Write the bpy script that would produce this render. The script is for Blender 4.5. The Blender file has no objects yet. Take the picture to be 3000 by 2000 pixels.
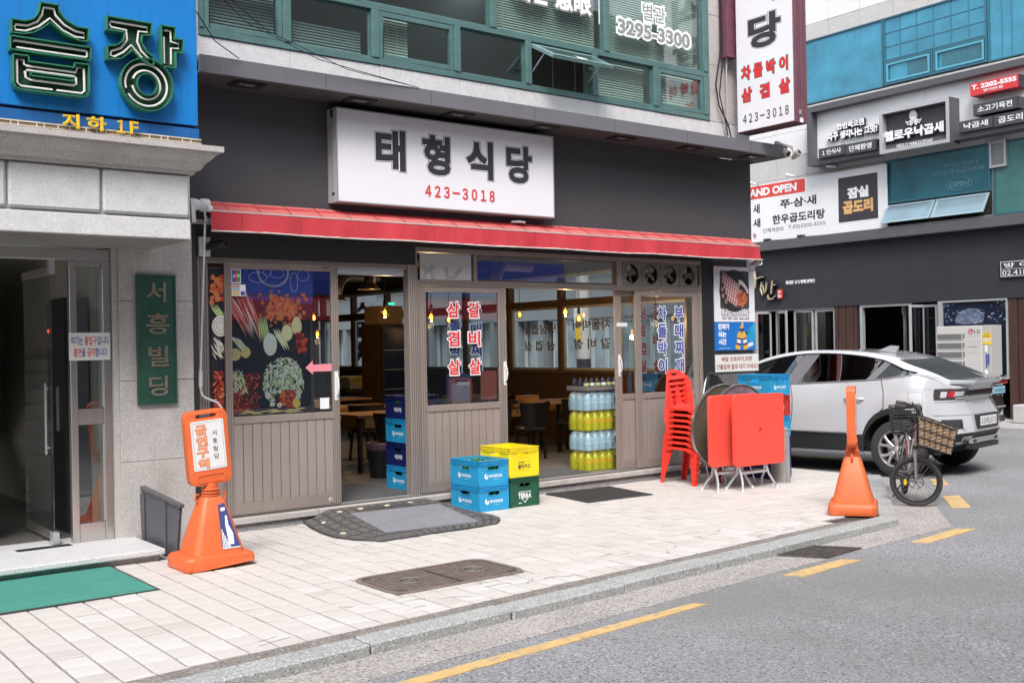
import bpy, bmesh, math, random
from mathutils import Vector, Matrix, Euler
random.seed(7)
SC = bpy.context.scene
COL = SC.collection
PI = math.pi

# ------------------------------------------------------------------ camera
CAM_H = 1.7
YAW, PITCH, ROLL = 0.6609, 0.0036, -0.0181
cd = bpy.data.cameras.new('camera'); cam = bpy.data.objects.new('camera', cd); COL.objects.link(cam)
fw = Vector((math.sin(YAW)*math.cos(PITCH), math.cos(YAW)*math.cos(PITCH), math.sin(PITCH)))
r0 = Vector((math.cos(YAW), -math.sin(YAW), 0)); u0 = r0.cross(fw)
rr = r0*math.cos(ROLL)+u0*math.sin(ROLL); uu = -r0*math.sin(ROLL)+u0*math.cos(ROLL)
cam.matrix_world = Matrix(((rr.x, uu.x, -fw.x, 0), (rr.y, uu.y, -fw.y, 0), (rr.z, uu.z, -fw.z, CAM_H), (0, 0, 0, 1)))
cd.sensor_width = 36.0; cd.lens = 36*3141.8/3000; cd.clip_end = 500; cd.clip_start = 0.1
SC.camera = cam

# ------------------------------------------------------------------ sky, sun, exposure
W = bpy.data.worlds.new('World'); SC.world = W; W.use_nodes = True
nt = W.node_tree; bg = nt.nodes['Background']
SUN_EL, SUN_AZ = math.radians(50), math.radians(220)   # azimuth clockwise from +Y
sky = nt.nodes.new('ShaderNodeTexSky'); sky.sky_type = 'NISHITA'; sky.sun_disc = False
sky.sun_elevation = SUN_EL; sky.sun_rotation = SUN_AZ; sky.dust_density = 3.0; sky.air_density = 1.0
hs = nt.nodes.new('ShaderNodeHueSaturation'); hs.inputs['Saturation'].default_value = 0.30
nt.links.new(sky.outputs[0], hs.inputs['Color']); nt.links.new(hs.outputs[0], bg.inputs['Color'])
bg.inputs['Strength'].default_value = 0.15
sd = bpy.data.lights.new('sun', 'SUN'); sd.energy = 1.7; sd.angle = math.radians(22); sd.color = (1, .97, .93)
sun = bpy.data.objects.new('sun', sd); COL.objects.link(sun)
sdir = Vector((math.sin(SUN_AZ)*math.cos(SUN_EL), math.cos(SUN_AZ)*math.cos(SUN_EL), math.sin(SUN_EL)))
sun.rotation_euler = sdir.to_track_quat('Z', 'Y').to_euler(); sun.location = sdir*30
SC.view_settings.view_transform = 'Standard'; SC.view_settings.look = 'None'
SC.view_settings.gamma = 1.0; SC.view_settings.use_curve_mapping = False
SC.view_settings.exposure = 0.88
try:
    SC.cycles.use_denoising = True
    SC.cycles.max_bounces = 8; SC.cycles.transparent_max_bounces = 16
    SC.cycles.caustics_reflective = False; SC.cycles.caustics_refractive = False
    SC.cycles.sample_clamp_indirect = 6
except Exception:
    pass

# ------------------------------------------------------------------ materials
MATS = {}
def mat(name, col, rough=.6, metal=0., var=0., scale=6., bump=0., bscale=None, stretch=None, spec=.5, speckle=None,
        emit=0., coat=0., stain=None, edge=None):
    """principled material: base colour with noise variation, optional fine speckle, stains and bump"""
    if name in MATS: return MATS[name]
    m = bpy.data.materials.new(name); m.use_nodes = True
    n = m.node_tree.nodes; l = m.node_tree.links; b = n['Principled BSDF']
    c4 = (*col, 1) if len(col) == 3 else col
    b.inputs['Base Color'].default_value = c4; b.inputs['Roughness'].default_value = rough
    b.inputs['Metallic'].default_value = metal; b.inputs['Specular IOR Level'].default_value = spec
    if coat: b.inputs['Coat Weight'].default_value = coat; b.inputs['Coat Roughness'].default_value = .05
    if emit: b.inputs['Emission Color'].default_value = c4; b.inputs['Emission Strength'].default_value = emit
    tc = n.new('ShaderNodeTexCoord'); out = None
    def vec(st):
        if not st: return tc.outputs['Object']
        mp = n.new('ShaderNodeMapping'); mp.inputs['Scale'].default_value = st
        l.new(tc.outputs['Object'], mp.inputs['Vector']); return mp.outputs[0]
    def mix(a, bcol, fac, mode='MIX'):
        x = n.new('ShaderNodeMix'); x.data_type = 'RGBA'; x.blend_type = mode
        if hasattr(fac, 'links'): l.new(fac, x.inputs[0])
        else: x.inputs[0].default_value = fac
        for s, v in ((6, a), (7, bcol)):
            if hasattr(v, 'links'): l.new(v, x.inputs[s])
            else: x.inputs[s].default_value = (*v[:3], 1)
        return x.outputs[2]
    def ramp(src, lo, hi):
        r = n.new('ShaderNodeMapRange'); r.inputs[1].default_value = lo; r.inputs[2].default_value = hi
        l.new(src, r.inputs[0]); return r.outputs[0]
    def noise(sc, det=4, st=None, rgh=.55):
        t = n.new('ShaderNodeTexNoise'); t.inputs['Scale'].default_value = sc; t.inputs['Detail'].default_value = det
        t.inputs['Roughness'].default_value = rgh
        l.new(vec(st), t.inputs['Vector']); return t.outputs['Fac']
    cur = c4
    if var:
        f = ramp(noise(scale, 5, stretch), .3, .7)
        cur = mix([c*(1-var) for c in col[:3]], [min(1, c*(1+var)) for c in col[:3]], f)
    if speckle:            # (scale, dark colour, amount, light colour, amount)
        ssc, dk, da, lt, la = speckle
        f1 = noise(ssc, 2); cur = mix(cur, dk, ramp(f1, .5+.12*(1-da), .72-.1*da))
        f2 = noise(ssc*.77, 2, (1.1, .9, 1.05)); cur = mix(cur, lt, ramp(f2, .56-.05*la, .7-.05*la))
    if stain:              # (colour, scale, stretch, lo, hi, strength)
        sc_, ss, st_, lo, hi, sg = stain
        f = ramp(noise(ss, 6, st_, .65), lo, hi)
        mm = n.new('ShaderNodeMath'); mm.operation = 'MULTIPLY'; mm.inputs[1].default_value = sg; l.new(f, mm.inputs[0])
        cur = mix(cur, sc_, mm.outputs[0])
    if cur is not c4: l.new(cur, b.inputs['Base Color'])
    if bump:
        bp = n.new('ShaderNodeBump'); bp.inputs['Strength'].default_value = bump; bp.inputs['Distance'].default_value = .01
        l.new(noise(bscale or scale*4, 4, stretch), bp.inputs['Height']); l.new(bp.outputs[0], b.inputs['Normal'])
    MATS[name] = m; return m

def glass(name, tint=(.9, .95, .95), refl=1.0, ior=1.5, rough=0.0, dark=0.0):
    """thin pane: clear or tinted transmission with fresnel reflection"""
    if name in MATS: return MATS[name]
    m = bpy.data.materials.new(name); m.use_nodes = True
    n = m.node_tree.nodes; l = m.node_tree.links; n.clear()
    o = n.new('ShaderNodeOutputMaterial'); t = n.new('ShaderNodeBsdfTransparent'); t.inputs[0].default_value = (*tint, 1)
    g = n.new('ShaderNodeBsdfGlossy'); g.inputs['Roughness'].default_value = rough
    g.inputs['Color'].default_value = (1, 1, 1, 1)
    fr = n.new('ShaderNodeFresnel'); ge = n.new('ShaderNodeNewGeometry'); mr = n.new('ShaderNodeMapRange')   # same reflectance on both faces of the pane
    mr.inputs[3].default_value = ior; mr.inputs[4].default_value = 1/ior; l.new(ge.outputs['Backfacing'], mr.inputs[0]); l.new(mr.outputs[0], fr.inputs['IOR'])
    mu = n.new('ShaderNodeMath'); mu.operation = 'MULTIPLY_ADD'; mu.inputs[1].default_value = refl; mu.inputs[2].default_value = dark; mu.use_clamp = True
    x = n.new('ShaderNodeMixShader'); l.new(fr.outputs[0], mu.inputs[0]); l.new(mu.outputs[0], x.inputs[0])
    l.new(t.outputs[0], x.inputs[1]); l.new(g.outputs[0], x.inputs[2]); l.new(x.outputs[0], o.inputs[0])
    MATS[name] = m; return m

def cloudy(name, col, clear=.5):
    """cloudy plastic wrap or thin cloth: part clear, part scattering"""
    if name in MATS: return MATS[name]
    m = bpy.data.materials.new(name); m.use_nodes = True; n = m.node_tree.nodes; l = m.node_tree.links; b = n['Principled BSDF']; o = n['Material Output']
    b.inputs['Base Color'].default_value = (*col, 1); b.inputs['Roughness'].default_value = .2
    t = n.new('ShaderNodeBsdfTransparent' if clear < 1 else 'ShaderNodeBsdfTranslucent'); t.inputs[0].default_value = (1, 1, 1, 1) if clear < 1 else (*col, 1)
    x = n.new('ShaderNodeMixShader'); x.inputs[0].default_value = clear if clear < 1 else .8; l.new(b.outputs[0], x.inputs[1]); l.new(t.outputs[0], x.inputs[2]); l.new(x.outputs[0], o.inputs[0])
    MATS[name] = m; return m

# ------------------------------------------------------------------ things, parts, mesh builder
OFF = {}
def tag(o, label=None, cat=None, group=None, kind=None):
    if label: o['label'] = label
    if cat: o['category'] = cat
    if group: o['group'] = group
    if kind: o['kind'] = kind
    return o
def thing(name, label, cat, loc=(0, 0, 0), rz=0., group=None, local=False, rot=None):
    """an Empty at the base of a thing; its parts are given in world coordinates, or in local ones if local"""
    o = bpy.data.objects.new(name, None); COL.objects.link(o); o.empty_display_size = .1
    o.location = loc; o.rotation_euler = rot or (0, 0, rz)
    OFF[o.name] = Vector((0, 0, 0)) if local else Vector(loc)
    return tag(o, label, cat, group)
def children(o): return [c for c in bpy.data.objects if c.parent == o]
def copy_tree(o, parent=None, kids=None):
    c = o.copy(); COL.objects.link(c); OFF[c.name] = OFF.get(o.name, Vector((0, 0, 0)))
    if parent: c.parent = parent
    for ch in (o.children if kids is None else kids): copy_tree(ch, c)
    return c
def place(o, loc, rz=None, label=None, group=None):
    o.location = loc
    if rz is not None: o.rotation_euler = (0, 0, rz)
    if label: o['label'] = label
    if group: o['group'] = group
    return o

class MB:
    """collects shapes into one mesh"""
    def __init__(s): s.v = []; s.f = []; s.M = None
    def _a(s, vs, fs):
        b = len(s.v)
        if s.M is not None: vs = [s.M @ Vector(p) for p in vs]
        s.v += [tuple(p) for p in vs]; s.f += [tuple(b+i for i in f) for f in fs]; return s
    def box(s, x0, x1, y0, y1, z0, z1):
        return s._a([(x0,y0,z0),(x1,y0,z0),(x1,y1,z0),(x0,y1,z0),(x0,y0,z1),(x1,y0,z1),(x1,y1,z1),(x0,y1,z1)],
                    [(0,3,2,1),(4,5,6,7),(0,1,5,4),(1,2,6,5),(2,3,7,6),(3,0,4,7)])
    def hexa(s, p):   # eight corners, bottom four counter-clockwise then top four
        return s._a(p, [(0,3,2,1),(4,5,6,7),(0,1,5,4),(1,2,6,5),(2,3,7,6),(3,0,4,7)])
    def poly(s, pts): return s._a(pts, [tuple(range(len(pts)))])
    def prism(s, pts, d):   # polygon (3-D points) swept by vector d
        n = len(pts); d = Vector(d); q = [Vector(p) for p in pts]; q2 = [p+d for p in q]
        return s._a(q+q2, [tuple(range(n))[::-1], tuple(range(n, 2*n))]+[(i, (i+1) % n, n+(i+1) % n, n+i) for i in range(n)])
    def bar(s, a, b, w, h=None, up=(0, 0, 1)):
        h = h or w; a = Vector(a); b = Vector(b); d = (b-a).normalized(); u = Vector(up)
        if abs(d.dot(u)) > .99: u = Vector((0, 1, 0))
        r = d.cross(u).normalized(); u = r.cross(d).normalized(); r *= w/2; u *= h/2
        return s._a([a-r-u, a+r-u, a+r+u, a-r+u, b-r-u, b+r-u, b+r+u, b-r+u],
                    [(0,3,2,1),(4,5,6,7),(0,1,5,4),(1,2,6,5),(2,3,7,6),(3,0,4,7)])
    def tube(s, path, r, n=8, closed=False, cap=True):
        P = [Vector(p) for p in path]; m = len(P); R = r if isinstance(r, (list, tuple)) else [r]*m; vs = []; fs = []
        ref = None
        for i in range(m):
            if closed: d = P[(i+1) % m]-P[i-1]
            else: d = P[min(i+1, m-1)]-P[max(i-1, 0)]
            d.normalize()
            if ref is None:
                ref = Vector((0, 0, 1)) if abs(d.z) < .9 else Vector((1, 0, 0))
            x = ref-d*ref.dot(d)
            if x.length < 1e-4: x = d.orthogonal()
            x.normalize(); ref = x; y = d.cross(x)
            for k in range(n):
                t = 2*PI*k/n; vs.append(P[i]+(x*math.cos(t)+y*math.sin(t))*R[i])
        for i in range(m if closed else m-1):
            j = (i+1) % m
            for k in range(n):
                k2 = (k+1) % n; fs.append((i*n+k, i*n+k2, j*n+k2, j*n+k))
        if cap and not closed: fs += [tuple(range(n))[::-1], tuple((m-1)*n+k for k in range(n))]
        return s._a(vs, fs)
    def lathe(s, prof, c=(0, 0, 0), n=16, ax='z', cap=True):
        vs = []; fs = []; m = len(prof)
        for r, h in prof:
            for k in range(n):
                t = 2*PI*k/n; a, b = r*math.cos(t), r*math.sin(t)
                p = (a, b, h) if ax == 'z' else ((a, h, b) if ax == 'y' else (h, a, b))
                vs.append((p[0]+c[0], p[1]+c[1], p[2]+c[2]))
        for i in range(m-1):
            for k in range(n):
                k2 = (k+1) % n; f = (i*n+k, i*n+k2, (i+1)*n+k2, (i+1)*n+k); fs.append(f if ax != 'y' else f[::-1])
        if cap:
            if prof[0][0] > 1e-5: fs.append(tuple(range(n))[::-1])
            if prof[-1][0] > 1e-5: fs.append(tuple((m-1)*n+k for k in range(n)))
        return s._a(vs, fs)
    def grid(s, rows, flip=False):
        m, n = len(rows), len(rows[0]); vs = [p for r in rows for p in r]
        fs = [(i*n+j, i*n+j+1, (i+1)*n+j+1, (i+1)*n+j) for i in range(m-1) for j in range(n-1)]
        return s._a(vs, [f[::-1] for f in fs] if flip else fs)
    def frame(s, x0, x1, z0, z1, y0, y1, w, wt=None, wb=None):   # upright rectangular frame in the x-z plane
        wt = wt or w; wb = wb or w
        s.box(x0, x0+w, y0, y1, z0, z1); s.box(x1-w, x1, y0, y1, z0, z1)
        s.box(x0+w, x1-w, y0, y1, z1-wt, z1); return s.box(x0+w, x1-w, y0, y1, z0, z0+wb)
    def add_mesh(s, vs, fs): return s._a(vs, fs)
    def build(s, name, m, parent=None, smooth=False, bevel=0., seg=1, label=None, kind=None, solid=0.):
        me = bpy.data.meshes.new(name)
        off = OFF.get(parent.name, Vector((0, 0, 0))) if parent else Vector((0, 0, 0))
        me.from_pydata([(x-off.x, y-off.y, z-off.z) for x, y, z in s.v], [], s.f); me.update()
        if bevel or solid:
            bm = bmesh.new(); bm.from_mesh(me)
            bmesh.ops.remove_doubles(bm, verts=bm.verts, dist=1e-5)
            if bevel:
                es = [e for e in bm.edges if len(e.link_faces) == 2 and e.calc_face_angle(0) > .6]
                bmesh.ops.bevel(bm, geom=es, offset=bevel, segments=seg, affect='EDGES', profile=.5, clamp_overlap=True)
            bm.to_mesh(me); bm.free()
        me.materials.append(m)
        if smooth:
            me.polygons.foreach_set('use_smooth', [True]*len(me.polygons))
            me.set_sharp_from_angle(angle=math.radians(smooth if smooth is not True else 40))
        o = bpy.data.objects.new(name, me); COL.objects.link(o)
        if parent: o.parent = parent; OFF[o.name] = off
        if label: o['label'] = label
        if kind: o['kind'] = kind
        return o
def B(name, m, parent, *a, **k):      # one-box part
    return MB().box(*a).build(name, m, parent, **k)

def dupe(o, parent, d, name=None):    # a part copied beside itself, sharing its mesh
    c = o.copy(); COL.objects.link(c); c.parent = parent; c.location = Vector(o.location)+Vector(d); OFF[c.name] = OFF.get(o.name, Vector((0, 0, 0)))
    for ch in o.children:
        e = ch.copy(); COL.objects.link(e); e.parent = c
    return c

def outline(loops, depth=0., res=None):
    """2-D loops (outer and holes) filled and given a thickness; returns verts, faces with z from 0 to depth"""
    cu = bpy.data.curves.new('o', 'CURVE'); cu.dimensions = '2D'; cu.fill_mode = 'BOTH'; cu.extrude = depth/2
    for lp in loops:
        sp = cu.splines.new('POLY'); sp.points.add(len(lp)-1); sp.use_cyclic_u = True
        for p, q in zip(sp.points, lp): p.co = (q[0], q[1], 0, 1)
    return _curve_mesh(cu, depth)
TMP = bpy.data.scenes.new('shape_bench')
def _curve_mesh(cu, depth):
    ob = bpy.data.objects.new('o', cu); TMP.collection.objects.link(ob); TMP.view_layers[0].update()
    me = bpy.data.meshes.new_from_object(ob.evaluated_get(TMP.view_layers[0].depsgraph))
    vs = [(v.co.x, v.co.y, v.co.z+depth/2) for v in me.vertices]; fs = [tuple(p.vertices) for p in me.polygons]
    bpy.data.objects.remove(ob); bpy.data.curves.remove(cu); bpy.data.meshes.remove(me)
    return vs, fs
GLY = {}
def glyphs(body, bold=0., res=3, depth=0.01, gap=1.0, line=1.0):
    k = (body, bold, res, depth, gap, line)
    if k not in GLY:
        c = bpy.data.curves.new('t', 'FONT'); c.body = body; c.bevel_depth = max(0, bold); c.bevel_resolution = 0; c.resolution_u = res; c.extrude = depth/2
        c.space_character = gap; c.space_line = line; c.align_x = 'CENTER'
        vs, fs = _curve_mesh(c, depth)
        x0 = min(v[0] for v in vs); x1 = max(v[0] for v in vs); y0 = min(v[1] for v in vs); y1 = max(v[1] for v in vs)
        z0 = min(v[2] for v in vs); z1 = max(v[2] for v in vs)
        GLY[k] = ([((x-x0)/(x1-x0), (y-y0)/(y1-y0), (z-z0)/(z1-z0)) for x, y, z in vs], fs)
    return GLY[k]
def letters(mb, body, O, R, U, w, h, depth=.002, bold=.0, res=3, gap=1.0, line=1.0, grow=0., lift=0.):
    """lettering fitted to a w x h field whose lower left corner is O, raised by depth"""
    vs, fs = glyphs(body, bold, res, .01, gap, line); O = Vector(O); R = Vector(R).normalized(); U = Vector(U).normalized(); N = R.cross(U)
    O = O-R*grow-U*grow; w += 2*grow; h += 2*grow
    return mb._a([O+R*(x*w)+U*(y*h)+N*(z*depth+lift) for x, y, z in vs], fs)
XR, ZU = (1, 0, 0), (0, 0, 1)
def fx(mb, body, x0, x1, z0, z1, y, **k):      # lettering on a surface facing -y
    return letters(mb, body, (x0, y, z0), XR, ZU, x1-x0, z1-z0, **k)
def rect_pts(x0, x1, z0, z1, r, n=4):
    p = []
    for cx, cz, a in ((x1-r, z1-r, 0), (x0+r, z1-r, 90), (x0+r, z0+r, 180), (x1-r, z0+r, 270)):
        for i in range(n+1):
            t = math.radians(a+90*i/n); p.append((cx+r*math.cos(t), cz+r*math.sin(t)))
    return p
def ellipse(cx, cz, rx, rz, n=24, a0=0, rot=0.):
    o = []
    for i in range(n):
        t = 2*PI*i/n+a0; x, z = rx*math.cos(t), rz*math.sin(t)
        o.append((cx+x*math.cos(rot)-z*math.sin(rot), cz+x*math.sin(rot)+z*math.cos(rot)))
    return o
def flat(mb, loops, O, R, U, depth=.002, lift=0.):   # 2-D outline set on a plane
    vs, fs = outline(loops, depth); O = Vector(O); R = Vector(R).normalized(); U = Vector(U).normalized(); N = R.cross(U)
    return mb._a([O+R*x+U*y+N*(z+lift) for x, y, z in vs], fs)

# ------------------------------------------------------------------ shared materials
M = {}
M['granite'] = mat('granite', (.60, .595, .605), .55, var=.08, scale=9, speckle=(170, (.20, .20, .21), .55, (.72, .72, .74), .6), bump=.15, bscale=120)
M['granite_warm'] = mat('granite_warm', (.47, .44, .425), .55, var=.1, scale=5, speckle=(160, (.19, .175, .165), .55, (.66, .63, .62), .5), bump=.15, bscale=120,
                        stain=((.30, .25, .22), 3, (1, 1, .35), .5, .75, .45))
M['granite_rough'] = mat('granite_rough', (.40, .39, .40), .7, var=.12, scale=12, speckle=(120, (.12, .12, .125), .8, (.66, .65, .66), .5), bump=.4, bscale=90)
M['kerb'] = mat('kerb_granite', (.335, .34, .335), .75, var=.14, scale=3, speckle=(85, (.16, .16, .16), .6, (.58, .6, .6), .4), bump=.25, bscale=110)
M['asphalt'] = mat('asphalt', (.27, .27, .285), .85, var=.10, scale=.7, speckle=(75, (.075, .075, .08), .8, (.44, .44, .46), .35), bump=.55, bscale=85,
                   stain=((.185, .188, .18), .33, None, .42, .62, .7))
M['gutter'] = mat('gutter_concrete', (.36, .335, .32), .85, var=.16, scale=2.2, speckle=(60, (.13, .12, .115), .75, (.52, .49, .48), .35), bump=.4, bscale=70)
M['mortar'] = mat('mortar', (.20, .18, .165), .95, var=.25, scale=6, speckle=(60, (.10, .09, .08), .6, (.38, .36, .33), .4), bump=.6, bscale=50)
M['tile'] = mat('paving_tile', (.545, .512, .49), .7, var=.05, scale=3, bump=.2, bscale=45, stretch=(1, 3, 1),
                stain=((.42, .37, .33), 4, (1, 4, 1), .54, .8, .55))
M['tile2'] = mat('paving_tile_pale', (.575, .55, .54), .7, var=.05, scale=3, bump=.2, bscale=45, stain=((.46, .42, .39), 5, (1, 4, 1), .55, .8, .5))
M['tile3'] = mat('paving_tile_dull', (.50, .468, .445), .75, var=.07, scale=4, bump=.2, bscale=45, stain=((.30, .27, .25), 4, (1, 3, 1), .52, .8, .6))
M['yellow_line'] = mat('road_paint', (.60, .40, .17), .75, var=.1, scale=8, stain=((.30, .27, .22), 14, None, .5, .66, .8), bump=.2, bscale=60)
M['dark_wall'] = mat('charcoal_paint', (.068, .067, .075), .5, var=.07, scale=1.2, bump=.05, bscale=60, stain=((.15, .15, .16), 1.6, (.5, 1, 4), .6, .85, .25))
M['fascia'] = mat('fascia_lit_grey', (.150, .147, .165), .45, var=.06, scale=2, stain=((.27, .26, .27), 5, (9, 1, .4), .56, .8, .4))  # wall grey made paler, the fascia's front light put into its colour
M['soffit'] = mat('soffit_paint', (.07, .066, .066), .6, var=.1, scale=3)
M['black'] = mat('black_paint', (.016, .016, .018), .5)
M['black_panel'] = mat('black_panel', (.032, .031, .034), .45, var=.1, scale=3)
M['bronze'] = mat('bronze_aluminium', (.36, .305, .275), .38, metal=.35, var=.06, scale=3, stretch=(1, 1, .2), stain=((.19, .15, .13), 5, (3, 1, .4), .55, .85, .35))
M['bronze_dark'] = mat('bronze_dark', (.17, .145, .132), .42, metal=.3, var=.06, scale=3)
M['panel'] = mat('door_panel', (.37, .315, .288), .42, metal=.25, var=.05, scale=2, stain=((.22, .18, .16), 3, (4, 1, .3), .55, .85, .3))
M['white_plastic'] = mat('white_plastic', (.72, .72, .73), .4, var=.03, scale=3)
M['sign_white'] = mat('sign_white', (.78, .77, .82), .35, var=.015, scale=2, stain=((.62, .6, .62), 3, (2, 1, .5), .66, .9, .25))
M['alu'] = mat('aluminium', (.55, .56, .57), .35, metal=.6, var=.05, scale=6)
M['steel'] = mat('stainless_steel', (.56, .54, .52), .25, metal=.85, var=.06, scale=3, stretch=(1, 1, .3))
M['chrome'] = mat('chrome', (.62, .62, .63), .14, metal=1.)
M['ink'] = mat('black_ink', (.035, .033, .042), .5)
M['red_ink'] = mat('red_ink', (.66, .035, .04), .5)
M['blue_ink'] = mat('blue_ink', (.05, .07, .33), .5)
M['white_ink'] = mat('white_ink', (.82, .82, .84), .5)
M['green_frame'] = mat('green_frame', (.095, .185, .18), .42, metal=.2, var=.12, scale=5, stretch=(1, 1, 2), stain=((.17, .32, .31), 9, (3, 1, 1), .55, .8, .4))
M['orange'] = mat('orange_plastic', (.70, .135, .038), .5, var=.08, scale=4, bump=.08, bscale=30, stain=((.33, .10, .06), 6, None, .52, .72, .55))
M['red_plastic'] = mat('red_plastic', (.80, .045, .03), .38, var=.04, scale=3)
M['red_board'] = mat('red_board', (.80, .085, .06), .42, var=.03, scale=3, stain=((.86, .22, .17), 4, None, .6, .8, .35))
M['rubber'] = mat('rubber', (.055, .053, .053), .75, var=.25, scale=6, bump=.2, bscale=40)
M['tyre'] = mat('tyre', (.035, .034, .035), .8, var=.15, scale=8)
M['glass'] = glass('clear_glass', (.93, .96, .95), 1.0, 1.52, dark=.045)
M['glass_film'] = glass('shopfront_glass', (.90, .93, .94), 1.2, 1.55, dark=.09)
M['glass_office'] = glass('office_glass', (.86, .94, .93), 1.2, 1.5, dark=.05)
M['wood'] = mat('wood', (.33, .19, .09), .5, var=.25, scale=3, stretch=(1, 8, 8))
M['wood_dark'] = mat('wood_dark', (.075, .042, .025), .5, var=.3, scale=3, stretch=(8, 8, 1))
# ------------------------------------------------------------------ road, gutter, pavement, kerbs
ROAD = -.06
o = MB().box(-80, 140, -60, 140, ROAD-.4, ROAD).build('road', M['asphalt']); tag(o, kind='structure')
KS = .064                                            # kerb runs slightly askew to the shopfront
def kerb_y(x): return 5.302+KS*(x-2.154)
KC = (9.026, 5.742)                                  # street corner
SIDE = (11.86, 7.79)
sdv = Vector((SIDE[0]-KC[0], SIDE[1]-KC[1], 0)); sdl = sdv.length; sdv /= sdl; sdn = Vector((-sdv.y, sdv.x, 0))
# pale concrete gutter along the kerb, turning the corner
g = MB()
gut = [(-6, kerb_y(-6)-.40), (KC[0]+.32, KC[1]-.34), (10.43, 6.207), (12.15, 7.45), (12.0, 7.9), (9.0, 7.2), (-6, kerb_y(-6)+.1)]
g.prism([(x, y, ROAD-.05) for x, y in gut], (0, 0, .054)); o = g.build('gutter', M['gutter']); tag(o, kind='structure')
# pavement bed (mortar) with kerb stones and tiles as its parts
pv = thing('pavement', None, None, (0, 0, 0)); tag(pv, kind='structure')
bed = [(-6, kerb_y(-6)+.02), (KC[0]-.02, KC[1]+.02), (SIDE[0]-.03, SIDE[1]+.02), (11.84, 9.3), (11.84, 9.75), (-6, 9.75)]
MB().prism([(x, y, -.3) for x, y in bed], (0, 0, .284)).build('mortar_bed', mat('joint_sand', (.06, .053, .047), .95, var=.3, scale=8), pv)
KW = .20
cuts = [-6, -4.3, -2.9, -1.45, 0.1, 1.62, 3.11, 4.19, 5.25, 6.32, 7.2, 8.06, KC[0]]
for i, (a, b) in enumerate(zip(cuts[:-1], cuts[1:])):
    a2, b2 = a+.008, b-.008; dz = random.uniform(.002, .011); dy = random.uniform(-.006, .006)
    last = b == KC[0]
    p = [(a2, kerb_y(a2)+dy), (b2, kerb_y(b2)+dy), (b2-(.02 if last else 0), kerb_y(b2)+KW+dy), (a2, kerb_y(a2)+KW+dy)]
    MB().hexa([(x, y, -.25) for x, y in p]+[(x, y, .004+dz) for x, y in p]).build('kerb_stone', M['kerb'], pv, bevel=.009)
t = .03
while t < sdl-.1:
    t2 = min(t+.86, sdl); a = Vector((*KC, 0))+sdv*(t+.006); b = Vector((*KC, 0))+sdv*(t2-.006)
    w = sdn*.17
    p = [a, b, b+w, a+w]
    MB().hexa([(q.x, q.y, -.25) for q in p]+[(q.x, q.y, .004) for q in p]).build('kerb_stone', M['kerb'], pv, bevel=.009)
    t = t2
# cracked mortar strip between tiles and kerb
MB().prism([(-6, kerb_y(-6)+KW+.005, -.02), (KC[0]-.1, KC[1]+KW+.005, -.02), (KC[0]-.35, KC[1]+KW+.06, -.02), (8.4, kerb_y(8.4)+.35, -.02), (-6, kerb_y(-6)+.345, -.02)], (0, 0, .018)).build('mortar_strip', M['mortar'], pv)
# square tiles laid in rows; the nearest ones single, the rest joined
TW, TD, TA = .1798, .1928, -.0078
TO = Vector((1.807, 7.415, 0)); e1 = Vector((math.cos(TA), math.sin(TA), 0)); e2 = Vector((-math.sin(TA), math.cos(TA), 0))
cells = []; edge_cells = []
for i in range(-22, 60):
    for j in range(-12, 13):
        c = TO+e1*((i+.5)*TW)+e2*((j+.5)*TD)
        lo = kerb_y(c.x)+.345+TD/2
        if lo-TD*.82 < c.y < lo and -2.2 < c.x < 8.4: edge_cells.append((c, lo))
        if c.y < lo or c.y > 9.56 or c.x < -2.2: continue
        if (c-Vector((*KC, 0))).dot(sdn)*1. < .17+.015: continue
        if c.x > 11.75: continue
        if c.y > 8.74 and c.x < 3.1: continue          # under the granite step
        cells.append((i, j, c))
def covered(c):
    return (3.86 < c.x < 5.03 and 6.31 < c.y < 6.95)      # under the manhole cover
def in_view(c):
    d = c-Vector((0, 0, CAM_H)); q = d.dot(fw)
    return abs(d.dot(rr)/q) < .485 and abs(d.dot(uu)/q) < .325
hole_cells = [q for q in cells if covered(q[2])]
cells = [q for q in cells if not covered(q[2])]
for i, j, c in hole_cells:      # tiles cut to the edge of the iron cover
    for (x0, x1, y0, y1) in ((c.x-TW/2, 3.875, c.y-TD/2, c.y+TD/2), (5.015, c.x+TW/2, c.y-TD/2, c.y+TD/2), (max(c.x-TW/2, 3.88), min(c.x+TW/2, 5.01), c.y-TD/2, 6.315), (max(c.x-TW/2, 3.88), min(c.x+TW/2, 5.01), 6.945, c.y+TD/2)):
        if x1-x0 > .02 and y1-y0 > .02: MB().box(x0+.004, x1-.004, y0+.004, y1-.004, -.028, 0).build('cut_tile', M['tile'], pv)
def dist(c): return (c-Vector((0, 0, CAM_H))).length*(1 if in_view(c) else 30)
cells.sort(key=lambda q: dist(q[2]))
def tile_hexa(mb, c, w, d, z, tilt=(0, 0)):
    a = e1*(w/2); b = e2*(d/2); tp = []
    for sx, sy in ((-1, -1), (1, -1), (1, 1), (-1, 1)):
        tp.append(c+a*sx+b*sy+Vector((0, 0, z+tilt[0]*sx+tilt[1]*sy)))
    ch = .003; top = [p-(a.normalized()*ch*sx+b.normalized()*ch*sy) for p, (sx, sy) in zip(tp, ((-1, -1), (1, -1), (1, 1), (-1, 1)))]
    low = [p-Vector((0, 0, .003)) for p in tp]; bot = [p-Vector((0, 0, .028)) for p in tp]
    vs = bot+low+top
    fs = [(8, 9, 10, 11)]+[(k, (k+1) % 4, 4+(k+1) % 4, 4+k) for k in range(4)]+[(4+k, 4+(k+1) % 4, 8+(k+1) % 4, 8+k) for k in range(4)]
    mb._a(vs, fs)
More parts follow.
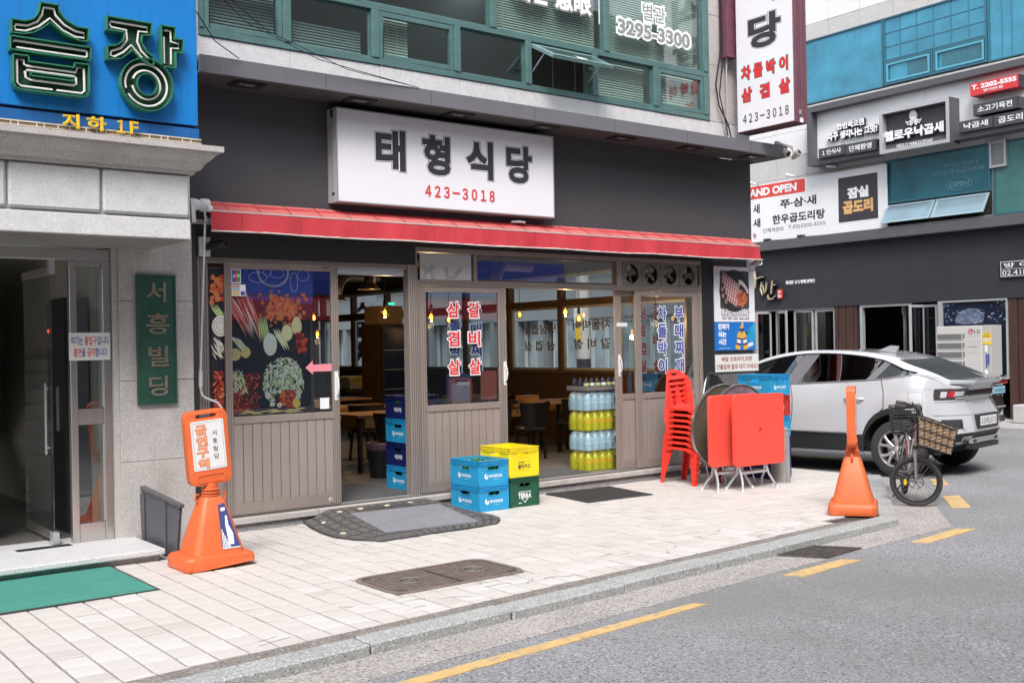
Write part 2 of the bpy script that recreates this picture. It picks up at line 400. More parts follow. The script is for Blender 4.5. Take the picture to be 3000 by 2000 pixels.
for c, lo in edge_cells:      # tiles cut along the mortar strip
    if c.x < 1: continue
    y0 = kerb_y(c.x)+.345; y1 = c.y+TD/2-.004; x0, x1 = c.x-TW/2+.006, c.x+TW/2-.006
    if y1-y0 < .02: continue
    a, b = y0+KS*(x0-c.x), y0+KS*(x1-c.x)
    MB().hexa([(x0, a, -.025), (x1, b, -.025), (x1, y1, -.025), (x0, y1, -.025), (x0, a, 0), (x1, b, 0), (x1, y1, 0), (x0, y1, 0)]).build('cut_tile', random.choice((M['tile'], M['tile2'], M['tile'])), pv)
rest = {0: MB(), 1: MB(), 2: MB()}
tm = [M['tile'], M['tile2'], M['tile3']]
tile_protos = []
for k in range(9):
    mb = MB(); tile_hexa(mb, Vector((0, 0, 0)), TW-.0135, TD-.0125, 0, (random.uniform(-.0012, .0012), random.uniform(-.0012, .0012)))
    tile_protos.append(mb)
pm = {}
for n, (i, j, c) in enumerate(cells):
    kerbside = c.y < kerb_y(c.x)+.95
    q = random.random(); mi = (1 if q < .45 else 0 if q < .93 else 2) if kerbside else (0 if q < .9 else 1 if q < .96 else 2)
    if n < 300:
        pk = (random.randrange(9), mi)
        if pk not in pm:
            ob = tile_protos[pk[0]].build('tile', tm[mi], pv); pm[pk] = ob
        else:
            ob = pm[pk].copy(); COL.objects.link(ob); ob.parent = pv
        ob.location = c+Vector((random.uniform(-.001, .001), random.uniform(-.001, .001), random.uniform(-.0015, .0015)))
        ob.rotation_euler = (0, 0, random.uniform(-.006, .006))
    else:
        tile_hexa(rest[mi], c, TW-.0135, TD-.0125, random.uniform(-.0015, .0015), (random.uniform(-.001, .001), random.uniform(-.001, .001)))
for k, mb in rest.items():
    if mb.v: mb.build('far_tiles', tm[k], pv, kind='stuff')
# cracks over the kerbside tiles: thin dark fissures
ck = mat('crack', (.13, .11, .10), .95)
def crack(pts, w=.004):
    mb = MB()
    for (a, b) in zip(pts[:-1], pts[1:]):
        mb.bar((a[0], a[1], .0012), (b[0], b[1], .0012), w*random.uniform(.6, 1.2), .0016)
    return mb
cmb = MB()
for k in range(34):
    x = random.uniform(2.1, 8.2); y = kerb_y(x)+random.uniform(.28, .95); a = random.uniform(0, 2*PI); p = [(x, y)]
    for s in range(random.randint(2, 5)):
        a += random.uniform(-.7, .7); st = random.uniform(.03, .08); p.append((p[-1][0]+st*math.cos(a), max(kerb_y(x)+.24, p[-1][1]+st*math.sin(a)*.7)))
    m_ = crack(p, .0035); cmb._a(m_.v, m_.f)
cmb.build('cracks', ck, pv, kind='stuff')
# yellow dashes painted on the road
rm = thing('road_marking', None, None, (0, 0, 0)); tag(rm, kind='structure')
for q in ([(1.2, 4.735), (1.3, 4.61), (5.425, 4.897), (5.37, 4.98)], [(6.516, 5.125), (6.591, 4.99), (7.416, 5.05), (7.321, 5.18)], [(8.366, 5.215), (8.454, 5.09), (9.378, 5.17), (9.236, 5.30)],
          [(10.344, 5.966), (10.537, 5.87), (11.226, 6.387), (11.032, 6.478)], [(11.80, 7.03), (11.96, 6.93), (12.40, 7.26), (12.31, 7.391)], [(13.27, 10.29), (13.346, 9.45), (13.60, 9.6), (13.53, 10.5)]):
    MB().prism([(x, y, ROAD-.002) for x, y in q], (0, 0, .0075)).build('yellow_dash', M['yellow_line'], rm)
# kerbside pavement across the side street
fp = MB().box(18.9, 26, -20, 45, -.3, .05).build('far_pavement', mat('far_paving', (.38, .37, .37), .8, var=.1, scale=3, speckle=(40, (.2, .2, .2), .5, (.5, .5, .5), .3)))
tag(fp, kind='structure')

# cast iron manhole cover with two lids
iron = mat('cast_iron', (.25, .205, .185), .6, metal=.35, var=.2, scale=9, bump=.2, bscale=60, stain=((.20, .11, .08), 4, None, .5, .75, .5))
iron_d = mat('cast_iron_hollow', (.075, .058, .052), .8, var=.2, scale=9)
mh = thing('manhole_cover', 'brown cast iron manhole cover of two patterned lids set in the pale tiles', 'manhole cover', (4.45, 6.64, 0))
mx0, mx1, my0, my1 = 3.86, 5.03, 6.30, 6.96
TH = math.radians(0.6)
vs, fs = outline([rect_pts(mx0, mx1, my0, my1, .14, 6), rect_pts(mx0+.035, mx1-.035, my0+.035, my1-.035, .11, 6)], .03)
m_ = MB(); m_._a([(x, y, z-.019) for x, y, z in vs], fs); m_.build('rim', iron, mh)
for k, (a, b) in enumerate(((mx0+.04, 4.44), (4.455, mx1-.04))):
    m_ = MB(); r = .105
    pts = rect_pts(a, b, my0+.04, my1-.04, r, 5)
    pts = [(min(x, 4.44) if k == 0 else max(x, 4.455), y) for x, y in pts]
    vs, fs = outline([pts], .02)
    m_._a([(x, y, z-.0155) for x, y, z in vs], fs); lid = m_.build('lid', iron_d, mh)
    s_ = MB(); cx, cy = (a+b)/2+(.02 if k else -.0), (my0+my1)/2
    nx, ny = 13, 15
    for ii in range(nx):
        for jj in range(ny):
            x = a+.035+(b-a-.07)*ii/(nx-1); y = my0+.07+(my1-my0-.14)*jj/(ny-1)
            if ((x-cx)/.10)**2+((y-cy)/.10)**2 < 1: continue
            if (k == 0 and x < a+.1 or k == 1 and x > b-.1) and abs(y-cy) > .22: continue
            if (ii+jj) % 2: s_.box(x-.017, x+.017, y-.008, y+.008, .002, .0095)
            else: s_.box(x-.008, x+.008, y-.016, y+.016, .002, .0095)
    s_.build('raised_pattern', iron, lid, kind='stuff')
    s_ = MB(); s_.tube([(cx+.085*math.cos(t), cy+.085*math.sin(t), .008) for t in [2*PI*q/20 for q in range(20)]], .006, 5, True)
    s_.box(cx-.03, cx-.018, cy-.045, cy+.045, .002, .011); s_.box(cx+.018, cx+.03, cy-.045, cy+.045, .002, .011); s_.box(cx-.018, cx+.018, cy-.006, cy+.006, .002, .011)
    s_.build('lid_emblem', mat('worn_iron', (.30, .27, .25), .45, metal=.5), lid)
# steel drain grate in the gutter
dg = thing('drain_grate', 'rusty steel drain grate in the concrete gutter below the kerb', 'grate', (7.45, 5.45, ROAD))
gq = [Vector((7.06, 5.60, 0)), Vector((7.60, 5.64, 0)), Vector((7.80, 5.32, 0)), Vector((7.26, 5.27, 0))]
B('pit', M['black'], dg, 7.2, 7.66, 5.34, 5.57, ROAD-.05, ROAD-.004+.0105)
gm = mat('grate_steel', (.13, .115, .105), .6, metal=.5, var=.3, scale=20)
for k in range(15):
    f = k/14; a = gq[3].lerp(gq[0], f); b = gq[2].lerp(gq[1], f)
    MB().bar((a.x, a.y, ROAD+.013), (b.x, b.y, ROAD+.013), .011, .012).build('grate_bar', gm, dg)
for f in (0, .33, .66, 1):
    a = gq[3].lerp(gq[2], f); b = gq[0].lerp(gq[1], f); MB().bar((a.x, a.y, ROAD+.010), (b.x, b.y, ROAD+.010), .014, .014).build('grate_edge', gm, dg)
# ------------------------------------------------------------------ restaurant building
YD, YW, FLZ = 9.62, 9.66, .12
shop = thing('restaurant_building', 'charcoal corner restaurant building with a red awning and green framed upper windows', 'building', (7.7, 9.7, 0))
XL, XE = 3.665, 11.69
# shell: lower dark wall above the shopfront, pillar, floor, ceiling, walls
w = MB()
w.box(XL, 3.80, YD, 9.9, 0, 4.16)                      # strip beside the left building
w.box(3.80, XE, YD, 9.86, 2.765, 4.16)                  # sign wall
w.box(10.665, XE, YD, 9.9, 0, 2.765)                    # pillar with the posters
w.build('front_wall', M['dark_wall'], shop)
B('black_lintel', M['black_panel'], shop, 3.80, 6.19, YD-.015, YD+.03, 2.575, 2.90)
B('black_lintel', M['black_panel'], shop, 6.19, 10.665, YD-.015, YD+.03, 2.768, 2.90)
B('jamb_post', M['black'], shop, 10.667, 10.86, YD-.012, YD-.001, .0, 2.90)
B('pillar_base', mat('pillar_stone', (.12, .115, .12), .55, var=.15, scale=6), shop, 10.862, XE-.001, YD-.02, YD-.001, .0, 1.27)
# sill of the shopfront: pale granite slab over a rough riser
for a, b in ((3.80, 4.98), (4.988, 6.35), (6.358, 7.62), (7.628, 9.0), (9.008, 10.66)):
    B('sill_slab', M['granite_warm'], shop, a, b, 9.555, 9.80, .058, .118, bevel=.006)
B('riser', M['granite_rough'], shop, 3.80, 10.66, 9.59, 9.8, -.1, .057)
# interior
fl = mat('shop_floor', (.20, .185, .17), .35, var=.15, scale=2.5, speckle=(30, (.1, .09, .09), .5, (.3, .29, .27), .4))
inn = mat('interior_wall', (.13, .115, .10), .7, var=.15, scale=2)
B('floor', fl, shop, 3.8, 11.55, 9.8, 22.3, .0, FLZ)
B('ceiling', mat('ceiling_black', (.028, .027, .027), .8, var=.3, scale=2), shop, 3.8, 11.69, 9.87, 22.5, 3.35, 3.5)
B('back_wall', inn, shop, 3.8, 11.69, 22.3, 22.5, 0, 3.35)
B('party_wall', inn, shop, 3.665, 3.799, 9.9, 22.5, 0, 3.35)
# side wall towards the side street: dado, windows in dark brown wood
brown = mat('brown_timber', (.105, .055, .028), .45, var=.25, scale=3, stretch=(1, 1, 6))
B('side_dado', M['dark_wall'], shop, 11.56, 11.69, 9.9, 22.3, 0, 1.22)
B('side_head', M['dark_wall'], shop, 11.56, 11.69, 9.9, 22.3, 2.86, 4.16)
for k in range(60):                                                   # dado boards inside
    y = 9.95+k*.205; MB().box(11.535, 11.557, y, y+.198, FLZ, 1.2).build('dado_board', M['wood_dark'], shop)
ys = [9.9, 10.7, 12.2, 13.56, 14.95, 16.3, 17.7, 19.1, 20.5, 21.9, 22.3]
B('side_sill', brown, shop, 11.50, 11.70, 9.9, 22.3, 1.222, 1.275)
B('side_transom', brown, shop, 11.53, 11.67, 9.9, 22.3, 2.33, 2.44)
for y in ys: 
    B('side_post', brown, shop, 11.54, 11.66, y-.045, y+.045, 1.276, 2.329); B('side_post', brown, shop, 11.54, 11.66, y-.045, y+.045, 2.441, 2.858)
for a, b in zip(ys[:-1], ys[1:]):
    if b-a > .6:
        B('side_pane', M['glass'], shop, 11.60, 11.606, a+.046, b-.046, 1.276, 2.328); B('side_pane', M['glass'], shop, 11.60, 11.606, a+.046, b-.046, 2.442, 2.857)
        f = MB(); 
        for (p, q, z0, z1) in ((a+.046, a+.085, 1.276, 2.328), (b-.085, b-.046, 1.276, 2.328), (a+.086, b-.086, 1.276, 1.315), (a+.086, b-.086, 2.29, 2.328)): f.box(11.58, 11.625, p, q, z0, z1)
        f.build('side_sash', M['alu'], shop)
# mirrored lettering on the inside of the side windows (seen from behind): read from the street
def sidetxt(body, y0, y1, z0, z1, m):
    mb = MB(); letters(mb, body, (11.612, y0, z0), (0, 1, 0), ZU, y1-y0, z1-z0, depth=.002, bold=.02); mb.build('window_lettering', m, shop)
gold = mat('tan_ink', (.42, .33, .27), .6)
sidetxt('냉삼겹살', 13.75, 14.6, 1.88, 2.05, gold); sidetxt('삼 겹 살', 13.75, 14.6, 1.60, 1.77, gold)
sidetxt('차돌박이', 12.4, 13.3, 1.92, 2.10, gold); sidetxt('갈 비 살', 12.4, 13.3, 1.62, 1.79, gold)

# ---- canopy over the shop with recessed spotlights
CX1 = 11.86
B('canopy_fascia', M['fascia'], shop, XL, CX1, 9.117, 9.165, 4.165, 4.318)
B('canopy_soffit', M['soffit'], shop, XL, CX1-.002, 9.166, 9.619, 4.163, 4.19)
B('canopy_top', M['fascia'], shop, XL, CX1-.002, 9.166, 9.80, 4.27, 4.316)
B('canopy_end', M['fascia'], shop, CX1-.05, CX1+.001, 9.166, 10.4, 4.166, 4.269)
for x in (4.9, 6.1, 7.46, 8.67, 9.9, 11.1):
    B('fascia_joint', M['soffit'], shop, x-.002, x+.002, 9.1145, 9.1175, 4.17, 4.313)
lens = mat('lamp_lens', (.55, .56, .58), .15, metal=.6, var=.3, scale=40)
for k in range(7):
    x = 4.19+1.193*k
    mb = MB()
    for (x0, x1, y0, y1) in ((x-.15, x-.085, 9.215, 9.42), (x+.085, x+.15, 9.215, 9.42), (x-.085, x+.085, 9.215, 9.27), (x-.085, x+.085, 9.365, 9.42)): mb.box(x0, x1, y0, y1, 4.148, 4.164)
    dl = mb.build('downlight', M['black'], shop); B('lens', lens, dl, x-.083, x+.083, 9.272, 9.363, 4.153, 4.162)

# ---- granite cladding above the canopy, upper storey windows
gp = [XL]+[4.782+1.0147*k for k in range(-0, 7)]+[XE]
B('upper_core', M['black_panel'], shop, XL, XE, 9.76, 9.9, 4.316, 4.63)
for a, b in zip(gp[:-1], gp[1:]):
    if b-a < .05: continue
    B('stone_panel', M['granite'], shop, a+.002, b-.002, YD-.005+random.uniform(-.002, .002), 9.75, 4.317, 4.633, bevel=.003)
B('party_stone', M['granite'], shop, XL, 3.852, YD, 9.75, 4.635, 7.6)
zc = [4.637, 5.39, 6.06, 6.75, 7.6]
for a, b in zip(zc[:-1], zc[1:]):
    B('stone_panel', M['granite_warm'], shop, 10.872, XE, YD-.004, 10.4, a+.002, b-.002, bevel=.003)
B('stone_side', M['granite'], shop, XE-.2, XE-.001, 10.401, 22.5, 4.16, 7.6)
B('party_upper', M['granite'], shop, XL, XL+.15, 9.9, 22.5, 3.5, 7.6)
# green window wall
GY0, GY1 = 9.60, 9.70
def gbox(nm, *a): return B(nm, M['green_frame'], shop, *a, bevel=.004)
gbox('window_rail', 3.853, 10.87, GY0, GY1, 4.637, 4.705)
gbox('window_rail', 3.853, 10.87, GY0, GY1, 5.205, 5.272)
gbox('window_rail', 3.853, 10.87, GY0, GY1, 6.55, 6.62)
lowm = [3.853, 4.744, 5.742, 6.778, 7.780, 8.81, 9.858, 10.80]
for x in lowm: gbox('mullion', x-(.0 if x == 3.853 else .042), x+.042, GY0-.012, GY1, 4.706, 5.204)
gbox('mullion', 10.843, 10.869, GY0-.005, GY1, 4.706, 6.549)
upm = [3.895, 5.53, 7.28, 9.02, 10.80]
for x in upm: gbox('mullion', x-.045, x+.045, GY0-.012, GY1, 5.273, 6.549)
def sash(x0, x1, z0, z1, w=.05, y=GY0+.004):
    return MB().frame(x0, x1, z0, z1, y, y+.05, w).build('sash', M['green_frame'], shop, bevel=.004)
blind = mat('blind_slat', (.62, .68, .60), .6, var=.08, scale=3)
blind_y = mat('blind_slat_warm', (.40, .27, .12), .6, var=.08, scale=3)
office_dark = mat('office_inside', (.10, .12, .12), .8, var=.3, scale=.7)
B('office_back', office_dark, shop, XL, XE, 12.8, 12.9, 4.3, 7.6)
B('office_floor', office_dark, shop, 3.9, XE, 9.71, 12.8, 4.3, 4.5)
tube_l = mat('office_tube', (1, 1, 1), .5, emit=3.0)
for k in range(6):
    B('ceiling_tube', tube_l, shop, 8.1+.16*k, 8.75+.16*k, 11.2+.28*k, 11.26+.28*k, 6.93, 6.96)
B('office_ceiling', mat('office_ceiling', (.5, .5, .5), .8), shop, 3.9, XE, 9.71, 12.8, 6.97, 7.1)
# blinds: real slats, joined per window
def blinds(x0, x1, z0, z1, y, m, n, tilt=1.0, sag=0):
    mb = MB(); st = (z1-z0)/n
    for k in range(n):
        z = z0+st*(k+.5); h = st*.42; dz = h*math.sin(tilt); dy = h*math.cos(tilt)
        mb.hexa([(x0, y-dy, z-dz), (x1, y-dy, z-dz+sag*random.uniform(-1, 1)), (x1, y+dy, z+dz), (x0, y+dy, z+dz), (x0, y-dy, z-dz+.001), (x1, y-dy, z-dz+.001), (x1, y+dy, z+dz+.001), (x0, y+dy, z+dz+.001)])
    for f in (.12, .5, .88):
        x = x0+(x1-x0)*f; mb.box(x-.003, x+.003, y-.02, y-.017, z0, z1)
    return mb.build('blind', m, shop)
blinds(7.34, 8.97, 5.28, 6.54, 9.78, blind, 42); blinds(9.07, 10.75, 5.28, 6.54, 9.78, blind, 42)
blinds(8.86, 9.81, 4.71, 5.20, 9.78, blind, 16, sag=.004); blinds(9.92, 10.75, 4.71, 5.2, 9.78, blind, 14)
blinds(7.83, 8.76, 4.71, 5.18, 9.80, blind_y, 12, tilt=.3); blinds(5.95, 6.25, 4.75, 5.2, 9.78, blind, 15)
blinds(3.9, 4.7, 4.71, 5.2, 9.80, mat('blind_grey', (.33, .38, .38), .6), 16); blinds(4.9, 5.68, 4.71, 5.0, 9.80, MATS['blind_grey'], 10)
# glazing
sills = [(3.90, 4.70, True), (4.787, 5.699, False), (5.785, 6.735, True), (6.821, 7.737, False), (8.853, 9.815, False), (9.901, 10.757, True)]
for x0, x1, op in sills:
    if op:
        s_ = sash(x0, x1, 4.707, 5.203, .055); B('pane', M['glass_office'], s_, x0+.056, x1-.056, GY0+.03, GY0+.036, 4.763, 5.147)
    else:
        B('pane', M['glass_office'], shop, x0+.001, x1-.001, GY0+.045, GY0+.051, 4.706, 5.204)
        MB().frame(x0+.001, x1-.001, 4.707, 5.203, GY0+.04, GY0+.062, .018).build('bead', M['green_frame'], shop)
for a, b in zip(upm[:-1], upm[1:]):
    B('pane', M['glass_office'], shop, a+.046, b-.046, GY0+.045, GY0+.051, 5.274, 6.548)
    MB().frame(a+.046, b-.046, 5.275, 6.547, GY0+.04, GY0+.065, .022).build('bead', M['green_frame'], shop)
# the awning sash tilted open, hinged at its top edge
ang = math.radians(62)
sx0, sx1 = 7.83, 8.765
def tilt(p, hz=5.185, hy=GY0+.005):    # rotate about the top edge
    dz = p[2]-hz; dy = p[1]-hy
    return (p[0], hy+dz*math.sin(ang)+dy*math.cos(ang), hz+dz*math.cos(ang)-dy*math.sin(ang))
mb = MB().frame(sx0, sx1, 4.74, 5.185, GY0+.005, GY0+.05, .052); mb.v = [tilt(p) for p in mb.v]
light_green = mat('pale_green_frame', (.22, .36, .35), .4, metal=.25, var=.1, scale=6)
osash = mb.build('open_sash', light_green, shop, bevel=.004)
mb = MB().box(sx0+.053, sx1-.053, GY0+.025, GY0+.031, 4.793, 5.132); mb.v = [tilt(p) for p in mb.v]; mb.build('pane', glass('frosted_glass', (.62, .72, .72), 1.0, 1.5, .08, dark=.25), osash)
mb = MB().poly([(8.35, GY0+.020, 4.88), (8.52, GY0+.020, 4.92), (8.35, GY0+.020, 5.0)]); mb.v = [tilt(p) for p in mb.v]; mb.build('sticker', M['white_ink'], osash)
for x in (sx0+.03, sx1-.03):
    a = tilt((x, GY0+.03, 4.93)); MB().bar(a, (x, GY0+.04, 4.86), .012).build('stay', M['alu'], osash)
B('handle', MATS['pale_green_frame'], osash, 8.45, 8.52, *[9.30, 9.32], 4.915, 4.935)
# office lettering on the upper panes
def winletters(body, x0, x1, z0, z1, inner, outer, y=GY0+.043, grow=.035, bold=.03, bold2=.10, gap=1.0):
    mb = MB(); fx(mb, body, x0, x1, z0, z1, y, depth=.001, bold=bold2, grow=grow, gap=gap); mb.build('window_lettering', outer, shop)
    mb = MB(); fx(mb, body, x0, x1, z0, z1, y, depth=.003, bold=bold, gap=gap); mb.build('window_lettering', inner, shop)
greyink = mat('grey_ink', (.26, .28, .28), .5)
winletters('3295-3300', 9.25, 10.55, 5.545, 5.735, greyink, M['white_ink'], bold=.035, bold2=.10, grow=.035)
winletters('별관', 9.69, 10.09, 5.79, 6.0, greyink, M['white_ink'], bold=.0, bold2=.09, grow=.03)
winletters('대관 慧眼', 7.62, 8.82, 5.665, 6.0, M['white_ink'], mat('smoke_ink', (.16, .17, .17), .5), bold=.035, bold2=.1, grow=.03)
mb = MB().box(8.93, 8.945, GY0+.040, GY0+.044, 5.60, 6.2); mb.build('window_lettering', M['white_ink'], shop)

# ---- shopfront: bronze aluminium frames, sliding doors with boarded lower panels
fy0, fy1 = YW-.045, YW+.06
BZ = M['bronze']
def bz(*a, nm='frame_bar', m=None): return B(nm, m or BZ, shop, *a, bevel=.003)
bz(3.802, 3.90, fy0, fy1, .119, 2.573); bz(3.90, 6.10, fy0, fy1, 2.523, 2.573)
for z in (2.535, 2.553): B('groove', M['bronze_dark'], shop, 3.90, 6.10, fy0-.003, fy0-.0005, z, z+.006)
for x in (3.825, 3.85, 3.875): B('groove', M['bronze_dark'], shop, x, x+.006, fy0-.003, fy0-.0005, .125, 2.57)
bz(6.10, 6.215, fy0-.01, fy1, .119, 2.573)
for x in (6.118, 6.145, 6.172, 6.195): B('groove', M['bronze_dark'], shop, x, x+.006, fy0-.013, fy0-.0105, .125, 2.56)
bz(6.215, 10.66, fy0, fy1, 2.715, 2.766); bz(6.215, 10.66, fy0, fy1, 2.352, 2.415)
for z in (2.365, 2.38, 2.395): B('groove', M['bronze_dark'], shop, 6.215, 10.66, fy0-.003, fy0-.0005, z, z+.005)
bz(6.19, 6.214, fy0-.01, fy1, 2.574, 2.766); bz(6.96, 7.005, fy0, fy1, 2.416, 2.714); bz(9.135, 9.215, fy0, fy1, 2.416, 2.714)
bz(10.60, 10.661, fy0, fy1, .119, 2.351); bz(10.645, 10.661, fy0, fy1, 2.416, 2.714)
for z0 in (0,): 
    B('door_track', M['bronze_dark'], shop, 3.90, 6.10, fy0, fy1, .119, .129); B('door_track', M['bronze_dark'], shop, 6.216, 10.60, fy0, fy1, .119, .129)
    for y in (fy0+.02, fy0+.055, fy0+.085): B('track_rail', M['alu'], shop, 3.90, 6.10, y, y+.005, .1295, .139); 
    for y in (fy0+.02, fy0+.055, fy0+.085): B('track_rail', M['alu'], shop, 6.216, 10.60, y, y+.005, .1295, .139)
film = M['glass_film']
def leaf(x0, x1, y0, zt, sl, sr, nb, board=True, pane=film, gz=1.07):
    """sliding door leaf: stiles, rails, pane above, vertical boards below"""
    y1 = y0+.032; zb = .141
    d = MB(); d.box(x0, x0+sl, y0, y1, zb, zt); d.box(x1-sr, x1, y0, y1, zb, zt)
    d.box(x0+sl, x1-sr, y0+.002, y1, zt-.06, zt); d.box(x0+sl, x1-sr, y0-.003, y1, 1.0, gz); d.box(x0+sl, x1-sr, y0+.002, y1, zb, .25)
    o = d.build('sliding_door', BZ, shop, bevel=.003)
    B('pane', pane, o, x0+sl, x1-sr, y0+.012, y0+.018, gz+.001, zt-.061)
    n = nb; st = (x1-x0-sl-sr)/n
    for k in range(n):
        a = x0+sl+k*st; B('board', M['panel'], o, a+.004, a+st-.004, y0+.006, y1-.006, .2505, .9995, bevel=.003)
    B('board_backing', M['bronze_dark'], o, x0+sl, x1-sr, y0+.016, y1-.004, .2508, .9992)
    return o
# left leaf (slid open), fixed leaf behind it
fixed = leaf(3.905, 4.75, YW+.02, 2.49, .045, .06, 4, gz=1.06)
d1 = leaf(4.065, 5.268, YW-.04, 2.535, .068, .078, 11)
for x in (4.085, 4.108, 5.205, 5.228, 5.25): B('groove', M['bronze_dark'], d1, x, x+.004, YW-.043, YW-.0405, .15, 2.53)
B('head_closer', mat('pale_closer', (.52, .56, .60), .35, metal=.3), shop, 5.27, 6.08, YW+.0, YW+.05, 2.452, 2.522)
d2 = leaf(6.225, 7.405, YW-.035, 2.35, .10, .105, 10)
for x in (6.24, 6.27, 6.30, 7.32, 7.345, 7.372): B('groove', M['bronze_dark'], d2, x, x+.004, YW-.038, YW-.0355, .15, 2.34)
d4 = leaf(9.14, 9.50, YW+.012, 2.35, .105, .02, 2, pane=M['glass'])
d3 = leaf(9.445, 10.59, YW-.035, 2.35, .10, .085, 11, pane=M['glass_film'])
def pull(o, x, y, z0, z1):
    B('handle_plate', M['white_plastic'], o, x-.022, x+.022, y-.006, y-.0005, z0, z1, bevel=.004)
    MB().tube([(x, y-.006, z0+.04), (x, y-.035, z0+.07), (x+.006, y-.042, (z0+z1)/2), (x, y-.035, z1-.07), (x, y-.006, z1-.04)], .008, 6).build('handle', M['white_plastic'], o, smooth=True)
pull(d1, 5.229, YW-.04, 1.18, 1.47); pull(d2, 7.375, YW-.035, 1.25, 1.52); pull(d4, 9.20, YW+.012, 1.29, 1.56)
MB().lathe([(0, -.008), (.022, -.008), (.028, 0)], (5.15, YW-.038, .185), 14, 'y').build('floor_lock', M['alu'], d1)
# signs stuck on the left door pane: card stickers and the pink arrow
y = YW-.030
stk = MB().box(4.14, 4.235, y, y+.002, 2.335, 2.47).build('sticker', M['white_ink'], d1)
for k, c in enumerate(((.03, .10, .42), (.62, .04, .10), (.03, .36, .12))):
    B('sticker_colour', mat('card_colour%d' % k, c, .4), stk, 4.147+.027*k, 4.172+.027*k, y-.0015, y-.0002, 2.345, 2.462)
mb = MB(); fx(mb, 'JCB', 4.152, 4.224, 2.385, 2.42, y-.0018, depth=.001, bold=.03); mb.build('sticker_print', M['white_ink'], stk)
stk = MB().box(4.14, 4.28, y, y+.002, 2.215, 2.325).build('sticker', M['white_ink'], d1)
B('sticker_colour', mat('card_sky', (.35, .5, .62), .4), stk, 4.147, 4.22, y-.0015, y-.0002, 2.265, 2.30); B('sticker_colour', mat('card_red', (.7, .25, .2), .4), stk, 4.147, 4.22, y-.0015, y-.0002, 2.3005, 2.318)
B('sticker_colour', mat('card_sand', (.72, .5, .25), .4), stk, 4.147, 4.22, y-.0015, y-.0002, 2.222, 2.2645); B('sticker_colour', M['blue_ink'], stk, 4.23, 4.272, y-.0015, y-.0002, 2.222, 2.26)
pink = mat('pink_film', (.80, .26, .32), .5)
mb = MB(); flat(mb, [[(4.895, 1.515), (4.975, 1.585), (4.975, 1.545), (5.185, 1.55), (5.185, 1.475), (4.975, 1.475), (4.975, 1.445)]], (0, y, 0), XR, ZU, .002); mb.build('arrow', pink, d1)
B('sticker', M['white_ink'], d1, 5.05, 5.15, y, y+.002, 1.10, 1.21)
mb = MB(); fx(mb, '11', 5.15, 5.17, 1.095, 1.12, y, depth=.002); mb.build('sticker', M['ink'], d1)
mb = MB(); fx(mb, '서흥빌딩', 5.085, 5.165, 2.50, 2.525, YW-.042, depth=.001); mb.build('sticker', M['ink'], d1)
# ---- menu lettering on the panes
def stacked(o, chars, x0, x1, zs, h, m, y, outl=M['white_ink']):
    mb = MB(); m2 = MB()
    for c, z in zip(chars, zs):
        fx(m2, c, x0, x1, z, z+h, y, depth=.001, bold=.075, grow=.014); fx(mb, c, x0, x1, z, z+h, y, depth=.003, bold=.03)
    m2.build('menu_lettering', outl, o); mb.build('menu_lettering', m, o)
yg = YW-.025
dark_red = mat('maroon_ink', (.33, .03, .035), .5)
# blue letters on the far layer peek out behind the red ones in front
zz = [2.04, 1.72, 1.42]
stacked(d2, '삼겹살', 6.605, 6.765, [2.015, 1.70, 1.39], .165, M['red_ink'], yg)
stacked(d2, '갈비살', 6.885, 7.045, [2.015, 1.70, 1.39], .165, M['red_ink'], yg)
yb = YW+.006
stacked(d2, '차돌박이', 6.655, 6.805, [2.03, 1.85, 1.58, 1.385], .155, M['blue_ink'], yb)
stacked(d2, '부대찌개', 6.935, 7.085, [2.03, 1.80, 1.58, 1.385], .155, M['blue_ink'], yb)
stacked(d3, '차돌박이', 9.845, 10.005, [1.98, 1.76, 1.54, 1.315], .18, M['blue_ink'], yg)
stacked(d3, '부대찌개', 10.155, 10.315, [1.98, 1.76, 1.54, 1.315], .18, M['blue_ink'], yg)
stacked(d3, '냉삼겹살', 9.565, 9.665, [2.0, 1.78, 1.55, 1.33], .165, dark_red, yb, outl=mat('dull_white', (.55, .5, .5), .6))
stacked(d3, '갈비살', 9.79, 9.93, [2.0, 1.65, 1.33], .165, dark_red, yb, outl=MATS['dull_white'])
# company notice glimpsed low on the second door
B('notice', mat('navy_notice', (.02, .05, .13), .4), d2, 6.60, 6.93, YW+.002, YW+.005, 1.10, 1.40)
mb = MB(); fx(mb, '(주)두산', 6.74, 6.91, 1.265, 1.31, YW+.0018, depth=.001, bold=.02); mb.build('notice_print', M['white_ink'], d2)
rb_ = MB(); flat(rb_, [[(7.06, 1.10), (7.285, 1.10), (7.285, 1.42), (7.06, 1.42)]], (0, YW+.004, 0), XR, ZU, .002); rb_.build('notice', mat('brick_film', (.33, .085, .06), .5), d2)
# transom: white board with grey strokes, pane, and the row of four fans
bd = B('transom_board', mat('grey_board', (.52, .52, .53), .5, var=.04), shop, 6.265, 6.935, YW-.03, YW-.01, 2.42, 2.705)
gs = mat('board_print', (.36, .37, .375), .6)
mb = MB(); flat(mb, [[(6.285, 2.57), (6.33, 2.57), (6.34, 2.54), (6.40, 2.585), (6.45, 2.55), (6.42, 2.51), (6.46, 2.43), (6.40, 2.425), (6.385, 2.485), (6.35, 2.49), (6.34, 2.428), (6.285, 2.43), (6.29, 2.455), (6.31, 2.46), (6.31, 2.53), (6.285, 2.535)]], (0, YW-.031, 0), XR, ZU, .001)
flat(mb, [[(6.58, 2.56), (6.62, 2.56), (6.625, 2.47), (6.68, 2.47), (6.78, 2.575), (6.82, 2.54), (6.72, 2.44), (6.59, 2.43)]], (0, YW-.031, 0), XR, ZU, .001); mb.build('board_print', gs, bd)
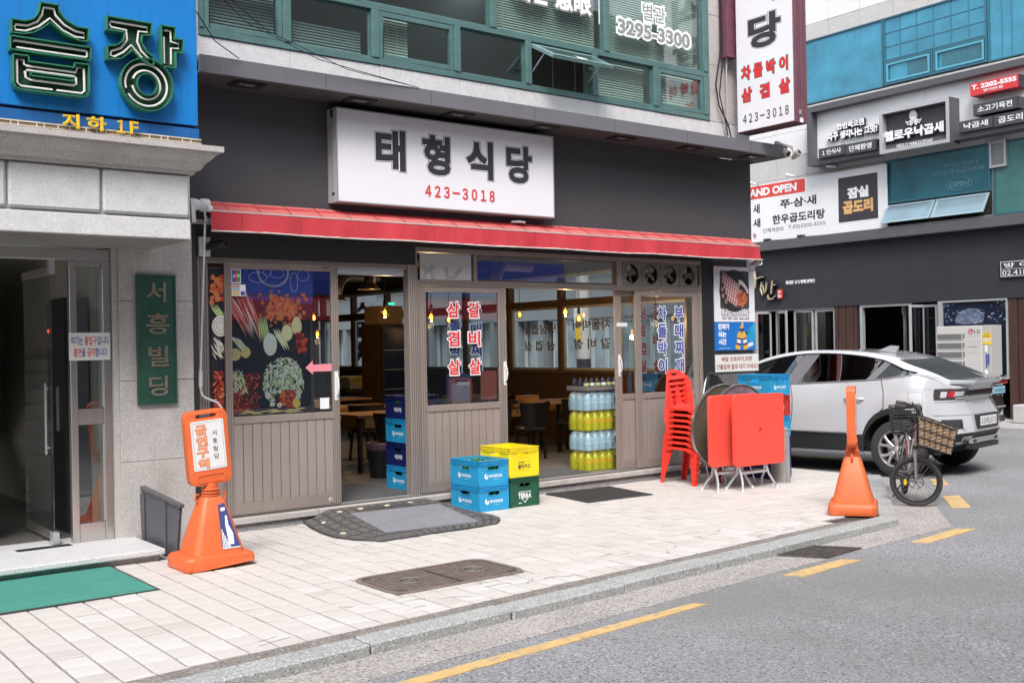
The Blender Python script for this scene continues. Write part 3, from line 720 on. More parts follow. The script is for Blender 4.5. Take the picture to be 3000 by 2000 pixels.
B('transom_pane', film, shop, 7.006, 9.134, YW, YW+.006, 2.4165, 2.7135)
MB().frame(7.006, 9.134, 2.4165, 2.7135, YW-.02, YW-.002, .022).build('transom_bead', M['bronze_dark'], shop)
fanm = mat('fan_grey', (.20, .18, .165), .5, var=.08, scale=8, bump=.1, bscale=60)
for k in range(4):
    cx, cz = 9.40+.3430*k, 2.565; s_ = .168
    loops = [[(cx-s_, cz-.148), (cx+s_, cz-.148), (cx+s_, cz+.148), (cx-s_, cz+.148)], ellipse(cx, cz, .122, .122, 24)]
    mb = MB(); flat(mb, loops, (0, YW-.01, 0), XR, ZU, .02); fo = mb.build('exhaust_fan', fanm, shop, bevel=.003)
    mb = MB(); mb.tube([(cx+.125*math.cos(t), YW-.031, cz+.125*math.sin(t)) for t in [2*PI*q/24 for q in range(24)]], .006, 5, True); mb.build('fan_ring', fanm, fo)
    for sx in (-1, 1):
        for sz in (-1, 1):
            MB().lathe([(0, -.006), (.008, -.005), (.01, 0)], (cx+sx*.143, YW-.030, cz+sz*.122), 8, 'y').build('screw_boss', mat('fan_light', (.30, .275, .25), .4), fo)
    mb = MB(); mb.lathe([(0, -.02), (.028, -.018), (.032, .02)], (cx, YW+.02, cz), 10, 'y'); mb.build('hub', fanm, fo)
    a0 = (.4, 1.15, 1.15, .1)[k]
    for q in range(4 if k != 3 else 3):
        t = a0+2*PI*q/(4 if k != 3 else 3); mb = MB(); ca, sa = math.cos(t), math.sin(t)
        pts = [(.028, -.02), (.07, -.05), (.115, -.035), (.112, .03), (.07, .035), (.03, .018)]
        mb.prism([(cx+p*ca-q_*sa, YW+.02+q_*.5, cz+p*sa+q_*ca) for p, q_ in pts], (0, .004, 0)); mb.build('blade', mat('fan_blade', (.30, .275, .255), .45), fo)
B('fan_box', M['black'], shop, 9.22, 10.64, YW+.12, YW+.14, 2.416, 2.714)
# bolt plate on the right leaf
B('latch', M['white_plastic'], d4, 9.16, 9.34, YW+.0045, YW+.0115, 1.905, 1.955, bevel=.003)
# ------------------------------------------------------------------ printed food film behind the left door panes
rnd = random.Random(21)
fp_y = YW-.014
fcol = {}
def fm(n, c):
    if n not in fcol: fcol[n] = mat('print_'+n, tuple(min(.85, v*1.45) for v in c), .55)
    return fcol[n]
film_o = MB().box(3.93, 5.0, fp_y+.012, fp_y+.014, 1.075, 2.47).build('food_film', fm('night', (.012, .012, .022)), d1)
class Print:
    def __init__(s): s.d = {}
    def add(s, col, pts, lift):
        mb = s.d.setdefault(col, MB()); mb.poly([(x, fp_y+.011-lift, z) for x, z in pts])
    def done(s):
        for c, mb in s.d.items(): mb.build('print_patch', fm(*c), film_o, kind='stuff')
PR = Print()
def c_(n, r, g, b): return (n, (r, g, b))
DR, RD, OR_, PK, WH, GR_, LG, YL, DG, BL_ = c_('deep_red', .16, .014, .012), c_('red', .42, .05, .03), c_('orange', .48, .15, .05), c_('pork', .62, .30, .29), c_('pale', .68, .66, .58), c_('green', .22, .34, .10), c_('light_green', .50, .58, .30), c_('straw', .58, .47, .20), c_('dark_green', .05, .10, .04), c_('blue_reflection', .03, .045, .20)
lift = [0.0]
def L():
    lift[0] += .000004; return lift[0]
def blob(col, x, z, rx, rz, n=9, rot=0., jit=.15):
    a0 = rnd.uniform(0, 6.28)
    PR.add(col, [(x+(rx*math.cos(a)*math.cos(rot)-rz*math.sin(a)*math.sin(rot))*(1+rnd.uniform(-jit, jit)), z+(rx*math.cos(a)*math.sin(rot)+rz*math.sin(a)*math.cos(rot))*(1+rnd.uniform(-jit, jit))) for a in [a0-2*PI*q/n for q in range(n)]][::-1], L())
def leafp(col, x, z, ln, wd, rot):
    ca, sa = math.cos(rot), math.sin(rot)
    PR.add(col, [(x+p*ca-q*sa, z+p*sa+q*ca) for p, q in ((-ln/2, 0), (-ln*.15, -wd/2), (ln/2, -wd*.1), (ln*.1, wd/2))], L())
# top band in indigo with pale rings, the reflected blue sign painted into the film
PR.add(BL_, [(4.14, 2.20), (5.0, 2.15), (5.0, 2.47), (4.14, 2.47)], L())
for (x, z, rx, rz) in ((4.42, 2.40, .09, .045), (4.62, 2.44, .07, .04), (4.80, 2.36, .035, .09), (4.52, 2.45, .04, .03), (4.90, 2.43, .06, .05)):
    for q in range(18):
        a, b = 2*PI*q/18, 2*PI*(q+1)/18
        PR.add(c_('ring', .34, .33, .52), [(x+rx*math.cos(a), z+rz*math.sin(a)), (x+(rx+.008)*math.cos(a), z+(rz+.008)*math.sin(a)), (x+(rx+.008)*math.cos(b), z+(rz+.008)*math.sin(b)), (x+rx*math.cos(b), z+rz*math.sin(b))], L())
# pork belly slices fanned out on the left, cubes of seasoned beef in the middle
for k in range(90):
    t = rnd.random(); x = 4.13+.27*t; a = math.radians(-56-16*t+rnd.uniform(-5, 5))
    c = (PK, RD, c_('rose', .50, .16, .14), c_('fat', .70, .48, .44), DR)[k % 5]
    leafp(c, x, 2.12-.10*t+rnd.uniform(-.08, .06), rnd.uniform(.25, .46), rnd.uniform(.008, .024), a)
for k in range(170):
    x = 4.665+rnd.gauss(0, .11); z = 2.10+rnd.gauss(0, .085)
    if not (4.43 < x < 4.92 and 1.90 < z < 2.30): continue
    blob((OR_, RD, c_('brown', .26, .09, .04), c_('rust', .36, .13, .06), OR_)[k % 5], x, z, rnd.uniform(.014, .032), rnd.uniform(.012, .028), 5, rot=rnd.uniform(0, 3), jit=.3)
    leafp(c_('tan', .60, .34, .17), x+rnd.uniform(-.01, .01), z+.008, rnd.uniform(.012, .035), rnd.uniform(.003, .008), rnd.uniform(-1.2, 1.2))
# vegetables: scallions, onion halves, leek, sliced potato, mushroom
for k in range(9): leafp(GR_ if k % 2 else LG, 4.425+.011*k, 1.90+rnd.uniform(-.015, .015), .26, .014, math.radians(92+k))
blob(WH, 4.535, 1.75, .072, .11, 14, jit=.02); blob(c_('onion_shade', .55, .56, .50), 4.535, 1.73, .058, .085, 14, jit=.02)
for k in range(3): leafp([LG, WH, YL][k], 4.63+.025*k, 1.80, .25, .035, math.radians(-60))
blob(c_('potato', .60, .50, .29), 4.715, 1.86, .062, .08, 14, jit=.02); blob(c_('potato_light', .68, .58, .36), 4.715, 1.865, .048, .064, 14, jit=.02)
blob(c_('potato', .60, .50, .29), 4.82, 1.93, .055, .09, 14, jit=.03)
for k in range(3): leafp([WH, LG, WH][k], 4.20+.03*k, 1.79-.035*k, .19, .05, math.radians(-30)); 
blob(YL, 4.17, 1.66, .065, .06, 12, jit=.03); blob(YL, 4.28, 1.68, .05, .055, 12, jit=.03)
for k in range(30): blob(RD if k % 2 else DR, 4.86+rnd.uniform(-.04, .05), 1.76+rnd.uniform(-.09, .09), .022, .03, 6, rot=rnd.uniform(0, 3), jit=.3)
for k in range(22): leafp(DR if k % 2 else RD, 4.13+rnd.uniform(0, .1), 1.35+rnd.uniform(-.2, .12), .08, .03, rnd.uniform(0, 3))
# black band, then the lower platter: kimchi left, a mound of sprouts and leeks right
for k in range(520):
    x = 4.13+abs(rnd.gauss(0, .17)); z = 1.25+rnd.uniform(-.16, .22)
    if x > 4.42: continue
    leafp([DR, RD, DR, c_('chili', .26, .03, .02), OR_][k % 5 if rnd.random() < .7 else 0], x, z, rnd.uniform(.015, .06), rnd.uniform(.005, .02), rnd.uniform(0, 3.1))
for k in range(46): leafp(LG if k % 2 else WH, 4.20+rnd.uniform(-.06, .08), 1.40+rnd.uniform(-.1, .09), rnd.uniform(.05, .10), .013, rnd.uniform(.6, 2.4))
for k in range(900):
    t = rnd.uniform(0, 2*PI); r = .235*rnd.random()**.6
    x, z = 4.665+r*math.cos(t)*.92, 1.375+r*math.sin(t)*1.05
    if z < 1.28 and abs(x-4.66) < .1: continue
    leafp([WH, LG, c_('sprout', .55, .58, .48), GR_, c_('leek', .62, .66, .56), DG, c_('ash', .30, .33, .28)][rnd.choice((0, 0, 1, 2, 2, 3, 4, 5, 6))], x, z, rnd.uniform(.018, .075), rnd.uniform(.005, .018), t+PI/2+rnd.uniform(-.8, .8))
for k in range(140): leafp([RD, OR_, DR, c_('chili', .26, .03, .02)][k % 4], 4.70+rnd.uniform(-.07, .08), 1.22+rnd.uniform(-.07, .07), .06, .024, rnd.uniform(0, 3))
for x, z in ((4.50, 1.25), (4.545, 1.17), (4.62, 1.16), (4.80, 1.20)):
    blob(WH, x, z, .03, .022, 9); blob(YL, x, z-.002, .018, .012, 8)
blob(c_('lemon', .52, .38, .10), 4.80, 1.17, .045, .05, 10)
for k in range(24): leafp(YL, 4.25+rnd.uniform(0, .6), 1.10+rnd.uniform(-.015, .02), .13, .012, rnd.uniform(-.2, .2))
# narrow strip left of the leaf (behind the fixed pane): beef, onion, mushrooms, kimchi
for k in range(40): blob(OR_ if k % 3 else RD, 3.965+rnd.uniform(-.02, .10), 2.27+rnd.uniform(-.12, .14), .026, .024, 5, jit=.25)
for k in range(6): leafp(GR_ if k % 2 else LG, 3.98+.014*k, 2.06, .2, .014, math.radians(125))
for k in range(5): blob([WH, c_('onion_ring', .48, .45, .38)][k % 2], 4.03, 1.93, .085-.014*k, .10-.016*k, 14, jit=.02)
for k in range(34): leafp(WH if k % 2 else c_('mushroom', .55, .50, .40), 3.99+rnd.uniform(-.04, .06), 1.74+rnd.uniform(-.09, .06), .10, .012, math.radians(118+rnd.uniform(-12, 12)))
for k in range(120): leafp([DR, RD, c_('chili', .26, .03, .02), OR_][k % 4 if k % 3 else 0], 4.0+rnd.uniform(-.04, .05), 1.28+rnd.uniform(-.2, .22), .05, .024, rnd.uniform(0, 3))
PR.done()
# ------------------------------------------------------------------ left building: granite entrance with a projecting lintel
lb = thing('granite_building', 'grey granite building with a dark glass entrance under a blue sign', 'building', (2.3, 9.4, 0))
LP, LD = 9.367, 9.43
zj = [0, .750, 1.450, 2.146, 2.84]
for a, b in zip(zj[:-1], zj[1:]):
    B('stone_panel', M['granite_warm'], lb, 3.0, 3.655, LP+random.uniform(-.002, .002), 9.62, a+.002, b-.002, bevel=.003)
B('pilaster_core', M['granite_rough'], lb, 3.01, 3.64, LP+.02, 9.9, 0, 2.9)
B('door_reveal', M['granite_warm'], lb, 2.95, 2.999, LP+.02, 9.8, .10, 2.606)
B('upper_wall', M['granite'], lb, -4, 3.66, 9.40, 9.9, 2.62, 7.6)
# step slab with a recessed riser
B('step_slab', M['granite'], lb, -4, 3.115, 8.655, 9.75, .052, .100, bevel=.010, seg=2)
B('step_riser', M['granite_rough'], lb, -4, 3.085, 8.715, 9.75, -.1, .051)
# lintel of granite blocks with rusticated joints
LY = 8.47
B('lintel_core', M['granite'], lb, -4, 3.285, LY+.03, 9.395, 2.62, 3.138)
B('lintel_band', M['granite'], lb, -4, 3.300, LY, LY+.05, 2.606, 2.765, bevel=.006)
B('lintel_band', M['granite'], lb, 3.2855, 3.3, LY+.05, 9.39, 2.606, 3.13)
edges = [-.05, .62, 1.29, 1.93-.012, 2.597, 3.300]
for a, b in zip(edges[:-1], edges[1:]):
    B('stone_block', M['granite'], lb, a+.008, b-.008, LY-.012, LY+.03, 2.785, 3.128, bevel=.018, seg=1)
# slatted soffit under the lintel
slatm = mat('soffit_slat', (.33, .315, .29), .4, metal=.3, var=.1, scale=4)
for k in range(9):
    y = LY+.035+.102*k
    B('soffit_slat', slatm, lb, -1.0, 3.284, y, y+.088, 2.597, 2.606)
B('soffit_back', M['black_panel'], lb, -4, 3.284, LY+.031, 9.39, 2.607, 2.6195)
# cornice: stepped moulding swept along the front and returned on the right
prof = [(0, 3.130), (.035, 3.130), (.045, 3.158), (.075, 3.165), (.105, 3.215), (.150, 3.255), (.175, 3.285), (.180, 3.300), (.215, 3.300), (.215, 3.345), (0, 3.345)]
mb = MB(); rows = []
for d, z in prof: rows.append([(-4, LY-d, z), (3.29+d, LY-d, z), (3.29+d, 9.39, z)])
mb.grid(rows, flip=True); mb.build('cornice', M['granite_warm'], lb)
B('cornice_top', M['granite'], lb, -4, 3.29, LY, 9.39, 3.30, 3.343)
# aluminium entrance screen
st = M['steel']
def sb(nm, *a, m=st): return B(nm, m, lb, *a, bevel=.003)
sb('door_header', -1, 2.945, LD-.01, LD+.07, 2.487, 2.58)
sb('door_stile', 2.607, 2.664, LD-.012, LD+.06, .101, 2.486)
sb('door_stile', 2.880, 2.945, LD-.012, LD+.06, .101, 2.486)
sb('door_rail', 2.665, 2.879, LD-.005, LD+.05, 1.093, 1.225); sb('door_rail', 2.665, 2.879, LD-.005, LD+.05, .101, .255); sb('door_rail', 2.665, 2.879, LD, LD+.05, 2.44, 2.486)
for z in (.265, 1.235):
    B('door_bead', M['alu'], lb, 2.8665, 2.879, LD-.004, LD+.01, z, 2.43 if z > 1 else 1.09)
B('side_pane', M['glass'], lb, 2.665, 2.866, LD+.02, LD+.026, .256, 1.092); B('side_pane', M['glass'], lb, 2.665, 2.866, LD+.02, LD+.026, 1.226, 2.439)
# glass door swung inwards, edge on
gd = MB().box(2.462, 2.486, LD+.045, LD+.95, .135, .20).box(2.462, 2.486, LD+.045, LD+.95, 2.36, 2.43).build('glass_door', st, lb)
B('pane', M['glass'], gd, 2.469, 2.479, LD+.05, LD+.94, .201, 2.359); B('pivot', M['alu'], gd, 2.455, 2.50, LD+.01, LD+.08, 2.37, 2.486)
B('pivot_foot', M['alu'], gd, 2.45, 2.50, LD+.0, LD+.10, .106, .205)
B('door_pull', M['alu'], gd, 2.435, 2.45, LD+.14, LD+.155, .85, 1.45)
for z in (.9, 1.4): B('pull_bracket', M['alu'], gd, 2.4505, 2.4685, LD+.142, LD+.153, z, z+.012)
# dim hall behind
hall = mat('hall_tile', (.40, .365, .31), .35, var=.1, scale=2); hallf = mat('hall_floor', (.16, .155, .15), .25, var=.2, scale=2)
B('hall_floor', hallf, lb, -4, 2.94, 9.751, 14.5, .02, .099)
B('hall_wall', hall, lb, 2.95, 3.05, 9.801, 14.5, .1, 2.9)
for k in range(7):
    for r in range(4):
        B('wall_tile', hall, lb, 2.940, 2.9495, 9.81+.62*k, 10.425+.62*k, .10+.70*r, .795+.70*r-.004)
B('hall_wall', hall, lb, -4, 2.95, 14.3, 14.5, .1, 2.9)
B('hall_ceiling', mat('hall_ceiling', (.55, .52, .47), .7), lb, -4, 2.94, 9.48, 14.3, 2.66, 2.75)
for k in range(9): B('stair_step', M['granite_rough'], lb, .6, 2.3, 11.6+.28*k, 12.0+.28*k, .10+.17*k, .268+.17*k)
soff = MB().prism([(2.31, 11.3, 2.55), (2.31, 11.3, 1.7), (2.31, 12.9, .75), (2.31, 14.2, .75), (2.31, 14.2, 2.55)], (.12, 0, 0)).build('stair_wall', hall, lb)
B('floor_slot', M['black'], lb, 2.15, 2.58, 9.33, 9.44, .0995, .1015)
# mailboxes and fire point in the hall
for z, x in ((.35, 2.84),): pass
cab = thing('cabinet', 'tall black metal cabinet just inside the granite entrance hall', 'cabinet', (2.82, 10.2, .1))
B('carcass', M['black'], cab, 2.72, 2.93, 10.0, 10.5, .10, 2.2); B('handle', M['alu'], cab, 2.70, 2.719, 10.2, 10.22, 1.0, 1.4)
fb = thing('fire_alarm_box', 'black fire alarm panel with a red lamp on the hall wall', 'fire alarm', (2.92, 11.05, 1.3))
B('panel', M['black'], fb, 2.895, 2.938, 10.85, 11.25, 1.05, 2.2); MB().lathe([(.0, -.03), (.05, -.025), (.07, 0)], (2.893, 11.05, 1.92), 14, 'x').build('bell', M['white_plastic'], fb)
MB().lathe([(0, -.012), (.012, -.01), (.014, 0)], (2.860, 11.05, 1.92), 8, 'x').build('lamp', mat('alarm_lamp', (1, .05, .02), .3, emit=3.), fb)
bn = thing('bin', 'dark green wheeled bin standing inside the entrance hall', 'bin', (1.95, 10.2, .1))
MB().hexa([(1.75, 10.0, .12), (2.1, 10.0, .12), (2.1, 10.4, .12), (1.75, 10.4, .12), (1.70, 9.95, 1.0), (2.15, 9.95, 1.0), (2.15, 10.45, 1.0), (1.70, 10.45, 1.0)]).build('body', mat('bin_green', (.02, .07, .05), .5), bn)
B('lid', MATS['bin_green'], bn, 1.68, 2.17, 9.93, 10.47, 1.001, 1.05, bevel=.01)

# green bronze nameplate with raised characters
npz = thing('nameplate', 'tall dark green bronze nameplate with raised lettering on the granite pilaster', 'nameplate', (3.32, LP, 1.8))
npm = mat('plate_green', (.022, .085, .062), .5, metal=.2, var=.25, scale=5, bump=.1, bscale=50)
B('plate', npm, npz, 3.143, 3.493, LP-.025, LP-.003, 1.238, 2.378, bevel=.004)
MB().frame(3.145, 3.491, 1.24, 2.376, LP-.034, LP-.0255, .014).build('rim', mat('plate_edge', (.05, .11, .08), .45, metal=.4), npz)
brz = mat('dull_bronze', (.235, .20, .155), .5, metal=.4, var=.15, scale=12)
for c, z0, z1, x0, x1 in (('서', 2.135, 2.315, 3.225, 3.405), ('흥', 1.855, 2.04, 3.225, 3.43), ('빌', 1.57, 1.75, 3.24, 3.42), ('딩', 1.31, 1.49, 3.24, 3.41)):
    mb = MB(); fx(mb, c, x0, x1, z0, z1, LP-.0255, depth=.009, bold=.02); mb.build('letter', brz, npz)
# white no-smoking notice on the door frame
nn = thing('notice_sign', 'white notice with red and blue words fixed across the steel door frame', 'sign', (2.77, LD-.02, 1.75))
B('board', mat('notice_board', (.74, .74, .71), .45, var=.03, scale=5), nn, 2.596, 2.936, LD-.024, LD-.0135, 1.638, 1.873, bevel=.002)
ny = LD-.0242
for body, x0, x1, z0, z1, m in (('여기는', 2.612, 2.708, 1.768, 1.842, M['blue_ink']), ('출입구', 2.722, 2.822, 1.768, 1.842, M['red_ink']), ('입니다', 2.826, 2.924, 1.768, 1.842, M['blue_ink']),
                               ('흡연', 2.632, 2.695, 1.668, 1.742, M['red_ink']), ('을', 2.699, 2.727, 1.668, 1.742, M['blue_ink']), ('금지', 2.742, 2.805, 1.668, 1.742, M['red_ink']), ('합니다', 2.809, 2.905, 1.668, 1.742, M['blue_ink'])):
    mb = MB(); fx(mb, body, x0, x1, z0, z1, ny, depth=.001, bold=.02); mb.build('lettering', m, nn)

# big blue sign with open neon channel letters
bs = thing('neon_sign', 'large blue sign board with green channel letters and unlit neon tubes', 'sign', (1.5, LY, 3.9))
blue = mat('sign_blue', (.006, .19, .56), .42, var=.1, scale=1.5, stain=((.01, .07, .20), 3.2, (5, 1, .5), .52, .8, .6))
B('panel', blue, bs, -4, 3.376, LY-.005, LY+.09, 3.535, 5.4, bevel=.004)
B('strip_panel', mat('strip_blue', (.015, .12, .36), .4, var=.15, scale=3, stain=((.012, .05, .14), 4, (6, 1, .5), .5, .8, .6)), bs, -4, 3.384, LY-.0, LY+.09, 3.425, 3.512)
B('gap', M['black'], bs, -4, 3.36, LY+.03, LY+.09, 3.5125, 3.5345)
cream = mat('aged_white', (.62, .56, .47), .5, var=.2, scale=6, stain=((.30, .19, .07), 5, None, .55, .8, .6))
tr = MB(); tr.box(-4, 3.392, LY-.03, LY-.024, 3.415, 3.424); tr.box(-4, 3.392, LY-.03, LY-.024, 3.385, 3.391)
x = 0.0
while x < 3.38:
    wd = random.uniform(.03, .12); tr.box(x, x+.008, LY-.03, LY-.025, 3.3915, 3.4145); x += wd+.02
tr.build('cable_tray', cream, bs); B('tray_back', mat('tray_dark', (.2, .15, .09), .7), bs, -4, 3.388, LY-.0235, LY-.001, 3.386, 3.4235)
chg = mat('channel_green', (.04, .20, .115), .4, var=.15, scale=5); chd = mat('channel_inside', (.014, .075, .04), .55, var=.2, scale=6)
neon = mat('unlit_neon', (.78, .72, .71), .25)
CYB, CYF = LY-.006, LY-.10
def channel(nm, loops, tubes, inset=True):
    """open channel letter: back plate, raised walls along each outline, neon tubes inside"""
    mb = MB(); vs, fs = outline(loops, .004); mb._a([(x, CYB-z, y_) for x, y_, z in vs], [f[::-1] for f in fs])
    o = mb.build(nm, chd, bs)
    mb = MB(); th = .007
    for lp in loops:
        n = len(lp)
        for i in range(n):
            a, b = Vector(lp[i]), Vector(lp[(i+1) % n])
            if (b-a).length < 1e-4: continue
            d = (b-a).normalized(); nn_ = Vector((-d.y, d.x))*th*.5; e = d*th*.45
            p = [a-e-nn_, b+e-nn_, b+e+nn_, a-e+nn_]
            mb.hexa([(q.x, CYB-.003, q.y) for q in p]+[(q.x, CYF, q.y) for q in p])
    mb.build('channel_wall', chg, o)
    for tb in tubes:
        MB().tube([(x, CYF+.035, z) for x, z in tb], .009, 6).build('neon_tube', neon, o, smooth=True)
        MB().box(tb[0][0]-.004, tb[0][0]+.004, CYF+.035, CYB-.004, tb[0][1]-.004, tb[0][1]+.004).box(tb[-1][0]-.004, tb[-1][0]+.004, CYF+.035, CYB-.004, tb[-1][1]-.004, tb[-1][1]+.004).build('tube_post', M['alu'], o)
def rnd_poly(pts): return pts
hat = [(1.948, 4.145), (2.04, 4.145), (2.10, 4.17), (2.135, 4.22), (2.15, 4.303), (2.275, 4.303), (2.285, 4.25), (2.33, 4.20), (2.40, 4.165), (2.49, 4.162), (2.49, 4.065), (2.43, 4.06), (2.33, 4.085), (2.245, 4.14), (2.215, 4.165), (2.18, 4.13), (2.10, 4.07), (2.03, 4.048), (1.948, 4.046)]
channel('letter', [hat], [[(1.975, 4.115), (2.06, 4.12), (2.13, 4.16), (2.165, 4.22), (2.175, 4.275), (2.25, 4.275), (2.26, 4.23), (2.32, 4.17), (2.40, 4.135), (2.465, 4.13), (2.465, 4.092), (2.40, 4.09), (2.31, 4.125), (2.22, 4.20), (2.14, 4.125), (2.05, 4.078), (1.975, 4.075), (1.975, 4.105)]])
bar_ = [(1.938, 4.022), (2.505, 4.022), (2.505, 3.922), (1.938, 3.922)]
channel('letter', [bar_], [[(1.965, 3.985), (1.967, 3.997), (2.48, 3.997), (2.485, 3.985), (2.485, 3.957), (2.478, 3.947), (1.985, 3.947)]])
bi = [(1.955, 3.890), (2.06, 3.890), (2.06, 3.852), (2.385, 3.852), (2.385, 3.888), (2.49, 3.888), (2.49, 3.68), (2.475, 3.65), (2.45, 3.638), (2.0, 3.638), (1.968, 3.65), (1.955, 3.68)]
channel('letter', [bi, [(2.075, 3.772), (2.375, 3.772), (2.375, 3.75), (2.075, 3.75)]], [[(2.23, 3.668), (2.01, 3.668), (1.985, 3.69), (1.985, 3.862), (2.03, 3.862), (2.035, 3.83), (2.05, 3.822), (2.40, 3.822), (2.41, 3.86), (2.46, 3.86), (2.462, 3.69), (2.44, 3.668), (2.26, 3.668)], [(2.05, 3.79), (2.385, 3.79), (2.402, 3.78), (2.402, 3.735), (2.385, 3.722), (2.07, 3.722), (2.045, 3.735), (2.04, 3.78)]])
ji = [(2.632, 4.284), (2.975, 4.284), (2.975, 4.19), (2.90, 4.182), (2.895, 4.12), (2.93, 4.06), (2.985, 4.02), (2.985, 3.955), (2.93, 3.965), (2.86, 4.01), (2.82, 4.055), (2.79, 4.02), (2.73, 3.97), (2.632, 3.955), (2.632, 4.055), (2.70, 4.07), (2.755, 4.12), (2.76, 4.18), (2.632, 4.182)]
channel('letter', [ji], [[(2.66, 4.245), (2.665, 4.255), (2.95, 4.255), (2.95, 4.215), (2.88, 4.212), (2.868, 4.13), (2.90, 4.06), (2.958, 4.01), (2.955, 3.985), (2.90, 4.01), (2.82, 4.095), (2.76, 4.03), (2.69, 3.985), (2.66, 3.99), (2.665, 4.025), (2.74, 4.06), (2.79, 4.13), (2.785, 4.205), (2.665, 4.21), (2.658, 4.235)]])
ah = [(3.052, 4.284), (3.165, 4.284), (3.165, 4.195), (3.228, 4.195), (3.228, 4.09), (3.165, 4.09), (3.165, 3.96), (3.052, 3.96)]
channel('letter', [ah], [[(3.08, 4.20), (3.08, 3.99), (3.135, 3.99), (3.137, 4.12), (3.2, 4.125), (3.2, 4.165), (3.137, 4.17), (3.135, 4.255), (3.085, 4.255)]])
channel('letter', [ellipse(2.935, 3.798, .205, .205, 40), ellipse(2.935, 3.798, .08, .085, 28)], [[(2.935+.165*math.cos(t), 3.798+.165*math.sin(t)) for t in [3.4-6.0*q/40 for q in range(41)]], [(2.935+.11*math.cos(t), 3.798+.112*math.sin(t)) for t in [2.8-5.8*q/34 for q in range(35)]]])
yel = mat('yellow_letter', (.72, .47, .02), .5, var=.12, scale=10, stain=((.45, .24, .03), 8, None, .55, .8, .6))
for c, x0, x1, z0, z1 in (('지', 2.295, 2.425, 3.395, 3.505), ('하', 2.475, 2.625, 3.395, 3.505), ('１', 2.70, 2.765, 3.398, 3.50), ('F', 2.80, 2.868, 3.398, 3.50)):
    mb = MB(); fx(mb, c, x0, x1, z0, z1, LY-.05, depth=.03, bold=.045 if c in '지하' else .03); mb.build('letter', yel, bs); B('letter_stud', M['alu'], bs, (x0+x1)/2-.004, (x0+x1)/2+.004, LY-.05, LY-.001, (z0+z1)/2-.004, (z0+z1)/2+.004)
# ------------------------------------------------------------------ signs, awning and fittings of the restaurant
def outlined(parent, body, x0, x1, z0, z1, y, c1, c2, c3=None, bold=.06, g1=.011, g2=.006, nm='letter'):
    """letters with a thin dark outline and a white line inside it, as layered print"""
    mb = MB(); fx(mb, body, x0, x1, z0, z1, y, depth=.0008, bold=bold+.030, grow=g1); mb.build(nm+'_outline', c1, parent)
    mb = MB(); fx(mb, body, x0, x1, z0, z1, y, depth=.0016, bold=bold+.016, grow=g2); mb.build(nm+'_inline', c2, parent)
    mb = MB(); fx(mb, body, x0, x1, z0, z1, y, depth=.0024, bold=bold); mb.build(nm, c3 or c1, parent)
SX0, SX1, SZ0, SZ1, SY = 5.172, 7.985, 3.155, 4.092, 9.43
ms = thing('shop_sign', 'wide white lightbox sign with four dark characters and a red phone number', 'sign', (6.57, 9.61, 3.15))
B('box', mat('sign_side', (.60, .62, .62), .4, metal=.3, var=.05), ms, SX0, SX1, SY+.004, YD-.006, SZ0, SZ1)
B('face', M['sign_white'], ms, SX0+.012, SX1-.012, SY-.001, SY+.0035, SZ0+.012, SZ1-.012)
MB().frame(SX0, SX1, SZ0, SZ1, SY-.006, SY+.003, .011).build('rim', M['alu'], ms)
B('seam', M['bronze_dark'], ms, SX0-.0015, SX0-.0003, 9.515, 9.520, SZ0+.01, SZ1-.01); B('clip', M['ink'], ms, SX0-.004, SX0-.0005, 9.49, 9.54, SZ1-.09, SZ1-.01); B('clip', M['ink'], ms, SX0-.003, SX0-.0005, 9.48, 9.53, SZ0+.07, SZ0+.10)
for c, x0, x1 in (('태', 5.60, 6.00), ('형', 6.165, 6.565), ('식', 6.725, 7.135), ('당', 7.275, 7.685)):
    outlined(ms, c, x0+.02, x1-.02, 3.51, 3.935, SY-.001, M['ink'], M['white_ink'], bold=.045)
mb = MB(); fx(mb, '４２３－３０１８', 6.215, 7.125, 3.275, 3.40, SY-.001, depth=.0012, bold=.06, grow=.008); mb.build('number_outline', mat('soft_grey', (.55, .53, .55), .5), ms)
mb = MB(); fx(mb, '４２３－３０１８', 6.215, 7.125, 3.275, 3.40, SY-.001, depth=.0024, bold=.035); mb.build('number', M['red_ink'], ms)
MB().tube([(7.42, 9.61, 3.05), (7.42, 9.5, 3.085), (7.5, 9.47, 3.09), (7.58, 9.47, 3.085)], .014, 6).build('sign_lamp', M['alu'], ms, smooth=True)

# projecting sign at the corner
PX0, PX1, PY0, PY1, PZ0 = 11.233, 11.505, 8.512, 9.448, 4.478
ps = thing('projecting_sign', 'tall white double sided sign with maroon edges hung off the corner wall', 'sign', (11.37, 9.6, 4.478))
maroon = mat('maroon_metal', (.20, .085, .115), .4, metal=.3, var=.1, scale=3)
B('box', maroon, ps, PX0+.004, PX1-.004, PY0, PY1, PZ0, 7.4, bevel=.004)
for k in range(5): B('bottom_rib', mat('maroon_dark', (.11, .05, .055), .5), ps, PX0+.02+.05*k, PX0+.045+.05*k, PY0+.01, PY1-.01, PZ0-.008, PZ0-.001)
for x in (PX0+.08, PX0+.12, PX0+.2): B('edge_rib', MATS['maroon_dark'], ps, x, x+.006, PY0-.003, PY0-.0005, PZ0+.05, 7.3)
B('hinge', M['alu'], ps, PX0+.085, PX0+.13, PY0-.008, PY0-.004, PZ0+.10, PZ0+.16); B('hinge', M['white_plastic'], ps, PX0+.10, PX0+.17, PY0-.007, PY0-.004, PZ0+.0, PZ0+.06)
B('face', M['sign_white'], ps, PX0-.001, PX0+.0035, PY0+.012, PY1-.012, PZ0+.012, 7.38)
B('pale_band', mat('pale_band', (.74, .80, .83), .4), ps, PX0-.002, PX0-.0012, PY0+.013, PY1-.013, 5.115, 5.387)
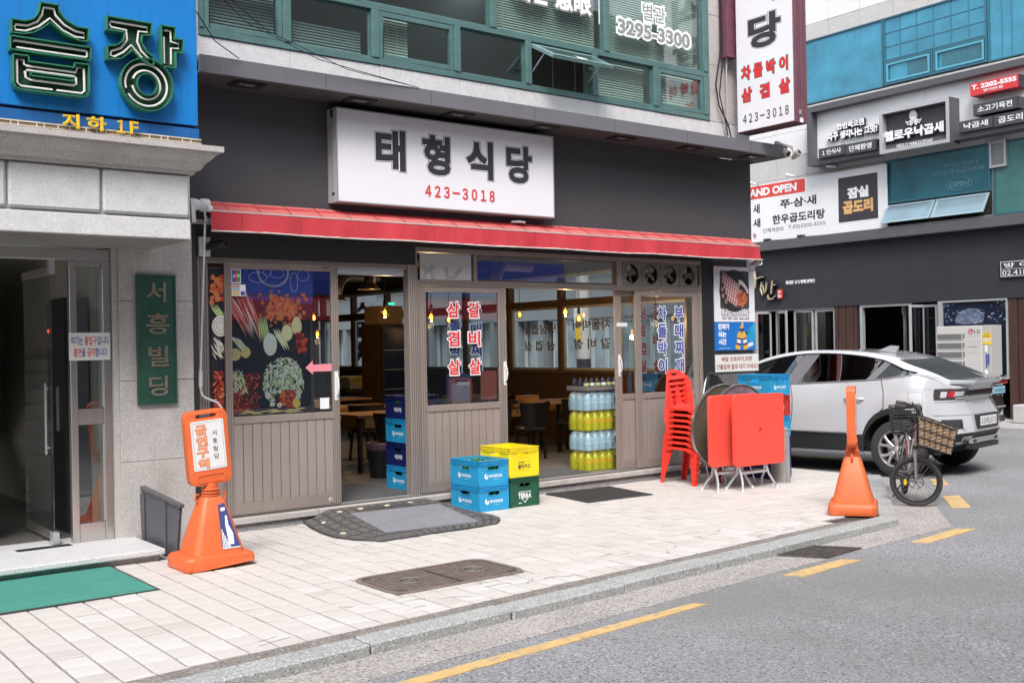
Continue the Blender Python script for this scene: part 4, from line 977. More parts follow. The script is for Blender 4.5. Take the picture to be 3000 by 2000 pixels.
def ptext(body, y1, y0, z0, z1, m, bold=.03, depth=.0022, grow=0., x=PX0-.0021, gap=1.0):
    mb = MB(); letters(mb, body, (x, y1, z0), (0, -1, 0), ZU, y1-y0, z1-z0, depth=depth, bold=bold, grow=grow, gap=gap); return mb
for c, z0, z1 in (('당', 5.53, 5.965), ('식', 6.10, 6.54), ('형', 6.68, 7.1)):
    ptext(c, 9.235, 8.70, z0, z1, None, .078, .0008, .011).build('letter_outline', M['ink'], ps); ptext(c, 9.235, 8.70, z0, z1, None, .063, .0016, .006).build('letter_inline', M['white_ink'], ps); ptext(c, 9.235, 8.70, z0, z1, None, .047, .0026).build('letter', M['ink'], ps)
for c, ya, yb in (('차', 9.365, 9.20), ('돌', 9.155, 9.005), ('박', 8.945, 8.795), ('이', 8.735, 8.60)): ptext(c, ya, yb, 5.155, 5.345, None, .075, .0008, .006).build('letter_outline', M['ink'], ps); ptext(c, ya, yb, 5.155, 5.345, None, .04, .002).build('letter', M['red_ink'], ps)
for c, ya, yb in (('삼', 9.365, 9.19), ('겹', 9.06, 8.90), ('살', 8.75, 8.575)): ptext(c, ya, yb, 4.865, 5.055, None, .075, .0008, .006).build('letter_outline', M['ink'], ps); ptext(c, ya, yb, 4.865, 5.055, None, .04, .002).build('letter', M['red_ink'], ps)
ptext('４２３－３０１８', 9.345, 8.60, 4.585, 4.705, None, .02, .002).build('number', M['ink'], ps)
B('bracket', mat('bracket_maroon', (.14, .045, .075), .5, var=.2, scale=6), ps, 11.10, 11.29, PY1+.04, 9.615, 5.53, 7.4); B('bracket_foot', MATS['bracket_maroon'], ps, 11.09, 11.30, PY1+.02, 9.61, 5.50, 5.53)
MB().bar((11.3, PY1+.1, 6.3), (11.37, PY1-.01, 6.3), .05).build('bracket_arm', maroon, ps); MB().bar((11.3, PY1+.1, 6.9), (11.37, PY1-.01, 6.9), .05).build('bracket_arm', maroon, ps)
# cables down the corner wall
cb = thing('cable', 'loose black and grey cables hanging down the granite wall beside the projecting sign', 'cable', (11.08, 9.6, 4.4))
def sagline(p, r, nm, m, o): MB().tube(p, r, 5).build(nm, m, o, smooth=True)
sagline([(11.09, 9.59, 7.5), (11.08, 9.58, 6.3), (11.07, 9.57, 5.6), (10.96, 9.57, 5.12), (11.0, 9.56, 4.85), (11.15, 9.53, 4.6), (11.17, 9.5, 4.42), (11.08, 9.5, 4.36)], .011, 'black_cable', M['black'], cb)
sagline([(11.115, 9.585, 7.5), (11.10, 9.57, 6.0), (11.085, 9.56, 5.4), (11.02, 9.56, 5.0), (11.10, 9.55, 4.7), (11.13, 9.52, 4.45)], .009, 'black_cable', M['black'], cb)
sagline([(11.14, 9.535, 7.5), (11.15, 9.53, 6.2), (11.16, 9.53, 5.9), (11.14, 9.54, 5.3), (11.17, 9.56, 5.0), (11.15, 9.55, 4.5)], .010, 'grey_cable', mat('grey_cable', (.42, .36, .35), .6), cb)
# thin wires from the left building to the fascia
wr = thing('overhead_wire', 'thin grey wires sagging from the blue sign to the canopy fascia', 'wire', (3.6, 9.1, 4.6))
sagline([(3.42, 8.6, 4.86), (4.0, 8.9, 4.60), (4.8, 9.05, 4.42), (5.9, 9.11, 4.325)], .004, 'wire', M['black'], wr); sagline([(3.42, 8.6, 4.87), (4.2, 8.9, 4.56), (5.1, 9.05, 4.37), (5.95, 9.11, 4.322)], .004, 'wire', M['black'], wr)
sagline([(3.42, 8.7, 4.62), (3.75, 9.0, 4.42), (4.02, 9.1, 4.325)], .005, 'wire', M['black'], wr)

# red awning: sloping top, front bar, hanging valance with small folds
aw = thing('awning', 'long faded red fabric awning over the shopfront with a hanging valance', 'awning', (7.6, 9.6, 2.8))
redf = mat('awning_fabric', (.50, .035, .05), .7, var=.08, scale=2.5, stretch=(1, 1, .6), stain=((.24, .05, .05), 3.0, (9, 1, .22), .56, .70, .8), bump=.15, bscale=40)
redt = mat('awning_top', (.50, .13, .12), .75, var=.08, scale=2, stain=((.60, .25, .22), 2, (2, 1, 1), .5, .8, .5), bump=.1, bscale=30)
AX0, AX1 = 3.815, 11.47
n = 90; rows = [[], [], []]
for i in range(n+1):
    x = AX0+(AX1-AX0)*i/n; xb = 3.90+(11.62-3.90)*i/n; s_ = .006*math.sin(i*1.7)+.004*math.sin(i*.6)
    rows[0].append((xb, 9.595, 3.093)); rows[1].append(((x+xb)/2, 9.46, 3.028+s_*.5-.004)); rows[2].append((x, 9.318, 2.972))
MB().grid(rows, flip=True).build('top_sheet', redt, aw, smooth=True)
rows = []
for j in range(7):
    r = []
    for i in range(n*2+1):
        x = AX0+(AX1-AX0)*i/(n*2); t = j/6; wv = t*(.010*math.sin(i*.37)+.007*math.sin(i*.93+1)+.006*math.sin(i*.21+2.2))
        r.append((x, 9.306+wv-.012*t, 2.962-.175*t+.004*t*math.sin(i*.15)))
    rows.append(r)
MB().grid(rows, flip=True).build('valance', redf, aw, smooth=True)
fold_mark = mat('crease_shade', (.22, .03, .035), .8); rq = random.Random(4); x = AX0+.3  # creases drawn as thin dark lines, their shade put into the colour
while x < AX1-.2:
    i = int((x-AX0)/(AX1-AX0)*n*2); MB().tube([(p[0]+rq.uniform(-.002, .002), p[1]-.001, p[2]) for p in (r[i] for r in rows)], rq.uniform(.0012, .003), 4).build('fold_mark', fold_mark, aw); x += rq.uniform(.18, .75)
for k in range(24):
    x = 4.0+.318*k; MB().bar((x+.035, 9.59, 3.094), (x, 9.325, 2.978), .006, .004).build('top_seam', mat('seam_red', (.33, .06, .06), .8), aw)
hem = [(p[0], p[1]-.001, p[2]-.004) for p in rows[-1]]
MB().tube(hem[::3], .008, 5).build('hem', mat('hem_white', (.62, .56, .53), .6, var=.2, scale=8), aw, smooth=True)
B('front_bar', mat('awning_bar', (.66, .64, .62), .4, metal=.3, var=.1, scale=5), aw, AX0-.01, AX1+.01, 9.302, 9.332, 2.961, 2.973)
MB().lathe([(.045, 3.83), (.045, 11.5)], (0, 9.53, 3.02), 10, 'x').build('roller', redf, aw)
B('back_bar', M['alu'], aw, 3.70, 11.55, 9.50, 9.54, 2.865, 2.905)
for x in (3.86, 6.4, 9.0, 11.35): MB().bar((x, 9.54, 2.89), (x+.1, 9.33, 2.955), .02, .03).build('folding_arm', M['alu'], aw)
MB().lathe([(.0, 3.70), (.05, 3.705), (.055, 3.74), (.04, 3.76), (.06, 3.78), (.06, 3.85), (0, 3.86)], (0, 9.45, 3.03), 12, 'x').build('gearbox', M['white_plastic'], aw, smooth=True)
MB().prism([(3.665, 9.40, 3.08), (3.70, 9.40, 3.08), (3.715, 9.40, 2.87), (3.68, 9.40, 2.86)], (0, .1, 0)).build('end_bracket', M['white_plastic'], aw)
MB().lathe([(0, 3.79), (.03, 3.795), (.035, 3.83), (0, 3.85)], (0, 9.33, 2.985), 10, 'x').build('end_cap', M['white_plastic'], aw)
cr = thing('crank_rod', 'white crank rod hanging from the left end of the red awning', 'crank', (3.8, 9.44, 1.0))
MB().tube([(3.80, 9.42, 3.0), (3.812, 9.42, 2.9), (3.805, 9.42, 2.86), (3.755, 9.46, 1.53), (3.752, 9.46, 1.36), (3.765, 9.46, 1.30), (3.80, 9.46, 1.27), (3.91, 9.46, 1.225), (3.945, 9.46, 1.18), (3.950, 9.46, 1.13)], .010, 8).build('rod', M['white_plastic'], cr, smooth=True)
for p in (((3.755, 9.46, 1.52), (3.752, 9.46, 1.37)), ((3.950, 9.46, 1.135), (3.950, 9.46, 1.02))): MB().tube(p, .018, 8).build('grip', M['white_plastic'], cr)
MB().tube([(3.81, 9.42, 2.93), (3.83, 9.41, 2.90), (3.82, 9.41, 2.865), (3.795, 9.41, 2.87)], .007, 6).build('hook', M['alu'], cr)

# poster pair and the parking notice on the pillar
py = YD-.021
po = thing('menu_poster', 'white poster with a photo of sliced pork on the black pillar under the awning', 'poster', (11.28, py, 1.96))
B('sheet', M['sign_white'], po, 10.872, 11.69, py-.012, py, 1.963, 2.705)
ph = MB(); flat(ph, [rect_pts(10.985, 11.575, 2.135, 2.65, .03)], (0, py-.0125, 0), XR, ZU, .001); pho = ph.build('photo', mat('photo_dark', (.06, .055, .06), .5), po)
ph = MB(); flat(ph, [ellipse(11.27, 2.38, .30, .285, 30)], (0, py-.0137, 0), XR, ZU, .0008); ph.build('photo_pan', mat('photo_pan', (.022, .022, .025), .5), pho)
pc = {}
def pp(col, pts, li): pc.setdefault(col, MB()).poly([(x, py-.0146-li, z) for x, z in pts])
r5 = random.Random(5); li = [0]
def inphoto(x, z): return 11.0 < x < 11.56 and 2.15 < z < 2.64
def strip(col, cx, cz, ln, wd, a):
    li[0] += .000006; ca, sa = math.cos(a), math.sin(a)
    q = [(cx+p*ca-w_*sa, cz+p*sa+w_*ca) for p, w_ in ((-ln/2, -wd/2), (ln/2, -wd/2), (ln/2, wd/2), (-ln/2, wd/2))]
    if all(inphoto(*t) for t in q): pp(col, q, li[0])
for r_ in range(5):
    for k in range(17):
        x = 11.02+.021*k+.03*r_; z = 2.60-.075*r_-.011*k
        strip(('photo_meat', (.42, .17, .17)) if k % 2 else ('photo_fat', (.66, .46, .45)), x, z, .088, .017, math.radians(62))
for k in range(150):
    a = r5.uniform(0, 6.28); r_ = r5.uniform(0, .105)**1; strip([('photo_kimchi', (.45, .10, .04)), ('photo_kimchi2', (.58, .22, .10)), ('photo_kimchi3', (.30, .05, .03))][k % 3], 11.42+r_*math.cos(a), 2.27+r_*math.sin(a), .055, .016, r5.uniform(0, 3))
for x, z in ((11.03, 2.40), (11.04, 2.31), (11.10, 2.235)):
    pp(('photo_mushroom', (.28, .17, .12)), [(x+.032*math.cos(t), z+.034*math.sin(t)) for t in [2*PI*q/12 for q in range(12)]], .0016)
    strip(('photo_pale', (.7, .66, .58)), x, z, .05, .008, .7); strip(('photo_pale', (.7, .66, .58)), x, z, .05, .008, -.8)
for k in range(6): pp(('photo_pale', (.7, .66, .58)), [(11.38+.032*k+.018*math.cos(t), 2.50-.012*k*k*.4+.035*math.sin(t)) for t in [2*PI*q/10 for q in range(10)]], .0017+.00001*k)
for (n_, c_2), mb in pc.items(): mb.build('photo_patch', mat(n_, c_2, .5), pho, kind='stuff')
mb = MB(); fx(mb, '냉동삼겹살', 11.02, 11.565, 2.005, 2.115, py-.0125, depth=.0008, bold=.07, grow=.012); mb.build('lettering_outline', M['ink'], po)
mb = MB(); fx(mb, '냉동삼겹살', 11.02, 11.565, 2.005, 2.115, py-.0125, depth=.002, bold=.015); mb.build('lettering', M['white_ink'], po)
bp = thing('beer_poster', 'blue beer poster with two clinking bottles below the pork poster', 'poster', (11.28, py, 1.58))
B('sheet', mat('poster_blue', (.012, .17, .55), .4), bp, 10.874, 11.695, py-.010, py, 1.579, 1.958)
mb = MB()
for k in range(7):
    a = math.radians(12+13*k); mb.poly([(11.32, py-.0106, 1.80-.02*k+.04), (11.32+.03, py-.0106, 1.80-.02*k+.03), (min(11.69, 11.42+.3), py-.0106, 1.66+.048*k), (11.69, py-.0106, 1.645+.045*k)])
mb.build('ray', mat('poster_cyan', (.04, .48, .70), .4), bp, kind='stuff')
amber = mat('poster_amber', (.70, .40, .06), .4); navy = mat('poster_navy', (.012, .03, .16), .4)
for cx, a in ((11.325, -13), (11.50, 13)):
    ca, sa = math.cos(math.radians(a)), math.sin(math.radians(a))
    def T(p): return (cx+p[0]*ca-p[1]*sa, 1.592+p[0]*sa+p[1]*ca)
    lf = .0004*(a > 0)
    prof = [(-.05, .0), (.05, .0), (.05, .16), (.044, .20), (.022, .245), (.018, .315), (-.018, .315), (-.022, .245), (-.044, .20), (-.05, .16)]
    mb = MB(); flat(mb, [[T(p) for p in prof]], (0, py-.0108-lf, 0), XR, ZU, .0004); mb.build('bottle_print', amber, bp)
    mb = MB(); flat(mb, [[T(p) for p in ((-.049, .06), (.049, .06), (.049, .155), (-.049, .155))]], (0, py-.0117-lf, 0), XR, ZU, .0003); flat(mb, [[T(p) for p in ((-.022, .25), (.022, .25), (.018, .29), (-.018, .29))]], (0, py-.0117-lf, 0), XR, ZU, .0003); mb.build('bottle_print', navy, bp)
    q = T((-.042, .085)); mb = MB(); letters(mb, 'cass', (q[0], py-.0124-lf, q[1]), (ca, 0, sa), (-sa, 0, ca), .084, .05, depth=.0004, bold=.05); mb.build('lettering', M['white_ink'], bp)
mb = MB(); flat(mb, [[(11.39, 1.905), (11.42, 1.957), (11.45, 1.957), (11.445, 1.90), (11.43, 1.885)]], (0, py-.0128, 0), XR, ZU, .0003); mb.build('hand_print', mat('poster_skin', (.68, .40, .27), .5), bp)
for body, x0, x1, z0, z1 in (('진짜가', 10.935, 11.165, 1.855, 1.94), ('되는', 10.94, 11.10, 1.755, 1.835), ('시간', 10.94, 11.10, 1.655, 1.735)):
    mb = MB(); fx(mb, body, x0, x1, z0, z1, py-.0102, depth=.001, bold=.05); mb.build('lettering', M['white_ink'], bp)
mb = MB(); letters(mb, 'cass', (11.545, py-.0102, 1.615), (.97, 0, .22), (-.22, 0, .97), .11, .055, depth=.001, bold=.05); mb.build('lettering', M['white_ink'], bp)
B('small_print', M['white_ink'], bp, 10.94, 11.17, py-.0108, py-.0102, 1.608, 1.612)
np_ = thing('parking_notice', 'white notice with two rows of dark red words below the beer poster', 'sign', (11.31, py, 1.29))
B('board', MATS['notice_board'], np_, 10.873, 11.748, py-.014, py, 1.292, 1.523, bevel=.002)
maro = mat('notice_maroon', (.30, .02, .035), .5)
for body, x0, x1, z0, z1 in (('배달 오토바이,차량', 10.99, 11.61, 1.425, 1.495), ('건물앞에 절대 대지 마세요!!', 10.89, 11.735, 1.325, 1.395)):
    mb = MB(); fx(mb, body, x0, x1, z0, z1, py-.0142, depth=.001, bold=.02); mb.build('lettering', maro, np_)

# cameras and floodlights
def cctv(label, loc, rz, body_m, box=True, grp=None, pitch=-.12):
    t = thing('security_camera', label, 'camera', loc, rz, None, True)
    if box: MB().box(-.055, .055, -.035, 0, -.09, .09).build('junction_box', M['white_plastic'], t, bevel=.006)
    MB().lathe([(0, -.075), (.03, -.07), (.04, -.036)], (0.02, 0, 0), 12, 'y').build('mount', body_m, t, smooth=True)
    mb = MB(); mb.M = Matrix.Translation((.03, -.08, 0)) @ Euler((pitch, 0, math.radians(38))).to_matrix().to_4x4()
    mb.lathe([(0, -.16), (.022, -.16), (.034, -.165), (.034, 0), (.02, .02), (0, .02)], (0, 0, 0), 12, 'y'); b = mb.build('housing', body_m, t, smooth=True)
    mb = MB(); mb.M = Matrix.Translation((.03, -.08, 0)) @ Euler((pitch, 0, math.radians(38))).to_matrix().to_4x4()
    mb.lathe([(0, -.161), (.021, -.161), (.022, -.155)], (0, 0, 0), 12, 'y'); mb.build('lens', mat('camera_lens', (.02, .008, .008), .1), b)
    mb = MB(); mb.M = Matrix.Translation((.03, -.08, 0)) @ Euler((pitch, 0, math.radians(38))).to_matrix().to_4x4()
    mb.box(-.038, .038, -.185, -.01, .033, .040); mb.build('hood', body_m, b)
    return t
cctv('black security camera on a white box under the left end of the awning', (3.86, YD-.016, 2.665), 0, mat('camera_black', (.03, .028, .028), .4))
cctv('white security camera at the top corner of the pork poster', (11.62, YD-.03, 2.735), math.radians(-50), M['white_plastic'])
fl_ = thing('floodlight', 'cluster of aged white floodlights and a camera bolted to the right end of the canopy', 'floodlight', (11.85, 9.25, 4.3))
fw_ = mat('aged_lamp', (.62, .57, .53), .4, var=.15, scale=10)
MB().bar((11.80, 9.2, 4.36), (12.08, 9.2, 4.34), .025).build('bracket', fw_, fl_); B('bracket_plate', fw_, fl_, 11.80, 11.88, 9.15, 9.25, 4.319, 4.34)
for x, z, a in ((11.80, 4.25, .6), (12.03, 4.20, -.5)):
    mb = MB(); mb.M = Matrix.Translation((x, 9.13, z)) @ Euler((a, .4*a, 0)).to_matrix().to_4x4()
    mb.lathe([(.0, -.10), (.045, -.10), (.05, -.09), (.038, 0), (.02, .05), (0, .055)], (0, 0, 0), 12, 'y'); o = mb.build('lamp_head', fw_, fl_, smooth=True)
    mb = MB(); mb.M = Matrix.Translation((x, 9.13, z)) @ Euler((a, .4*a, 0)).to_matrix().to_4x4(); mb.lathe([(0, -.101), (.035, -.101), (.036, -.09)], (0, 0, 0), 12, 'y'); mb.build('lens', M['black'], o)
    MB().tube([(x, 9.14, z+.04), (x+.02, 9.17, z+.1), (x, 9.2, 4.345)], .013, 6).build('lamp_arm', fw_, fl_)
MB().lathe([(0, 11.72), (.03, 11.725), (.035, 11.78), (0, 11.79)], (0, 9.2, 4.36), 10, 'x').build('sensor', M['white_plastic'], fl_)
# ------------------------------------------------------------------ building across the side street (local x runs right along its front, y into it)
RBP = Vector((20.7, 10.4, 0)); RBA = math.radians(-91.5); RBM = Matrix.Rotation(RBA, 3, 'Z')
def rbthing(name, label, cat, base, group=None):
    o = thing(name, label, cat, RBP+RBM @ Vector(base), RBA, group, True); OFF[o.name] = Vector(base); return o
rb = rbthing('corner_building', 'pale tiled building with a black ground floor and blue windows across the side street', 'building', (0, 0, 0))
navyw = mat('black_render', (.030, .032, .040), .55, var=.12, scale=1.5, stain=((.10, .10, .115), 3, (.6, 1, 5), .62, .85, .5))
stone_w = mat('stone_white', (.74, .745, .755), .5, var=.04, scale=3, speckle=(60, (.45, .45, .47), .4, (.68, .68, .7), .5))
stone_g = mat('stone_grey', (.52, .505, .50), .6, var=.06, scale=4, speckle=(60, (.2, .2, .2), .5, (.55, .55, .55), .4))
# ground floor: black render with openings
def rbx(nm, m, *a, **k): return B(nm, m, rb, *a, **k)
LX0, LX1 = -34, 6
rbx('black_wall', navyw, LX0, LX1, 0, .3, 2.455, 3.865)
rbx('ledge', mat('ledge_paint', (.10, .102, .112), .5, var=.08, scale=2, stain=((.2, .2, .2), 5, (9, 1, .5), .6, .85, .3)), LX0, LX1, -.22, .3, 3.866, 4.085)
rbx('core_wall', stone_g, LX0, LX1, .06, .4, 4.086, 13)
dark_in = mat('dark_inside', (.018, .016, .015), .8)
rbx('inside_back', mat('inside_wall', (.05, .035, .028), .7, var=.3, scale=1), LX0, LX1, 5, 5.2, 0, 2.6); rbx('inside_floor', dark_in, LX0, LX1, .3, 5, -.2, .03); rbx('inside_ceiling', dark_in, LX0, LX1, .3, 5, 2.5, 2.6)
rbx('threshold', stone_g, LX0, LX1, -.05, .3, -.2, .06)
redwood = mat('brown_cladding', (.062, .030, .024), .5, var=.25, scale=3, stretch=(4, 4, .4))
def clad(x0, x1, n, y=.02):
    st = (x1-x0)/n
    for k in range(n): rbx('cladding_board', redwood, x0+k*st+.006, x0+(k+1)*st-.006, y+.01*(k % 2), y+.06, .05, 2.45)
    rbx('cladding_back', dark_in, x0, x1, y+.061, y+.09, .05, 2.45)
clad(-4.40, -3.80, 6); rbx('dark_gap', dark_in, -3.80, -3.72, .05, .1, .05, 2.45)
clad(-.29, 1.6, 10); clad(1.6, 5.9, 20)
clad(-3.40, -3.02, 3, y=1.2)
alu_w = mat('white_aluminium', (.50, .52, .55), .35, metal=.4, var=.05, scale=4); alu_d = mat('grey_aluminium', (.27, .28, .30), .4, metal=.4)
darkglass = glass('dark_glass', (.25, .30, .32), 1.5, 1.55, dark=.05)
def doorleaf(x0, x1, y=.05, w=.045, ang=None, m=None, nm='folding_door', gl=None):
    mb = MB().frame(0, x1-x0, .05, 2.40, 0, .045, w, .05, .07); g = MB().box(w, x1-x0-w, .018, .024, .12, 2.35)
    for q in (mb, g):
        c, s = math.cos(ang or 0), math.sin(ang or 0)
        q.v = [(x0+x*c-yy*s, y+x*s+yy*c, z) for x, yy, z in q.v]
    o = mb.build(nm, m or alu_w, rb); g.build('pane', gl or darkglass, o); return o
doorleaf(-6.62, -6.20, .1, ang=-1.15); doorleaf(-6.46, -6.05, -.28, ang=1.12); doorleaf(-6.16, -5.60, .1, ang=-.45); 
doorleaf(-5.58, -5.02, .06, w=.05); doorleaf(-4.97, -4.41, .06, w=.05)
for k in range(13): doorleaf(-7.3-.62*k, -6.70-.62*k, .06, w=.06, gl=mat('grey_blue_pane', (.22, .27, .30), .2, var=.4, scale=1.5))  # opaque panes in uneven grey-blue
slate = mat('slate_render', (.17, .19, .21), .6, var=.1, scale=1); pale_in = mat('pale_inside', (.33, .37, .40), .7, var=.3, scale=1.2)
rbx('slate_wall', slate, LX0, -8.6, -.03, -.001, 2.455, 5.5); rbx('pale_backdrop', pale_in, LX0, -14.9, .4, .45, .05, 2.45)
for k in range(14): rbx('slate_pier', slate, -15.4-1.3*k, -15.15-1.3*k, -.02, .35, .05, 2.45); rbx('shop_frame', alu_w, -16.4-1.3*k, -16.34-1.3*k, .2, .3, .05, 2.45)
rbx('door_track', alu_d, -14.9, -4.41, .03, .12, 2.405, 2.454)
for x in (-5.27, -4.70): MB().lathe([(.05, .06), (.05, .14), (.03, .16), (.03, 2.1), (.05, 2.14), (.05, 2.2)], (x+.15, .5, 0), 10).build('inner_column', alu_d, rb)
rbx('opening_jamb', alu_w, -3.72, -3.655, .02, .12, .05, 2.454); rbx('opening_head', alu_w, -3.654, -2.42, .02, .1, 2.40, 2.454)
MB().lathe([(.06, .06), (.06, .2), (.038, .22), (.038, 2.2), (.06, 2.22), (.065, 2.42)], (-2.74, .25, 0), 12).build('column', mat('column_grey', (.22, .22, .23), .4, metal=.4), rb)
rbx('counter_top', mat('counter_wood', (.45, .2, .05), .5), -3.2, -2.4, .9, 1.1, .8, .85)  # counter slab in one even orange-brown
doorleaf(-2.44, -2.05, .1, ang=-1.2); doorleaf(-2.28, -1.86, -.26, ang=1.2); doorleaf(-2.21, -1.84, .05, w=.05)
rbx('opening_jamb', alu_w, -1.80, -1.735, .0, .12, .05, 2.454)
# dark print window behind the air conditioner
pw = rbx('print_window', mat('print_navy', (.010, .014, .032), .3), -1.73, -.30, .04, .07, .9, 2.42)
pf = MB().frame(-1.735, -.295, .86, 2.453, .0, .11, .035).build('print_window_frame', alu_w, rb)
rr_ = random.Random(3); ash = mat('print_steel_blue', (.10, .13, .21), .5); ash2 = mat('print_pale_blue', (.27, .31, .40), .5); ash3 = mat('print_mid_blue', (.045, .06, .11), .5)
mb1, mb2, mb3 = MB(), MB(), MB()
flat(mb1, [[(-1.45, 2.06), (-1.30, 2.24), (-1.12, 2.29), (-.93, 2.27), (-.80, 2.15), (-.82, 2.02), (-.95, 1.97), (-1.25, 1.96), (-1.42, 1.99)]], (0, .0395, 0), XR, ZU, .001)
for k in range(60):
    x, z = rr_.uniform(-1.42, -.82), rr_.uniform(1.98, 2.25); a = rr_.uniform(-.7, .2); l_ = rr_.uniform(.02, .10)
    (mb2 if k % 2 else mb3).poly([(x, .0380-.00001*k, z), (x+l_*math.cos(a), .0380-.00001*k, z+l_*math.sin(a)), (x+l_*math.cos(a), .0380-.00001*k, z+l_*math.sin(a)+.012), (x, .0380-.00001*k, z+.016)])
for k in range(40):
    x, z = rr_.choice((rr_.uniform(-1.72, -1.5), rr_.uniform(-.75, -.32))), rr_.uniform(1.98, 2.4); l_ = rr_.uniform(.02, .07); a = rr_.uniform(0, 3)
    (mb1 if k % 3 else mb2).poly([(x, .0388, z), (x+l_, .0388, z+.01), (x+l_*.8, .0388, z+.04), (x+.01, .0388, z+.03)])
for mb, m_ in ((mb1, ash), (mb2, ash2), (mb3, ash3)): mb.build('print_patch', m_, pw, kind='stuff')
# stone tiles of the upper storeys
def course(x0, x1, z0, z1, w, m, y=0., skip=()):
    n = max(1, round((x1-x0)/w)); st = (x1-x0)/n
    for k in range(n):
        a, b = x0+k*st, x0+(k+1)*st
        if any(a < s1 and b > s0 for s0, s1 in skip): continue
        rbx('stone_tile', m, a+.004, b-.004, y+random.uniform(-.003, .003), .06, z0+.004, z1-.004)
course(-11.5, -2.99, 4.09, 5.55, 1.2, stone_g); 
for z0, z1, m in ((5.55, 6.05, stone_g), (6.05, 6.62, stone_w), (6.62, 7.145, stone_w)): course(-8.6, -4.2, z0, z1, .80, m)
course(-4.2, 4, 5.56, 7.145, 1.2, stone_w); course(-5.05, 4, 6.96, 7.145, 1.2, stone_g, -.006)
course(-8.6, 4, 8.67, 9.01, .83, stone_g); course(-8.6, 4, 9.01, 9.75, .83, stone_w); course(-8.6, 4, 9.75, 10.5, .83, stone_w); course(-8.6, 4, 10.5, 11.3, .83, stone_w)
course(-8.6, -6.4, 7.145, 8.67, .8, stone_w)
rbx('window_head', alu_w, -6.4, 4, -.02, .1, 8.645, 8.668)
# blue window band
bluef = mat('blue_frame', (.05, .17, .23), .4, metal=.3, var=.1, scale=4)
def blueglass(n, c):
    return mat(n, c, .10, metal=.25, var=.22, scale=1.3, stretch=(1, 1, 1.6), spec=.9, stain=((c[0]*.45, c[1]*.5, c[2]*.6), 1.1, (1.6, 1, .8), .5, .7, .5), bump=.04, bscale=3)
bg1, bg2, bg3 = blueglass('sky_glass', (.045, .265, .40)), blueglass('teal_glass', (.03, .155, .205)), blueglass('green_glass', (.085, .235, .235))
def window(x0, x1, z0, z1, m, w=.035, y=.01, nm='window', fm_=None):
    o = MB().frame(x0, x1, z0, z1, y-.02, y+.05, w).build(nm, fm_ or bluef, rb)
    B('pane', m, o, x0+w, x1-w, y+.012, y+.02, z0+w, z1-w); return o
window(-6.4, -2.98, 7.17, 8.645, bg1, .03)
o = window(-2.965, -.60, 7.71, 8.645, bg1, .03)
gridm = mat('window_grid', (.05, .20, .27), .5)
for k in range(1, 6): B('glazing_bar', gridm, o, -2.965+.394*k-.008, -2.965+.394*k+.008, .008, .0215, 7.74, 8.61)
for z in (8.02, 8.32): B('glazing_bar', gridm, o, -2.93, -.63, .010, .0205, z-.008, z+.008)
for a, b in ((-2.955, -1.80), (-1.785, -.60)):
    o = window(a, b, 7.185, 7.70, bg1, .04, y=0); MB().frame(a+.06, b-.06, 7.24, 7.645, -.035, -.021, .045).build('sash', mat('cyan_frame', (.10, .35, .47), .4), o)
    B('inner_shade', bg2, o, a+(.55 if a < -2 else .18), b-.14, .005, .011, 7.31, 7.58)
window(-.585, 4, 7.17, 8.645, bg1, .03)
for x in (-.30, -.1): rbx('glazing_bar', gridm, x-.008, x+.008, .012, .0285, 7.2, 8.6)
# first floor windows under the long sign
o = window(-2.96, -.60, 4.62, 5.56, bg2, .03)
tp = mat('faint_ink', (.15, .27, .31), .5)
mb = MB(); fx(mb, '#낙곱새 #곱도리탕', -1.877, -.71, 5.055, 5.165, .0205, depth=.002); fx(mb, '좋아요 9999개', -1.62, -.855, 5.205, 5.285, .0205, depth=.002); fx(mb, 'OPEN', -1.49, -1.07, 4.79, 4.89, .0205, depth=.002, bold=-.005)
mb.build('lettering', tp, o)
mb = MB(); mb.tube([(-1.285+.28*math.cos(t), .019, 4.845+.12*math.sin(t)) for t in [2*PI*q/28 for q in range(28)]], .006, 4, True); mb.build('ring', tp, o)
for k in range(1, 4): B('joint_line', mat('tile_line', (.02, .09, .12), .5), o, -2.93, -.63, .0208, .0218, 4.66+.21*k, 4.664+.21*k)
for a, b in ((-2.96, -1.785), (-1.775, -.60)):     # two sashes tilted out at the foot
    hz, an = 4.58, math.radians(33)
    def T(p): return (p[0], -.02-(hz-p[2])*math.sin(an)+p[1]*math.cos(an), hz-(hz-p[2])*math.cos(an))
    mb = MB().frame(a+.01, b-.01, 4.10, 4.58, 0, .04, .045); mb.v = [T(p) for p in mb.v]; so = mb.build('open_sash', mat('pale_blue_frame', (.30, .42, .48), .4, metal=.2), rb)
    mb = MB().box(a+.056, b-.056, .015, .022, 4.146, 4.534); mb.v = [T(p) for p in mb.v]; mb.build('pane', mat('sky_pane', (.33, .47, .55), .08, metal=.5, var=.1, scale=2), so)
    B('stay', alu_d, so, a+.04, a+.06, -.2, .05, 4.2, 4.22)
rbx('sash_opening', dark_in, -2.96, -.6, .03, .059, 4.12, 4.60); rbx('sash_sill', alu_w, -3.05, -.55, -.06, .05, 4.087, 4.12)
window(-.535, 4, 4.115, 5.56, bg3, .03)
vent = MB().frame(-.583, -.238, 5.05, 5.583, -.05, .05, .045).build('vent', alu_w, rb)
for k in range(15): B('louvre', mat('louvre_grey', (.40, .41, .42), .4, metal=.3), vent, -.536, -.284, -.03-.003*(k % 2), .02, 5.10+.0295*k, 5.118+.0295*k)
B('vent_back', dark_in, vent, -.537, -.283, .021, .03, 5.096, 5.537)

